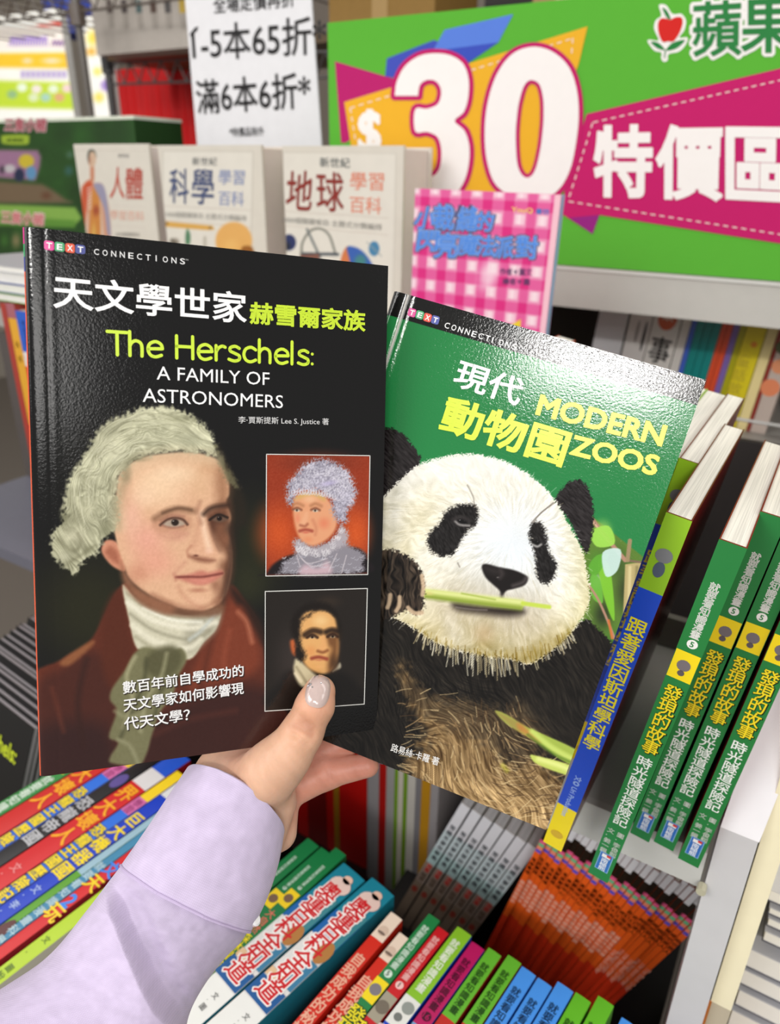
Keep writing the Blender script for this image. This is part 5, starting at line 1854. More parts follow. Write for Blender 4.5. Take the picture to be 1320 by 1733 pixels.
    # shadow side
    a.shape([(690, 215), (733, 262), (738, 320), (726, 350), (700, 350), (690, 290)], (150, 104, 74), 14, .75)
    a.shape([(655, 392), (690, 362), (735, 350), (744, 400), (738, 450), (748, 530), (744, 610), (722, 685), (690, 705), (712, 620), (706, 570), (728, 540), (700, 505), (670, 450)], (112, 70, 50), 12, .92)
    a.shape([(662, 400), (690, 420), (688, 470), (704, 520), (690, 505), (668, 450)], (84, 50, 36), 8, .9)
    a.shape([(728, 440), (744, 430), (750, 530), (746, 610), (726, 680), (716, 700), (726, 620), (738, 540)], (54, 34, 26), 9, .85)
    a.ell(705, 405, 44, 34, (74, 46, 34), .85); a.ell(726, 480, 22, 36, (138, 90, 66), .7); a.ell(690, 640, 30, 40, (126, 78, 58), .6)
    a.ell(372, 300, 40, 120, (206, 160, 130), .6); a.ell(420, 600, 70, 60, (196, 132, 106), .6); a.ell(660, 230, 60, 60, (206, 160, 122), .6); a.ell(560, 470, 60, 40, (216, 160, 136), .6)
    a.ell(540, 250, 90, 50, (246, 216, 182), .6); a.ell(440, 330, 70, 60, (240, 204, 172), .6)
    # nose
    a.shape([(628, 372), (650, 380), (668, 440), (690, 500), (702, 530), (680, 552), (630, 545), (598, 538), (596, 515), (620, 490), (636, 440)], (222, 172, 140), 8, .85)
    a.line([(640, 390), (652, 450), (668, 510)], (244, 212, 184), 8, 10, .8); a.ell(668, 520, 24, 18, (238, 194, 168), .9)
    a.shape([(598, 537), (640, 543), (690, 553), (660, 561), (618, 552)], (120, 70, 52), 6, .85); a.ell(622, 537, 15, 7, (96, 50, 40), .85); a.line([(596, 540), (592, 520), (606, 503)], (184, 126, 100), 3, 6, .8)
    a.line([(612, 500), (625, 460), (632, 420)], (200, 146, 118), 8, 12, .6); a.line([(636, 350), (628, 378), (640, 425)], (160, 112, 88), 5, 9, .6)
    # eyes
    a.shape([(470, 432), (498, 396), (548, 384), (600, 400), (604, 440), (562, 458), (502, 454)], (188, 136, 108), 10, .75)
    a.ell(545, 397, 50, 14, (206, 152, 124), .8); a.ell(546, 456, 52, 14, (206, 150, 126), .7)
    a.shape([(506, 427), (524, 413), (548, 408), (572, 414), (584, 427), (560, 437), (524, 437)], (176, 156, 138), 3)
    a.ell(549, 421, 17, 15, (40, 28, 22), 1, 0, .55); a.ell(543, 416, 3.5, 3.5, (226, 222, 216), .9)
    a.line([(498, 430), (520, 412), (548, 405), (576, 411), (592, 428)], (66, 40, 32), 4, 4, .9); a.line([(506, 432), (540, 440), (578, 434)], (150, 100, 82), 3, 4, .7); a.line([(500, 414), (535, 396), (580, 400)], (150, 104, 84), 3, 5, .7)
    a.line([(478, 408), (520, 384), (560, 374), (614, 382)], (126, 90, 66), 9, 10, .75); a.line([(506, 388), (560, 371), (606, 377)], (84, 58, 42), 4, 6, .7)
    a.line([(496, 466), (540, 476), (592, 460)], (192, 136, 114), 4, 10, .6)
    a.shape([(676, 410), (700, 396), (724, 400), (732, 412), (704, 420)], (104, 80, 66), 3, .9); a.ell(704, 407, 12, 11, (24, 16, 14), 1, 0, .5); a.ell(701, 403, 2.5, 2.5, (170, 160, 150), .8); a.line([(670, 412), (700, 394), (732, 404)], (30, 20, 16), 4, 3, .9)
    a.line([(650, 392), (678, 370), (736, 360)], (52, 34, 26), 7, 8, .85)
    # mouth and chin
    a.shape([(555, 612), (600, 601), (640, 589), (668, 595), (706, 587), (716, 600), (690, 624), (640, 641), (595, 631)], (194, 118, 102), 5, .9)
    a.line([(552, 612), (600, 611), (650, 611), (714, 599)], (112, 52, 46), 3.5, 4, .9); a.shape([(604, 620), (650, 618), (688, 612), (660, 632), (624, 631)], (216, 140, 122), 4, .8)
    a.line([(546, 602), (552, 622)], (176, 112, 92), 4, 7, .7)
    a.ell(630, 658, 52, 14, (172, 112, 88), .7); a.ell(625, 690, 56, 26, (230, 184, 152), .8); a.line([(560, 645), (592, 692), (645, 722)], (190, 132, 106), 5, 10, .5)
    a.line([(585, 560), (560, 585), (548, 600)], (200, 142, 118), 4, 10, .6)
    a.line([(700, 690), (640, 722), (560, 712), (470, 672)], (160, 110, 84), 6, 10, .6)
    # wig, curl by curl
    wigp = [(505, 14), (580, 32), (640, 72), (682, 125), (692, 190), (640, 178), (540, 172), (450, 190), (395, 215), (358, 262), (345, 320), (352, 380), (346, 450), (300, 478), (282, 525), (240, 548), (212, 580), (198, 604), (160, 572), (122, 535), (116, 468), (155, 415), (160, 335), (190, 250), (232, 195), (268, 118), (330, 62), (420, 26)]
    a.shape(wigp, (178, 177, 148), 5, 1, True, 7, .2)
    a.shape([(690, 150), (720, 205), (752, 262), (772, 300), (730, 275), (700, 215)], (110, 106, 78), 6, .8, True, 4)
    idx, d = a.sd(spline(a.T(wigp), 5), 6)
    x, y = X[idx], Y[idx]
    cx, cy = 30 + 470 / 2.0625, 680 + 330 / 2.0625
    th = np.arctan2(y - cy, x - cx); r = np.hypot(x - cx, y - cy)
    wv = vnoise(th * 4 + 3, r * .05, 2) * 5
    st = vnoise(r * .42 + wv * 3, th * 3.2 + wv, 4) - .5
    st2 = vnoise(r * 1.1 + wv * 2, th * 6, 9) - .5
    big = fbm(x * .035, y * .035, 6, 2) - .5
    m_ = np.clip(.5 - d / 4, 0, 1)[:, None]
    a.C[idx] += m_ * ((st * 60 + st2 * 34 + big * 70)[:, None] * np.array((1, 1, .92)))
    a.line([(352, 430), (350, 330), (372, 255), (420, 208), (500, 186), (600, 182), (690, 200)], (206, 190, 156), 14, 26, .55)
    a.line([(348, 440), (352, 350), (372, 270)], (150, 136, 104), 6, 16, .5)
    for cx_, cy_, rx, ry, c in ((330, 170, 90, 80, (206, 204, 176)), (480, 90, 120, 60, (196, 196, 166)), (200, 470, 60, 50, (210, 206, 178)), (250, 380, 60, 60, (190, 188, 158)), (600, 130, 70, 40, (186, 186, 158)), (165, 540, 34, 30, (206, 204, 178))):
        a.ell(cx_, cy_, rx, ry, c, .5)
    for cx_, cy_, rx, ry in ((310, 440, 40, 50), (255, 515, 40, 24), (380, 250, 30, 60), (160, 400, 24, 40), (560, 60, 90, 20), (420, 200, 60, 16)):
        a.ell(cx_, cy_, rx, ry, (110, 110, 82), .45)
    a.line([(140, 480), (190, 520), (220, 500), (210, 460)], (120, 118, 92), 4, 6, .6); a.line([(180, 560), (230, 530), (270, 500)], (120, 118, 92), 4, 6, .6)
    for k in range(90):
        rr = random.Random(k)
        t0 = rr.uniform(2.5, 6.0); r0 = rr.uniform(70, 160)
        pts = [(cx + r0 * math.cos(t0 + q * .16) * 1.0, cy + r0 * .92 * math.sin(t0 + q * .16) + 3 * math.sin(q * 2 + k)) for q in range(5)]
        sv = a.tr; a.tr = (0, 0, 1.0)
        a_in = [p for p in pts]
        xs = np.array(pts)
        c = rr.choice([(214, 212, 186), (128, 126, 98), (196, 194, 166)])
        # strands stay within the wig outline
        poly = spline(np.array([(30 + px_ / 2.0625, 680 + py_ / 2.0625) for px_, py_ in wigp]), 3)
        ok = True
        for p in pts:
            ins = False
            for i in range(len(poly)):
                x1, y1 = poly[i]; x2, y2 = poly[i - 1]
                if (y1 > p[1]) != (y2 > p[1]) and p[0] < (x2 - x1) * (p[1] - y1) / (y2 - y1) + x1: ins = not ins
            ok &= ins
        if ok: a.line(pts, c, .9, 1.2, .55)
        a.tr = sv
    n = brush(a, 5, .25, 4)
    face = (Y > 690)
    a.C[face] += n[face] * (a.C[face].mean(1, keepdims=True) / 120)
    # ---------- upper small portrait: elderly woman in a lace cap
    z = (440, 750, 3.686)
    a.zoom(*z)
    R1 = [(40, 70), (686, 80), (672, 815), (38, 828)]
    a.shape(R1, (150, 54, 28), 1, smooth=False)
    a.ell(120, 560, 220, 300, (206, 84, 34), .9); a.ell(600, 560, 150, 260, (214, 90, 36), .9); a.ell(360, 120, 400, 110, (120, 48, 30), .8)
    idx, d = a.sd(a.T(R1), 1); a.C[idx] += np.where(d < 0, 1, 0)[:, None] * brush(a, 9, .5, 7)[idx]
    a.shape([(42, 815), (80, 760), (150, 715), (240, 690), (560, 650), (650, 680), (672, 720), (670, 812), (40, 824)], (26, 20, 24), 4)
    a.shape([(130, 800), (150, 740), (210, 700), (240, 600), (330, 640), (500, 600), (560, 640), (650, 690), (640, 740), (600, 810), (140, 818)], (146, 142, 152), 5, .95, True, 5, .6)
    a.shape([(250, 820), (280, 760), (360, 780), (420, 740), (440, 815)], (206, 176, 186), 6, .9)
    cap = [(380, 100), (450, 115), (520, 150), (570, 210), (596, 290), (590, 360), (550, 420), (545, 480), (510, 500), (470, 470), (450, 420), (440, 350), (380, 310), (300, 300), (220, 320), (200, 380), (175, 370), (168, 300), (180, 240), (230, 190), (280, 130)]
    a.shape([(205, 400), (225, 330), (300, 310), (400, 330), (450, 390), (480, 470), (470, 540), (420, 600), (340, 640), (280, 625), (240, 580), (215, 500)], (226, 160, 120), 4)
    a.shape([(210, 350), (280, 305), (390, 320), (400, 360), (330, 330), (240, 350)], (206, 170, 100), 5, .9)
    a.ell(400, 500, 60, 60, (222, 124, 92), .7); a.ell(235, 470, 26, 50, (226, 130, 100), .6); a.ell(310, 350, 70, 40, (236, 190, 150), .7); a.ell(300, 600, 50, 30, (224, 140, 100), .7)
    a.shape([(285, 430), (300, 440), (290, 500), (262, 515), (248, 505), (262, 480)], (232, 172, 134), 4, .9); a.line([(252, 512), (280, 518), (296, 505)], (160, 90, 66), 4, 4, .8)
    for ex_, ey_ in ((232, 418), (346, 420)):
        a.ell(ex_, ey_, 26, 13, (206, 196, 180), .95, 0, .5); a.ell(ex_ - 2, ey_, 10, 11, (70, 60, 50), 1, 0, .4)
        a.line([(ex_ - 26, ey_ - 4), (ex_, ey_ - 14), (ex_ + 26, ey_ - 2)], (120, 70, 50), 4, 3, .8); a.line([(ex_ - 28, ey_ - 30), (ex_, ey_ - 42), (ex_ + 36, ey_ - 28)], (170, 116, 80), 5, 5, .7)
    a.line([(248, 548), (285, 540), (325, 548)], (160, 70, 56), 5, 4, .9); a.ell(286, 558, 36, 12, (206, 104, 84), .8)
    a.line([(330, 480), (350, 530), (345, 570)], (196, 120, 90), 4, 6, .6)
    a.shape(cap, (168, 164, 180), 5, 1, True, 8, .5)
    idx, d = a.sd(spline(a.T(cap), 4), 2)
    x, y = X[idx], Y[idx]
    a.C[idx] += np.clip(.5 - d / 2, 0, 1)[:, None] * ((vnoise(x * .55, y * .55, 3) - .5) * 70 + (fbm(x * .09, y * .09, 8, 2) - .5) * 60)[:, None]
    for k in range(150):
        rr = random.Random(900 + k)
        t = rr.uniform(0, 6.28); q = rr.uniform(.35, 1.0)
        lx, ly = 390 + 190 * q * math.cos(t), 240 + 130 * q * math.sin(t)
        if ly > 320 and lx < 440: continue
        r_ = rr.uniform(9, 16)
        a.line([(lx + r_ * math.cos(u), ly + r_ * math.sin(u)) for u in (0, 1.2, 2.4, 3.6)], (222, 218, 228), 2.2 / 3, 1.0, .7)
    for k in range(17):
        lx = 190 + k * 17; ly = 300 - 22 * math.sin(k / 16 * 3.14) + k * 1.5
        a.line([(lx - 8, ly), (lx - 6, ly + 22), (lx, ly + 30), (lx + 6, ly + 22), (lx + 8, ly)], (218, 214, 222), 1.2, 1, .8)
    a.ell(430, 250, 90, 26, (192, 182, 220), .7, -10)
    col_ = [(215, 600), (250, 610), (330, 655), (430, 620), (490, 540), (510, 510), (548, 560), (540, 620), (440, 680), (330, 700), (240, 680), (212, 640)]
    a.shape(col_, (176, 170, 178), 4, .95, True, 5, .6)
    for k in range(80):
        rr = random.Random(300 + k); f = rr.random()
        lx = 230 + f * 300; ly = 640 + 60 * math.sin(f * 3.1) * .8 - (f > .6) * (f - .6) * 320 + rr.uniform(-26, 30)
        a.line([(lx + 10 * math.cos(u), ly + 9 * math.sin(u)) for u in (0, 1.3, 2.6, 3.9)], (224, 220, 224), 1.0, 1, .7)
    for k in range(60):
        rr = random.Random(500 + k)
        lx, ly = rr.uniform(140, 640), rr.uniform(700, 805)
        a.line([(lx + 12 * math.cos(u), ly + 9 * math.sin(u)) for u in (0, 1.3, 2.6)], (200, 200, 212), 1.0, 1, .6)
    for p in ([(240, 690), (300, 750), (420, 720)], [(260, 720), (330, 770), (440, 740)], [(230, 700), (250, 770)], [(480, 690), (430, 800)], [(540, 700), (510, 810)]): a.line(p, (214, 204, 210), 1.6, 1.5, .7)
    # ---------- lower small portrait: dark haired gentleman
    R2 = [(38, 926), (670, 908), (656, 1642), (36, 1676)]
    a.shape(R2, (34, 29, 26), 1, smooth=False)
    a.ell(200, 1350, 160, 320, (58, 50, 48), .7); a.ell(430, 990, 120, 60, (58, 46, 36), .6)
    a.shape([(60, 1640), (120, 1500), (215, 1420), (500, 1430), (620, 1520), (650, 1640)], (22, 19, 18), 10)
    a.shape([(215, 1380), (235, 1350), (330, 1430), (360, 1470), (300, 1520), (260, 1520), (225, 1470), (212, 1420)], (206, 196, 162), 4); a.line([(230, 1400), (270, 1460), (300, 1510)], (150, 140, 112), 4, 4, .8); a.line([(222, 1440), (260, 1490)], (236, 226, 196), 4, 4, .8)
    a.shape([(460, 1425), (500, 1375), (508, 1405), (470, 1425)], (206, 200, 176), 3)
    a.shape([(190, 1240), (215, 1230), (230, 1300), (222, 1328), (200, 1305)], (190, 96, 52), 4)
    a.shape([(250, 1100), (300, 1050), (400, 1045), (470, 1080), (490, 1170), (495, 1260), (490, 1330), (470, 1400), (420, 1440), (370, 1440), (310, 1410), (270, 1360), (240, 1280), (240, 1180)], (226, 172, 108), 4)
    a.ell(380, 1110, 80, 60, (240, 200, 140), .85); a.ell(320, 1300, 60, 60, (222, 150, 90), .7)
    a.shape([(412, 1200), (440, 1180), (490, 1170), (495, 1260), (488, 1330), (468, 1400), (430, 1432), (430, 1350), (445, 1290), (425, 1260)], (110, 70, 40), 8, .9)
    a.ell(470, 1380, 50, 90, (60, 40, 26), .7)
    a.shape([(385, 1195), (410, 1210), (422, 1280), (400, 1310), (366, 1300), (362, 1285), (385, 1250)], (230, 170, 110), 5, .9); a.line([(364, 1300), (395, 1308), (424, 1296)], (130, 76, 44), 5, 4, .8)
    for ex_, ey_ in ((328, 1212), (456, 1208)):
        a.ell(ex_, ey_, 30, 14, (190, 170, 140), .9, 0, .4); a.ell(ex_, ey_, 12, 12, (36, 24, 18), 1, 0, .4); a.line([(ex_ - 32, ey_ + 2), (ex_, ey_ - 14), (ex_ + 32, ey_ + 2)], (50, 30, 20), 5, 3, .9)
    a.line([(282, 1198), (330, 1172), (380, 1180)], (50, 32, 20), 10, 6, .9); a.line([(415, 1180), (450, 1168), (488, 1176)], (40, 26, 18), 9, 6, .9)
    a.line([(326, 1346), (370, 1338), (420, 1350)], (150, 70, 50), 6, 4, .95); a.ell(372, 1358, 40, 9, (200, 120, 84), .8); a.ell(370, 1400, 40, 16, (236, 178, 118), .5)
    a.shape([(250, 1100), (270, 1060), (330, 1040), (310, 1080), (262, 1110), (250, 1200), (262, 1270), (285, 1320), (280, 1345), (250, 1355), (225, 1310), (228, 1240), (200, 1190), (195, 1120), (230, 1050), (310, 1000), (420, 1000), (480, 1060), (470, 1085), (430, 1052), (380, 1040), (330, 1055)], (24, 18, 15), 6, .97, True, 2.5, .4)
    a.shape([(440, 1050), (480, 1060), (510, 1140), (505, 1230), (492, 1180), (470, 1090)], (26, 20, 16), 5, .9)


root1 = make_held(B1, 'black glossy paperback with a wigged man portrait held in front of the panda book', paint1, letters1,
                  [(0, .028, (226, 58, 150)), (.028, .05, (66, 170, 110)), (.05, .075, (60, 70, 150)), (.075, 1.0, (226, 92, 56))], 470, 690, .22, -0.010)


# ---------------------------------------------------------------- panda cover
def letters2(m, pl):
    zz = lambda x, y: (630 + x / 2.276, 480 + y / 2.276)
    z6 = lambda x, y: (630 + x / 2.8085, 900 + y / 2.8085)
    def tl_(cx, cy):
        w_, h_ = np.array([29, 8.5]), np.array([-8.0, 31])
        c = np.array([cx, cy], float)
        return [tuple(c - w_ / 2 - h_ / 2), tuple(c + w_ / 2 - h_ / 2), tuple(c + w_ / 2 + h_ / 2), tuple(c - w_ / 2 + h_ / 2)]
    tiles(m, pl, zz, [(tl_(153, 112), (226, 58, 150)), (tl_(183, 121), (66, 170, 110)), (tl_(213, 131), (226, 70, 50)), (tl_(243, 140), (66, 78, 160))], 'TEXT')
    word = 'CONNECTIONS'
    for i, ch in enumerate(word):
        f = i / (len(word) - 1)
        x = 276 + f * (536 - 276); y = 170 + f * (252 - 170)
        wch = 4 if ch == 'I' else 18
        pl.fit(m, ch, zz(x, y), zz(x + wch, y + wch * .3), zz(x + 6, y - 22), (230, 230, 230), .02, .00022)
    pl.fit(m, 'TM', zz(555, 243), zz(565, 246), zz(556, 238), (200, 200, 200), .0, .0002)
    pl.fit(m, '現代', zz(304, 394), zz(560, 476), zz(334, 288), (246, 248, 246), .03, .00024)
    pl.fit(m, '動物園', zz(250, 566), zz(728, 712), zz(286, 424), (206, 224, 36), .05, .00024)
    pl.fit(m, 'MODERN', zz(626, 506), zz(1114, 630), zz(648, 424), (250, 236, 60), .058, .00024)
    pl.fit(m, 'ZOOS', zz(755, 658), zz(1091, 744), zz(778, 580), (250, 236, 60), .058, .00024)
    pl.fit(m, '路易絲‧卡羅 著', z6(86, 1042), z6(312, 1112), z6(96, 1004), (236, 236, 234), .01, .00024)


def paint2(a, U, V):
    X, Y = a.X, a.Y
    GRN = np.array((36, 124, 66), np.float32)
    a.C[:] = GRN
    sv = lambda: None
    # photo area at the lower right with bamboo, below the sloping green edge
    a.tr = (0, 0, 1.0)
    a.shape([(985, 860), (1005, 876), (1098, 950), (1140, 985), (1140, 1430), (900, 1430), (985, 1050)], (86, 120, 46), 1.2, smooth=False)
    for cx, cy, rx, ry, c in ((1020, 900, 24, 30, (150, 190, 90)), (1040, 950, 36, 40, (60, 84, 40)), (1010, 960, 20, 40, (70, 130, 40)), (1060, 1000, 30, 60, (50, 60, 34)), (1020, 1040, 26, 40, (40, 50, 30)), (1040, 1090, 30, 40, (60, 110, 40)), (1010, 985, 16, 20, (196, 216, 196))):
        a.ell(cx, cy, rx, ry, c, .95)
    a.shape([(1058, 955), (1098, 950), (1100, 980), (1080, 1100), (1052, 1100)], (176, 160, 110), 1.2, smooth=False); a.line([(1066, 960), (1062, 1090)], (214, 200, 150), 5, 4, .8); a.line([(1078, 960), (1072, 1090)], (110, 104, 64), 5, 4, .6); a.line([(1056, 948), (1098, 953)], (120, 100, 80), 4, 1.5)
    a.line([(1003, 880), (1030, 915), (1058, 948)], (170, 130, 110), 7, 1.5); a.line([(1003, 882), (1030, 917)], (214, 180, 150), 2, 1.5); a.line([(1062, 948), (1066, 915)], (150, 130, 96), 7, 1.5)
    for p, c in (([(1000, 900), (1030, 890), (1040, 920), (1010, 925)], (150, 206, 80)), ([(1012, 950), (1032, 960), (1040, 1050), (1022, 1010)], (120, 186, 50)), ([(996, 960), (1010, 940), (1030, 940), (1008, 975)], (90, 160, 50)), ([(1000, 975), (1015, 980), (1020, 1020), (1002, 1010)], (100, 170, 60)), ([(1012, 1080), (1040, 1090), (1046, 1120), (1020, 1105)], (110, 180, 60)), ([(1020, 935), (1050, 930), (1045, 965), (1025, 975)], (190, 216, 210))):
        a.shape(p, c, 1.0, .95)
    a.line([(996, 990), (1015, 1020), (1040, 1080), (1050, 1110)], (170, 130, 110), 4, 1.5); a.line([(1030, 1050), (1036, 1080)], (196, 110, 60), 4, 2); a.line([(1046, 1070), (1040, 1095)], (196, 120, 70), 3, 2)
    # body
    body = [(560, 1000), (640, 960), (720, 1030), (800, 1090), (930, 1090), (985, 1050), (1010, 1062), (1036, 1090), (1046, 1130), (1070, 1180), (1020, 1330), (960, 1440), (440, 1440)]
    a.shape(body, (24, 21, 18), 2, 1, True, 4, .4)
    idx, d = a.sd(spline(np.array(body, float), 4), 2)
    x, y = X[idx], Y[idx]
    q = x * .45 + y * .9; s_ = x * .9 - y * .45
    w1 = fbm(x * .02, y * .02, 5, 2) * 22
    hair = (vnoise((s_ + w1) * .42, q * .05, 3) - .5) * 26 + (vnoise((s_ + w1 * 1.4) * .9, q * .09, 8) - .5) * 22
    a.C[idx] += np.clip(.5 - d / 2, 0, 1)[:, None] * np.maximum(hair, -14)[:, None] * np.array((1, .92, .8))
    # brown belly fur
    brown = [(676, 1130), (720, 1180), (780, 1200), (830, 1240), (860, 1290), (905, 1280), (960, 1330), (985, 1370), (960, 1430), (880, 1415), (760, 1360), (700, 1320), (690, 1290), (720, 1250), (700, 1200)]
    a.shape(brown, (128, 102, 66), 16, .95, True, 16, .12)
    a.shape([(676, 1120), (730, 1180), (800, 1190), (860, 1200), (890, 1190), (930, 1240), (900, 1290), (850, 1280), (780, 1240), (700, 1200)], (74, 60, 42), 16, .85, True, 14, .15)
    a.shape([(880, 1180), (950, 1200), (1010, 1290), (1000, 1330), (940, 1270)], (30, 26, 22), 14, .7)
    a.shape([(720, 1290), (840, 1330), (960, 1380), (930, 1430), (760, 1360)], (166, 136, 92), 16, .8, True, 10, .2)
    idx, d = a.sd(spline(np.array([(660, 1110), (800, 1150), (930, 1200), (1000, 1330), (970, 1440), (860, 1430), (690, 1340), (670, 1220)], float), 4), 12)
    x, y = X[idx], Y[idx]
    an = (fbm(x * .008, y * .008, 9, 2) - .5) * 1.5 + .75
    xr, yr = x - 830, y - 1320
    q = xr * np.cos(an) + yr * np.sin(an); s_ = -xr * np.sin(an) + yr * np.cos(an)
    f1 = (vnoise(s_ * .36, q * .045, 13) - .5) * 120 + (vnoise(s_ * .85, q * .07, 17) - .5) * 90
    lum = a.C[idx].mean(1)
    a.C[idx] += (np.clip(.5 - d / 24, 0, 1) * f1 * np.clip(lum / 130, .12, 1))[:, None] * np.array((1, .92, .74))
    for k in range(520):
        rr = random.Random(4000 + k)
        x0, y0 = rr.uniform(670, 960), rr.uniform(1170, 1410)
        if y0 < 1210 - (x0 - 690) * .1 and rr.random() < .6: continue
        if x0 > 900 and y0 < 1290: continue
        ang = .55 + .9 * math.sin(x0 * .021 + y0 * .013) + rr.uniform(-.25, .25)
        L = rr.uniform(12, 34); bd = rr.uniform(-6, 6)
        pts = [(x0 + math.cos(ang) * L * t - math.sin(ang) * bd * t * t, y0 + math.sin(ang) * L * t + math.cos(ang) * bd * t * t) for t in (0, .5, 1)]
        dk = rr.random()
        a.tr = (0, 0, 1.0)
        a.line(pts, (206, 182, 136) if dk < .38 else (170, 140, 98) if dk < .66 else (78, 58, 38), rr.uniform(.8, 1.8), 1.2, .75)
    # bamboo shoots held at the belly
    a.zoom(630, 900, 2.8085)
    a.shape([(585, 852), (640, 870), (720, 920), (830, 970), (940, 1020), (1040, 1080), (1010, 1130), (900, 1085), (800, 1010), (690, 945), (630, 905)], (156, 176, 74), 2)
    a.shape([(585, 852), (680, 895), (720, 930), (700, 950), (640, 910)], (150, 130, 70), 4, .8); a.shape([(690, 910), (730, 930), (800, 1000), (760, 985), (700, 945)], (186, 120, 60), 5, .8)
    a.line([(760, 950), (860, 1030), (1010, 1110)], (196, 214, 110), 9, 6, .8); a.line([(740, 965), (860, 1055), (980, 1110)], (90, 120, 40), 5, 4, .7)
    a.shape([(752, 1060), (800, 1070), (900, 1095), (1010, 1140), (1000, 1185), (930, 1160), (830, 1125), (770, 1095)], (186, 200, 96), 2); a.line([(790, 1080), (900, 1115), (990, 1160)], (220, 228, 140), 8, 6, .8); a.line([(620, 1110), (640, 1135)], (190, 190, 60), 5, 8, .7)
    # ears
    a.tr = (0, 0, 1.0)
    for pts in ([(600, 730), (648, 724), (672, 728), (694, 748), (712, 778), (700, 800), (668, 832), (640, 850), (600, 850)], [(940, 850), (944, 836), (960, 818), (982, 812), (998, 832), (1004, 862), (1003, 900), (994, 936), (984, 925), (966, 885)]):
        a.shape(pts, (30, 26, 27), 1.5, 1, True, 4, .5)
        idx, d = a.sd(spline(np.array(pts, float), 4), 1)
        a.C[idx] += np.clip(.5 - d, 0, 1)[:, None] * ((vnoise((X[idx] - Y[idx]) * .5, (X[idx] + Y[idx]) * .08, 5) - .4) * 40)[:, None]
    # head
    head = [(600, 900), (652, 838), (690, 800), (715, 784), (760, 771), (805, 769), (850, 779), (892, 801), (926, 830), (948, 860), (966, 893), (985, 930), (994, 972), (998, 1012), (990, 1040), (974, 1062), (952, 1086), (925, 1108), (895, 1124), (865, 1116), (830, 1112), (780, 1102), (735, 1086), (698, 1062), (650, 1040), (600, 1030)]
    a.shape(head, (234, 232, 223), 1.6, 1, True, 5, .6)
    # ragged lower beard
    for k in range(130):
        rr = random.Random(k)
        f = rr.random()
        x0 = 700 + f * 270; y0 = 1065 + 45 * math.sin(f * 3.0) - 4 + rr.uniform(-8, 6)
        L = rr.uniform(14, 36) * (0.6 + .6 * math.sin(f * 3.1))
        dx = (f - .35) * 14 + rr.uniform(-4, 4)
        a.line([(x0, y0), (x0 + dx * .5, y0 + L * .6), (x0 + dx, y0 + L)], rr.choice([(206, 196, 160), (226, 220, 196), (170, 156, 120)]), 1.4, 1.2, .8)
    idx, d = a.sd(spline(np.array(head, float), 4), 3)
    x, y = X[idx], Y[idx]
    mk = np.clip(.5 - d / 6, 0, 1)
    # warm tint towards the cheeks, cool white on the muzzle
    warm = np.clip((np.hypot((x - 868) / 1.2, (y - 930)) - 70) / 110, 0, 1) * np.clip((y - 800) / 60, 0, 1)
    blot = fbm(x * .02, y * .02, 21, 3)
    a.C[idx] += mk[:, None] * warm[:, None] * (blot * 1.3)[:, None] * np.array((-18, -26, -56))
    low = np.clip((y - 1040) / 60, 0, 1)
    a.C[idx] += mk[:, None] * low[:, None] * np.array((-38, -42, -52)) * (.5 + blot)[:, None]
    mz = np.exp(-(((x - 866) / 75) ** 2 + ((y - 925) / 75) ** 2))
    a.C[idx] += mk[:, None] * mz[:, None] * np.array((-14, -6, 8))
    right = np.clip((x - 940) / 50, 0, 1)
    a.C[idx] += mk[:, None] * right[:, None] * np.array((-12, -14, -34))
    # fur lying away from the bridge of the nose
    cx, cy = 868, 905
    th = np.arctan2(y - cy, x - cx); r = np.hypot(x - cx, y - cy)
    wob = fbm(x * .03, y * .03, 14, 2) * 1.2
    f1 = (vnoise(th * 26 + wob * 6, r * .07, 3) - .5) * 26 + (vnoise(th * 60 + wob * 10, r * .12, 6) - .5) * 26 + (vnoise(x * .9, y * .9, 2) - .5) * 12
    a.C[idx] += (mk * f1 * np.clip(r / 60, .35, 1) * (1 - .55 * np.clip((840 - y) / 60, 0, 1)))[:, None] * np.array((1, 1, 1.12))
    hp = spline(np.array(head, float), 3)
    for k in range(620):
        rr = random.Random(9000 + k)
        x0, y0 = rr.uniform(650, 992), rr.uniform(785, 1105)
        ins = False
        for i in range(len(hp)):
            (x1, y1), (x2, y2) = hp[i], hp[i - 1]
            if (y1 > y0) != (y2 > y0) and x0 < (x2 - x1) * (y0 - y1) / (y2 - y1) + x1: ins = not ins
        if not ins: continue
        vx, vy = x0 - 868, y0 - 905
        rr0 = math.hypot(vx, vy) + 1
        if rr0 < 34: continue
        vx, vy = vx / rr0, vy / rr0 + .25 * min(1, rr0 / 150)
        L = rr.uniform(8, 20)
        c = (250, 249, 242) if rr.random() < .5 else ((196, 186, 150) if y0 > 850 else (214, 210, 198))
        a.line([(x0, y0), (x0 + vx * L * .5 + rr.uniform(-1, 1), y0 + vy * L * .5), (x0 + vx * L, y0 + vy * L)], c, .8, 1.1, .45)
    # muzzle shading
    a.zoom(650, 760, 4.258)
    a.shape([(500, 960), (720, 920), (800, 1000), (840, 1060), (1000, 1020), (1090, 1090), (1000, 1130), (700, 1100), (520, 1050)], (176, 170, 150), 60, .55)
    a.ell(960, 780, 130, 140, (226, 234, 240), .45); a.ell(790, 620, 200, 180, (232, 240, 246), .4)
    a.shape([(450, 1120), (700, 1110), (1000, 1170), (1100, 1200), (1000, 1280), (700, 1260), (470, 1200)], (150, 130, 96), 60, .55)
    a.ell(720, 1330, 120, 120, (176, 140, 100), .35)
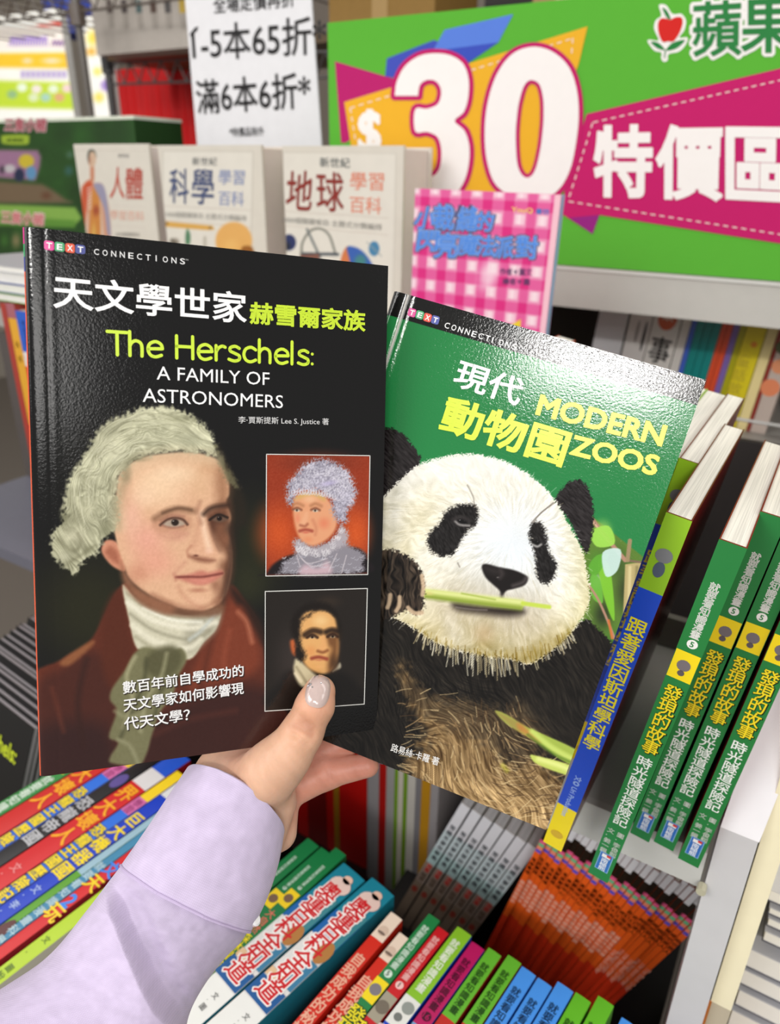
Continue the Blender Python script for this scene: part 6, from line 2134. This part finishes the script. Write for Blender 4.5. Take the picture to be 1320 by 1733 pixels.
    # eye patches
    for pts in ([(560, 402), (640, 400), (680, 445), (664, 540), (606, 592), (545, 680), (500, 755), (420, 772), (350, 742), (312, 672), (332, 600), (400, 535), (432, 470), (492, 420)],
                [(1062, 538), (1112, 528), (1160, 588), (1172, 680), (1202, 760), (1240, 832), (1222, 920), (1172, 972), (1112, 940), (1092, 860), (1090, 780), (1066, 700), (1044, 620)]):
        a.shape(pts, (26, 24, 24), 3, 1, True, 5, .5)
        p = spline(a.T(pts), 4)
        idx, d = a.sd(p, 1)
        a.C[idx] += np.clip(.5 - d, 0, 1)[:, None] * ((vnoise(X[idx] * .7 - Y[idx] * .3, Y[idx] * .2, 4) - .45) * 34)[:, None]
        for k in range(70):
            rr = random.Random(k + len(pts)); i = rr.randrange(len(p))
            q0 = p[i]; dd = unit(q0 - np.array([868.0, 905.0]))
            sv2 = a.tr; a.tr = (0, 0, 1.0)
            L = rr.uniform(3, 7)
            a.line([q0 - dd * 2, q0 + dd * L], rr.choice([(40, 36, 34), (40, 36, 34), (224, 220, 206)]), .8, 1, .7)
            a.tr = sv2
    a.ell(560, 522, 46, 24, (12, 11, 12), 1, 20, .5); a.line([(512, 520), (545, 545), (615, 552)], (150, 146, 144), 4, 3, .85); a.ell(545, 512, 5, 5, (220, 220, 220), .9); a.ell(580, 520, 4, 4, (180, 180, 180), .8); a.line([(500, 505), (560, 490), (620, 520)], (50, 46, 46), 6, 5, .8)
    a.ell(1100, 678, 36, 24, (12, 11, 12), 1, 10, .5); a.line([(1072, 690), (1105, 702), (1130, 688)], (170, 168, 166), 4, 3, .85); a.ell(1108, 668, 4, 4, (190, 190, 190), .8)
    # nose and mouth
    a.shape([(704, 850), (735, 828), (830, 852), (920, 868), (1000, 898), (1036, 930), (1012, 980), (930, 1008), (884, 1020), (850, 1052), (828, 1015), (780, 972), (730, 922)], (24, 20, 20), 2.5)
    a.shape([(730, 850), (830, 872), (860, 900), (800, 900), (745, 880)], (60, 54, 54), 10, .6); a.ell(820, 925, 16, 8, (150, 146, 144), .8); a.line([(930, 985), (1000, 960), (1022, 930)], (84, 78, 78), 6, 6, .7); a.line([(840, 870), (850, 900), (835, 930)], (60, 54, 54), 6, 6, .7)
    a.line([(848, 1050), (846, 1090)], (60, 54, 50), 6, 6, .8)
    a.shape([(505, 1108), (700, 1128), (950, 1140), (1012, 1180), (900, 1204), (700, 1185), (532, 1160)], (36, 28, 24), 10, .97); a.line([(520, 1140), (640, 1155), (740, 1160)], (130, 120, 116), 2.5, 3, .7)
    # bamboo in the mouth
    a.shape([(282, 1008), (450, 1026), (640, 1050), (1000, 1090), (1012, 1125), (992, 1156), (800, 1136), (600, 1108), (290, 1068)], (176, 192, 92), 2, 1, False)
    a.line([(290, 1022), (600, 1058), (995, 1104)], (216, 222, 150), 9, 8, .85); a.line([(300, 1062), (600, 1102), (980, 1148)], (116, 136, 44), 8, 7, .7); a.ell(320, 1040, 60, 26, (206, 196, 120), .7, 6); a.line([(1000, 1112), (1100, 1126), (1190, 1138)], (186, 206, 80), 7, 3)
    a.line([(560, 1040), (800, 1085)], (140, 160, 60), 2.5, 3, .7)
    # whisker hairs
    for p in ([(600, 260), (640, 340), (655, 420)], [(1240, 380), (1130, 460), (1075, 530)], [(1220, 385), (1120, 470), (1062, 530)], [(530, 820), (545, 850)]): a.line(p, (90, 80, 70), 1.6, 2, .7)
    # paw with claws
    a.zoom(630, 900, 2.8085)
    a.shape([(-60, 70), (50, 80), (120, 92), (190, 130), (232, 190), (246, 280), (240, 370), (205, 392), (175, 372), (130, 390), (60, 420), (-60, 420)], (34, 27, 22), 3, 1, True, 6, .4)
    idx, d = a.sd(spline(a.T([(-60, 70), (50, 80), (120, 92), (190, 130), (232, 190), (246, 280), (240, 370), (130, 390), (-60, 420)]), 4), 1)
    x, y = X[idx], Y[idx]
    a.C[idx] += np.clip(.5 - d, 0, 1)[:, None] * ((vnoise(x * .5 + fbm(x * .05, y * .05, 3, 2) * 8, y * .07, 11) - .42) * 90)[:, None] * np.array((1, .88, .74))
    for p in ([(85, 300), (80, 340), (72, 360)], [(130, 310), (128, 350), (114, 376)], [(235, 210), (242, 260), (238, 300)], [(170, 360), (200, 385), (236, 384)]): a.line(p, (196, 170, 140), 7, 3, .9)
    a.ell(200, 345, 34, 34, (60, 48, 40), .8)
    # black band at the head of the cover, on top of everything but the green
    idx = np.nonzero(V < .0545)[0]
    a.C[idx] = (20, 20, 20)


root2 = make_held(B2, 'green glossy paperback with a panda on its cover held behind the black book', paint2, letters2, [(0, .055, (20, 20, 20)), (.055, 1.0, (40, 130, 70))], 430, 640, 1.0, 0.0)

# ------------------------------------------------------------------ the person: left hand and lavender sleeve
def surface_nets(f, org, h):
    """f (nx,ny,nz) field, negative inside; returns vertices and quads"""
    nx, ny, nz = f.shape
    ins = f < 0
    c = np.zeros((nx - 1, ny - 1, nz - 1), np.int8)
    for dx in (0, 1):
        for dy in (0, 1):
            for dz in (0, 1):
                c += ins[dx:nx - 1 + dx, dy:ny - 1 + dy, dz:nz - 1 + dz]
    act = (c > 0) & (c < 8)
    I = np.argwhere(act)
    idx = np.full(act.shape, -1, np.int64)
    idx[act] = np.arange(len(I))
    acc = np.zeros((len(I), 3)); cnt = np.zeros(len(I))
    cor = [(a, b, d) for a in (0, 1) for b in (0, 1) for d in (0, 1)]
    fv = {k: f[I[:, 0] + k[0], I[:, 1] + k[1], I[:, 2] + k[2]] for k in cor}
    for a in cor:
        for ax in range(3):
            if a[ax] == 0:
                b = list(a); b[ax] = 1; b = tuple(b)
                fa, fb = fv[a], fv[b]
                m = (fa < 0) != (fb < 0)
                t = np.where(m, fa / np.where(fa - fb == 0, 1, fa - fb), 0)
                p = np.array(a, float)[None].repeat(len(I), 0)
                p[:, ax] += t
                acc[m] += p[m]; cnt[m] += 1
    V = (I + acc / cnt[:, None]) * h + org
    Q = []
    for ax in range(3):
        u, v = (ax + 1) % 3, (ax + 2) % 3
        sl0 = [slice(None)] * 3; sl1 = [slice(None)] * 3
        sl0[ax] = slice(0, -1); sl1[ax] = slice(1, None)
        e = ins[tuple(sl0)] != ins[tuple(sl1)]
        E_ = np.argwhere(e)
        ok = (E_[:, u] > 0) & (E_[:, v] > 0) & (E_[:, u] < f.shape[u] - 1) & (E_[:, v] < f.shape[v] - 1)
        E_ = E_[ok]
        s = ins[tuple(sl0)][E_[:, 0], E_[:, 1], E_[:, 2]]
        def at(du, dv):
            q = E_.copy(); q[:, u] += du; q[:, v] += dv
            return idx[q[:, 0], q[:, 1], q[:, 2]]
        a, b, c2, d = at(-1, -1), at(0, -1), at(0, 0), at(-1, 0)
        q = np.stack([a, b, c2, d], 1)
        q[~s] = q[~s][:, ::-1]
        Q.append(q)
    Q = np.concatenate(Q)
    return V, Q[(Q >= 0).all(1)]


def cone(Pn, a, b, ra, rb):
    ba = b - a
    t = np.clip(((Pn - a) @ ba) / (ba @ ba), 0, 1)
    return np.linalg.norm(Pn - a - t[:, None] * ba, axis=1) - (ra + (rb - ra) * t)


def smin(a, b, k):
    h = np.clip(k - np.abs(a - b), 0, None) / k
    return np.minimum(a, b) - h * h * k * .25


J = lambda x, y, d: P(x, y, d)
TTIP, TIP2 = J(541, 1170, .3385), J(533, 1194, .3375)
TIP_, TBASE, TMCP, TCMC = J(511, 1240, .3365), J(487, 1276, .3365), J(455, 1308, .3405), J(405, 1345, .3470)


def hand_field(Pn):
    palm = cone(Pn, J(370, 1392, .360), J(388, 1318, .363), .0190, .0155)
    palm = smin(palm, cone(Pn, J(424, 1412, .360), J(448, 1356, .3585), .0170, .0155), .010)
    palm = smin(palm, cone(Pn, J(332, 1460, .3575), J(376, 1385, .360), .0190, .0190), .012)
    palm = smin(palm, cone(Pn, J(388, 1318, .362), J(436, 1268, .374), .0150, .0090), .010)
    palm = smin(palm, cone(Pn, J(436, 1268, .374), J(520, 1214, .389), .0085, .0075), .004)          # forefinger behind the books
    thumb = cone(Pn, TBASE, TIP_, .0096, .0090)
    thumb = smin(thumb, cone(Pn, TMCP, TBASE, .0112, .0096), .007)
    thumb = smin(thumb, cone(Pn, TIP_, TIP2, .0090, .0085), .004)
    thumb = smin(thumb, cone(Pn, TIP2, TTIP, .0086, .0072), .003)
    thumb = smin(thumb, cone(Pn, TCMC, TMCP, .0110, .0110), .012)
    f = smin(palm, thumb, .014)
    # little-finger side of the palm and the fingers below the books
    f = smin(f, cone(Pn, J(481, 1330, .374), J(470, 1408, .370), .0080, .0095), .0035)
    ring = cone(Pn, J(478, 1342, .377), J(553, 1308, .379), .0092, .0080)
    ring = smin(ring, cone(Pn, J(553, 1308, .379), J(622, 1296, .378), .0078, .0058), .003)
    f = smin(f, ring, .0030)
    mid = cone(Pn, J(470, 1312, .380), J(552, 1270, .386), .0080, .0072)
    mid = smin(mid, cone(Pn, J(552, 1270, .386), J(640, 1236, .386), .0070, .0060), .003)
    f = smin(f, mid, .0022)
    # creases
    for pts, wd, dp in (([(486, 1212), (508, 1216), (533, 1232)],   .0010, .0014), ([(478, 1226), (505, 1230), (530, 1246)], .0011, .0016), ([(492, 1219), (515, 1225), (529, 1238)], .0009, .0010), ([(470, 1236), (500, 1244), (520, 1260)], .0010, .0008)):
        q = [J(x, y, .3275) for x, y in pts]
        for a, b in zip(q[:-1], q[1:]):
            f = f + dp * np.exp(-(cone(Pn, a, b, 0, 0) / wd) ** 2 / 2.5)
    for pts, wd, dp in (([(417, 1290), (450, 1272), (462, 1262)], .0012, .0010), ([(470, 1345), (488, 1325), (500, 1308)], .0008, .0005), ([(440, 1358), (470, 1342), (486, 1318)], .0012, .0005), ([(430, 1385), (455, 1380), (478, 1362)], .0012, .0005)):
        q = [J(x, y, .343 if x < 465 and y < 1300 else .350) for x, y in pts]
        for a, b in zip(q[:-1], q[1:]):
            f = f + dp * np.exp(-(cone(Pn, a, b, 0, 0) / (wd * 3)) ** 2)
    for x, y in ((556, 1300), (596, 1292)):
        a, b = J(x - 6, y - 14, .371), J(x + 4, y + 20, .371)
        f = f + .0006 * np.exp(-(cone(Pn, a, b, 0, 0) / .0011) ** 2)
    return f


def build_hand(root, off):
    corners = np.array([J(x, y, d) for x in (255, 660) for y in (1120, 1500) for d in (.318, .405)])
    lo, hi = corners.min(0) - .004, corners.max(0) + .004
    hh = .00075
    n = np.ceil((hi - lo) / hh).astype(int) + 1
    g = np.stack(np.meshgrid(*[lo[i] + np.arange(n[i]) * hh for i in range(3)], indexing='ij'), -1).reshape(-1, 3)
    # evaluate only near the hand: coarse reject by distance to a few capsules
    rough = np.minimum(cone(g, J(350, 1420, .357), J(450, 1300, .36), .03, .03), cone(g, J(450, 1300, .35), J(545, 1165, .338), .022, .014))
    rough = np.minimum(rough, cone(g, J(430, 1290, .37), J(640, 1240, .388), .022, .014))
    rough = np.minimum(rough, cone(g, J(460, 1380, .37), J(630, 1296, .378), .022, .014))
    rough = np.minimum(rough, cone(g, J(330, 1465, .354), J(430, 1410, .36), .03, .025))
    f = np.full(len(g), .01, np.float64)
    near = rough < .006
    f[near] = hand_field(g[near])
    V, Q = surface_nets(f.reshape(n), lo, hh)
    # colour: warm skin, redder towards tips, knuckle folds and the fingers
    base = np.array((218, 174, 146), float)
    C = np.tile(base, (len(V), 1))

    def tint(p, r, col, a):
        m = np.exp(-(np.linalg.norm(V - p, axis=1) / r) ** 2)[:, None] * a
        C[:] = C * (1 - m) + np.array(col, float) * m
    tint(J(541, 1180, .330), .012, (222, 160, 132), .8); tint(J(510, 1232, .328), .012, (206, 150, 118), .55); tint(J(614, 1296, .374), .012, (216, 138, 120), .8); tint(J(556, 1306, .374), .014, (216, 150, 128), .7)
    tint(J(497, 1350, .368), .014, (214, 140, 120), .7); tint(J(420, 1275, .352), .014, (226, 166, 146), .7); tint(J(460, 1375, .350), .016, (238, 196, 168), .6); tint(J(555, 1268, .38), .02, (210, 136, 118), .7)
    for pts in ([(486, 1212), (508, 1216), (533, 1232)], [(478, 1226), (505, 1230), (530, 1246)], [(492, 1219), (515, 1225), (529, 1238)]):  # shade in the thumb creases painted as darker tints
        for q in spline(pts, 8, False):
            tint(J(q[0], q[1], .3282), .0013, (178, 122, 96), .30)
    for q in spline([(440, 1268), (425, 1282), (408, 1292)], 10, False): tint(J(q[0], q[1], .352), .004, (190, 128, 104), .22)  # palm crease shade tinted in the same way
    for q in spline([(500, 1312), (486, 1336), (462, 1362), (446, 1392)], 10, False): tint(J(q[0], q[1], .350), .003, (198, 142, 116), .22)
    C += ((fbm(V[:, 0] * 300 + V[:, 2] * 170, V[:, 1] * 300 + V[:, 2] * 110, 3, 3) - .5) * 16)[:, None]
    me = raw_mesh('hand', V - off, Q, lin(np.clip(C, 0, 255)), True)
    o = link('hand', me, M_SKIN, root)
    sm = o.modifiers.new('smooth', 'SMOOTH'); sm.iterations = 2; sm.factor = .5
    return o


def hit_hand(x, y, d0=.315, d1=.40):
    """nearest hand surface along the line of sight; returns point and outward normal"""
    ts = np.linspace(d0, d1, 400)
    pts = CAM + ray(x, y) * ts[:, None]
    f = hand_field(pts)
    k = np.nonzero(f < 0)[0]
    if len(k) == 0: return None
    k = k[0]
    t = ts[k - 1] + (ts[k] - ts[k - 1]) * f[k - 1] / (f[k - 1] - f[k])
    p = CAM + ray(x, y) * t
    e = 1e-4
    g = np.array([(hand_field(p[None] + np.eye(3)[i] * e) - hand_field(p[None] - np.eye(3)[i] * e))[0] for i in range(3)])
    return p, unit(g)


HO = J(420, 1420, .357)
person = thing('person', tuple(HO), 'person in a lavender cotton shirt holding two paperbacks with the left hand', 'person')
hand = build_hand(person, HO)

# thumb nail: a curved plate lying on the thumb
M_NAIL = print_mat('pearl_nail_polish', .12, .8, coat=.8, grain=.06, gscale=600)
axis2 = np.array([530 - 541, 1196 - 1150], float); axis2 /= np.linalg.norm(axis2)
side2 = np.array([-axis2[1], axis2[0]])
# outline in the thumb's own directions: centre, half length, half width
nc2 = np.array([538.0, 1170.5])
na, nr = 9, 36
V, Fs, Cn = [], [], []
for j in range(na + 1):
    q = j / na
    for i in range(nr):
        t = i / nr * 2 * math.pi
        ca, sa = math.cos(t), math.sin(t)
        e = 2.6
        ux = math.copysign(abs(ca) ** (2 / e), ca); uy = math.copysign(abs(sa) ** (2 / e), sa)
        p2 = nc2 + side2 * ux * 20.0 * q * (1 - .10 * (uy < 0) * -uy) + axis2 * uy * 27.5 * q
        r = hit_hand(*p2)
        if r is None: r = (J(p2[0], p2[1], .334), -unit(ray(*p2)))
        p, nn = r
        dome = .0009 * (1 - q ** 4) + .00035
        V.append(p + nn * dome)
        Cn.append(lin((196, 174, 168)) if q < .97 else lin((206, 180, 170)))
for j in range(na):
    for i in range(nr):
        a, b = j * nr + i, j * nr + (i + 1) % nr
        Fs.append((a, b, b + nr, a + nr))
nailo = link('thumb_nail', raw_mesh('thumb_nail', np.array(V) - HO, Fs, np.array(Cn), True), M_NAIL, hand)
tag(nailo, 'pearly polished nail with two small stones')
M_GEM = plain_mat('rhinestone', (226, 226, 232), .08, .9)
for gx, gy, rr in ((527, 1160, .0008), (530, 1164, .0005), (524, 1163, .0004), (543, 1158, .0004)):
    r = hit_hand(gx, gy)
    p = r[0] + r[1] * .0013
    bm_ = MB(HO)
    th_ = np.arange(6) * math.pi / 3
    ea = unit(np.cross(r[1], RT)); eb = np.cross(r[1], ea)
    lowr = [p + (ea * math.cos(t) + eb * math.sin(t)) * rr for t in th_]
    hir = [p + r[1] * rr * .7 + (ea * math.cos(t) + eb * math.sin(t)) * rr * .55 for t in th_]
    bm_.add(lowr + hir, [(i, (i + 1) % 6, 6 + (i + 1) % 6, 6 + i) for i in range(6)] + [tuple(range(6, 12))], (226, 226, 232))
    bm_.build('rhinestone', M_GEM, hand)
# nail of the finger below the books, seen edge on, dark with stones
p0 = J(626, 1290, .3775)
V, Fs = [], []
d_ax = unit(J(634, 1290, .379) - J(600, 1297, .378)); up_ = unit(J(622, 1280, .379) - J(622, 1296, .379) + FW * .004); sd_ = np.cross(d_ax, up_)
for j in range(7):
    for i in range(9):
        u, v = j / 6, (i / 8 - .5) * 2
        wv = .0048 * (1 - .25 * u * u)
        V.append(p0 + d_ax * (-.0015 + .0082 * u) + sd_ * v * wv + up_ * (.0046 - .0022 * v * v - .003 * u * u) - FW * .0012)
for j in range(6):
    for i in range(8): Fs.append((j * 9 + i, j * 9 + i + 1, j * 9 + i + 10, j * 9 + i + 9))
no2 = link('finger_nail', raw_mesh('finger_nail', np.array(V) - HO, Fs, np.tile(lin((110, 104, 118)), (len(V), 1)), True), M_NAIL, hand)
sol = no2.modifiers.new('thickness', 'SOLIDIFY'); sol.thickness = .0006
tag(no2, 'dark silver nail')

# ---- sleeve and cuff
LAV = np.array((203, 189, 217), float)


def loft(rings, nth, nlen, disp=None, front=1.0):
    """rings: (Lx,Ly,Rx,Ry,depth,half depth,front shift px along the arm)"""
    R_ = np.array(rings, float)
    s = spline(R_, 8, False) if len(R_) > 2 else np.array([R_[0] + (R_[1] - R_[0]) * t for t in np.linspace(0, 1, nlen)])
    tt = np.linspace(0, len(s) - 1, nlen)
    i0 = np.clip(tt.astype(int), 0, len(s) - 2); fr = (tt - i0)[:, None]
    s = s[i0] * (1 - fr) + s[i0 + 1] * fr
    V = np.zeros((nlen, nth, 3))
    for k, (lx, ly, rx, ry, d, hd, sh) in enumerate(s):
        L_, Rr = P(lx, ly, d), P(rx, ry, d)
        c, a = (L_ + Rr) / 2, (Rr - L_) / 2
        b = -unit(ray((lx + rx) / 2, (ly + ry) / 2)) * hd
        th = np.arange(nth) / nth * 2 * math.pi
        along = unit(np.cross(a, b))
        if along @ UP < 0: along = -along
        V[k] = c + np.cos(th)[:, None] * a + np.sin(th)[:, None] * b + np.clip(np.sin(th), -1, 1)[:, None] * along * (sh * d / F)
    return V


def project(V):
    d = V - CAM
    z = d @ FW
    return CX + F * (d @ RT) / z, CY - F * (d @ UP) / z


def cloth(name, V, parent, col, thick=.0007, smooth=True, tintf=None):
    nl, nt = V.shape[:2]
    I = np.arange(nl * nt).reshape(nl, nt)
    Q = np.stack([I[:-1], np.roll(I, -1, 1)[:-1], np.roll(I, -1, 1)[1:], I[1:]], -1).reshape(-1, 4)
    flat = V.reshape(-1, 3)
    C = np.tile(np.asarray(col, float), (len(flat), 1))
    if tintf is not None: C = tintf(flat, C)
    me = raw_mesh(name, flat - HO, Q, lin(np.clip(C, 0, 255)), smooth)
    uv = me.uv_layers.new(name='UVMap')
    per = np.linalg.norm(np.diff(np.concatenate([V, V[:, :1]], 1), axis=1), axis=2).sum(1).mean()
    ln = np.linalg.norm(np.diff(V, axis=0), axis=2).mean(1).cumsum()
    ln = np.concatenate([[0], ln])
    u = np.arange(nt) / nt * per / .0008
    w_ = ln / .0008
    UVv = np.stack([np.tile(u, nl), np.repeat(w_, nt)], 1)
    li = np.zeros(len(me.loops), np.int32); me.loops.foreach_get('vertex_index', li)
    uvd = UVv[li]
    # close the seam of the wrap-round column
    uvd = uvd.reshape(-1, 4, 2)
    wrap = (uvd[:, :, 0].max(1) - uvd[:, :, 0].min(1)) > per / .0008 * .5
    low = uvd[:, :, 0] < per / .0008 * .25
    uvd[:, :, 0] += (wrap[:, None] & low) * per / .0008
    uv.data.foreach_set('uv', uvd.reshape(-1).astype(np.float32))
    o = link(name, me, M_FABRIC, parent)
    so_ = o.modifiers.new('thickness', 'SOLIDIFY'); so_.thickness = thick; so_.offset = -1
    return o


# cuff
cr = [(316, 1301, 478, 1414, .359, .0385, 28), (283, 1350, 470, 1464, .3575, .0355, 18), (245, 1407, 452, 1520, .3545, .0305, 4), (205, 1464, 425, 1576, .351, .0265, -14)]
Vc = loft(cr, 120, 60)
px, py = project(Vc.reshape(-1, 3))
wr_ = .0010 * (fbm(px * .012, py * .012, 4, 3) - .5) + .0004 * (fbm(px * .05, py * .05, 8, 2) - .5)
Vc = (Vc.reshape(-1, 3) - FW * wr_[:, None] * 2).reshape(Vc.shape)
cuff = cloth('cuff', Vc, person, LAV, .0016)
# stitched seam where cuff meets sleeve
ms = MB(HO)
sv = Vc[-2]
for i in range(4, 58):
    a_, b_ = sv[i], sv[(i + 1) % 120]
    o_ = -FW * .0004
    ms.bar(a_ + o_, b_ + o_, .00065, (196, 180, 212), 6)
ms.build('seam', M_MATTE, cuff)

# sleeve below the cuff with its big overlapping fold
sr = [(212, 1456, 424, 1566, .3515, .0255, -12), (188, 1487, 408, 1594, .350, .0265, -8), (150, 1537, 380, 1622, .346, .0275, 0), (88, 1612, 345, 1668, .341, .030, 0), (20, 1662, 318, 1722, .334, .032, 0), (-70, 1715, 306, 1790, .325, .035, 0), (-190, 1790, 270, 1900, .312, .038, 0)]
Vs = loft(sr, 280, 240)
fl = Vs.reshape(-1, 3).copy()
px, py = project(fl)
fold = spline([(178, 1478), (196, 1520), (216, 1562), (243, 1622), (276, 1682), (304, 1722), (318, 1790), (322, 1860)], 8, False)
dmin = np.full(len(fl), 1e9); sgn = np.zeros(len(fl))
for (ax, ay), (bx, by) in zip(fold[:-1], fold[1:]):
    ex, ey = bx - ax, by - ay
    t = np.clip(((px - ax) * ex + (py - ay) * ey) / (ex * ex + ey * ey), 0, 1)
    d = np.hypot(px - ax - ex * t, py - ay - ey * t)
    cr_ = ex * (py - ay) - ey * (px - ax)
    up = d < dmin
    dmin = np.where(up, d, dmin); sgn = np.where(up, np.sign(cr_), sgn)
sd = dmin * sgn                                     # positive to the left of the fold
nth = 280
front = np.clip(np.sin(np.tile(np.arange(nth) / nth * 2 * math.pi, Vs.shape[0])) * 3, 0, 1)
lip = np.clip((sd + 4) / 9, 0, 1); lip = lip * lip * (3 - 2 * lip)
puff = lip * (.0045 + .0055 * np.exp(-np.clip(sd, 0, None) / 60))
hollow = -.0035 * np.exp(-((sd + 16) / 22) ** 2) * (sd < 2)
start = np.clip((py - 1478) / 50, 0, 1)
wr_ = .0050 * (fbm(px * .011 + py * .006, py * .010 - px * .004, 6, 3) - .5) + .0012 * (fbm(px * .05, py * .05, 9, 2) - .5)
fl = fl - FW * (((puff + hollow) * front + wr_ * (.35 + .65 * front)) * start)[:, None]


def sheer_shade(flat, C):  # sheerer cloth past the fold, with the fold's shade darkened in
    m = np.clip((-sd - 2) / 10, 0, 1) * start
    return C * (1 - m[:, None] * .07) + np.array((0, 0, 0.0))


slv = cloth('sleeve', fl.reshape(Vs.shape), person, LAV, .0006, True, sheer_shade)
# small glossy button at the cuff opening
mb_ = MB(HO)
bp_ = P(431, 1557, .3475)
bn = -unit(ray(431, 1557)) * .5 + RT * .6 + UP * .2
bn = unit(bn); ea = unit(np.cross(bn, UP)); eb = np.cross(bn, ea)
prof = [(0, .0016), (.0013, .0016), (.0019, .0010), (.0019, -.0008)]
for (r0, h0), (r1, h1) in zip(prof[:-1], prof[1:]):
    for i in range(18):
        t0, t1 = i * math.pi / 9, (i + 1) * math.pi / 9
        mb_.poly([bp_ + (ea * math.cos(t) + eb * math.sin(t)) * 1.5 * r + bn * h for r, h, t in ((r0, h0, t0), (r1, h1, t0), (r1, h1, t1), (r0, h0, t1))], (246, 246, 250))
mb_.build('button', M_NAIL, person)

bpy.data.objects.remove(_fo)
bpy.data.curves.remove(_fc)
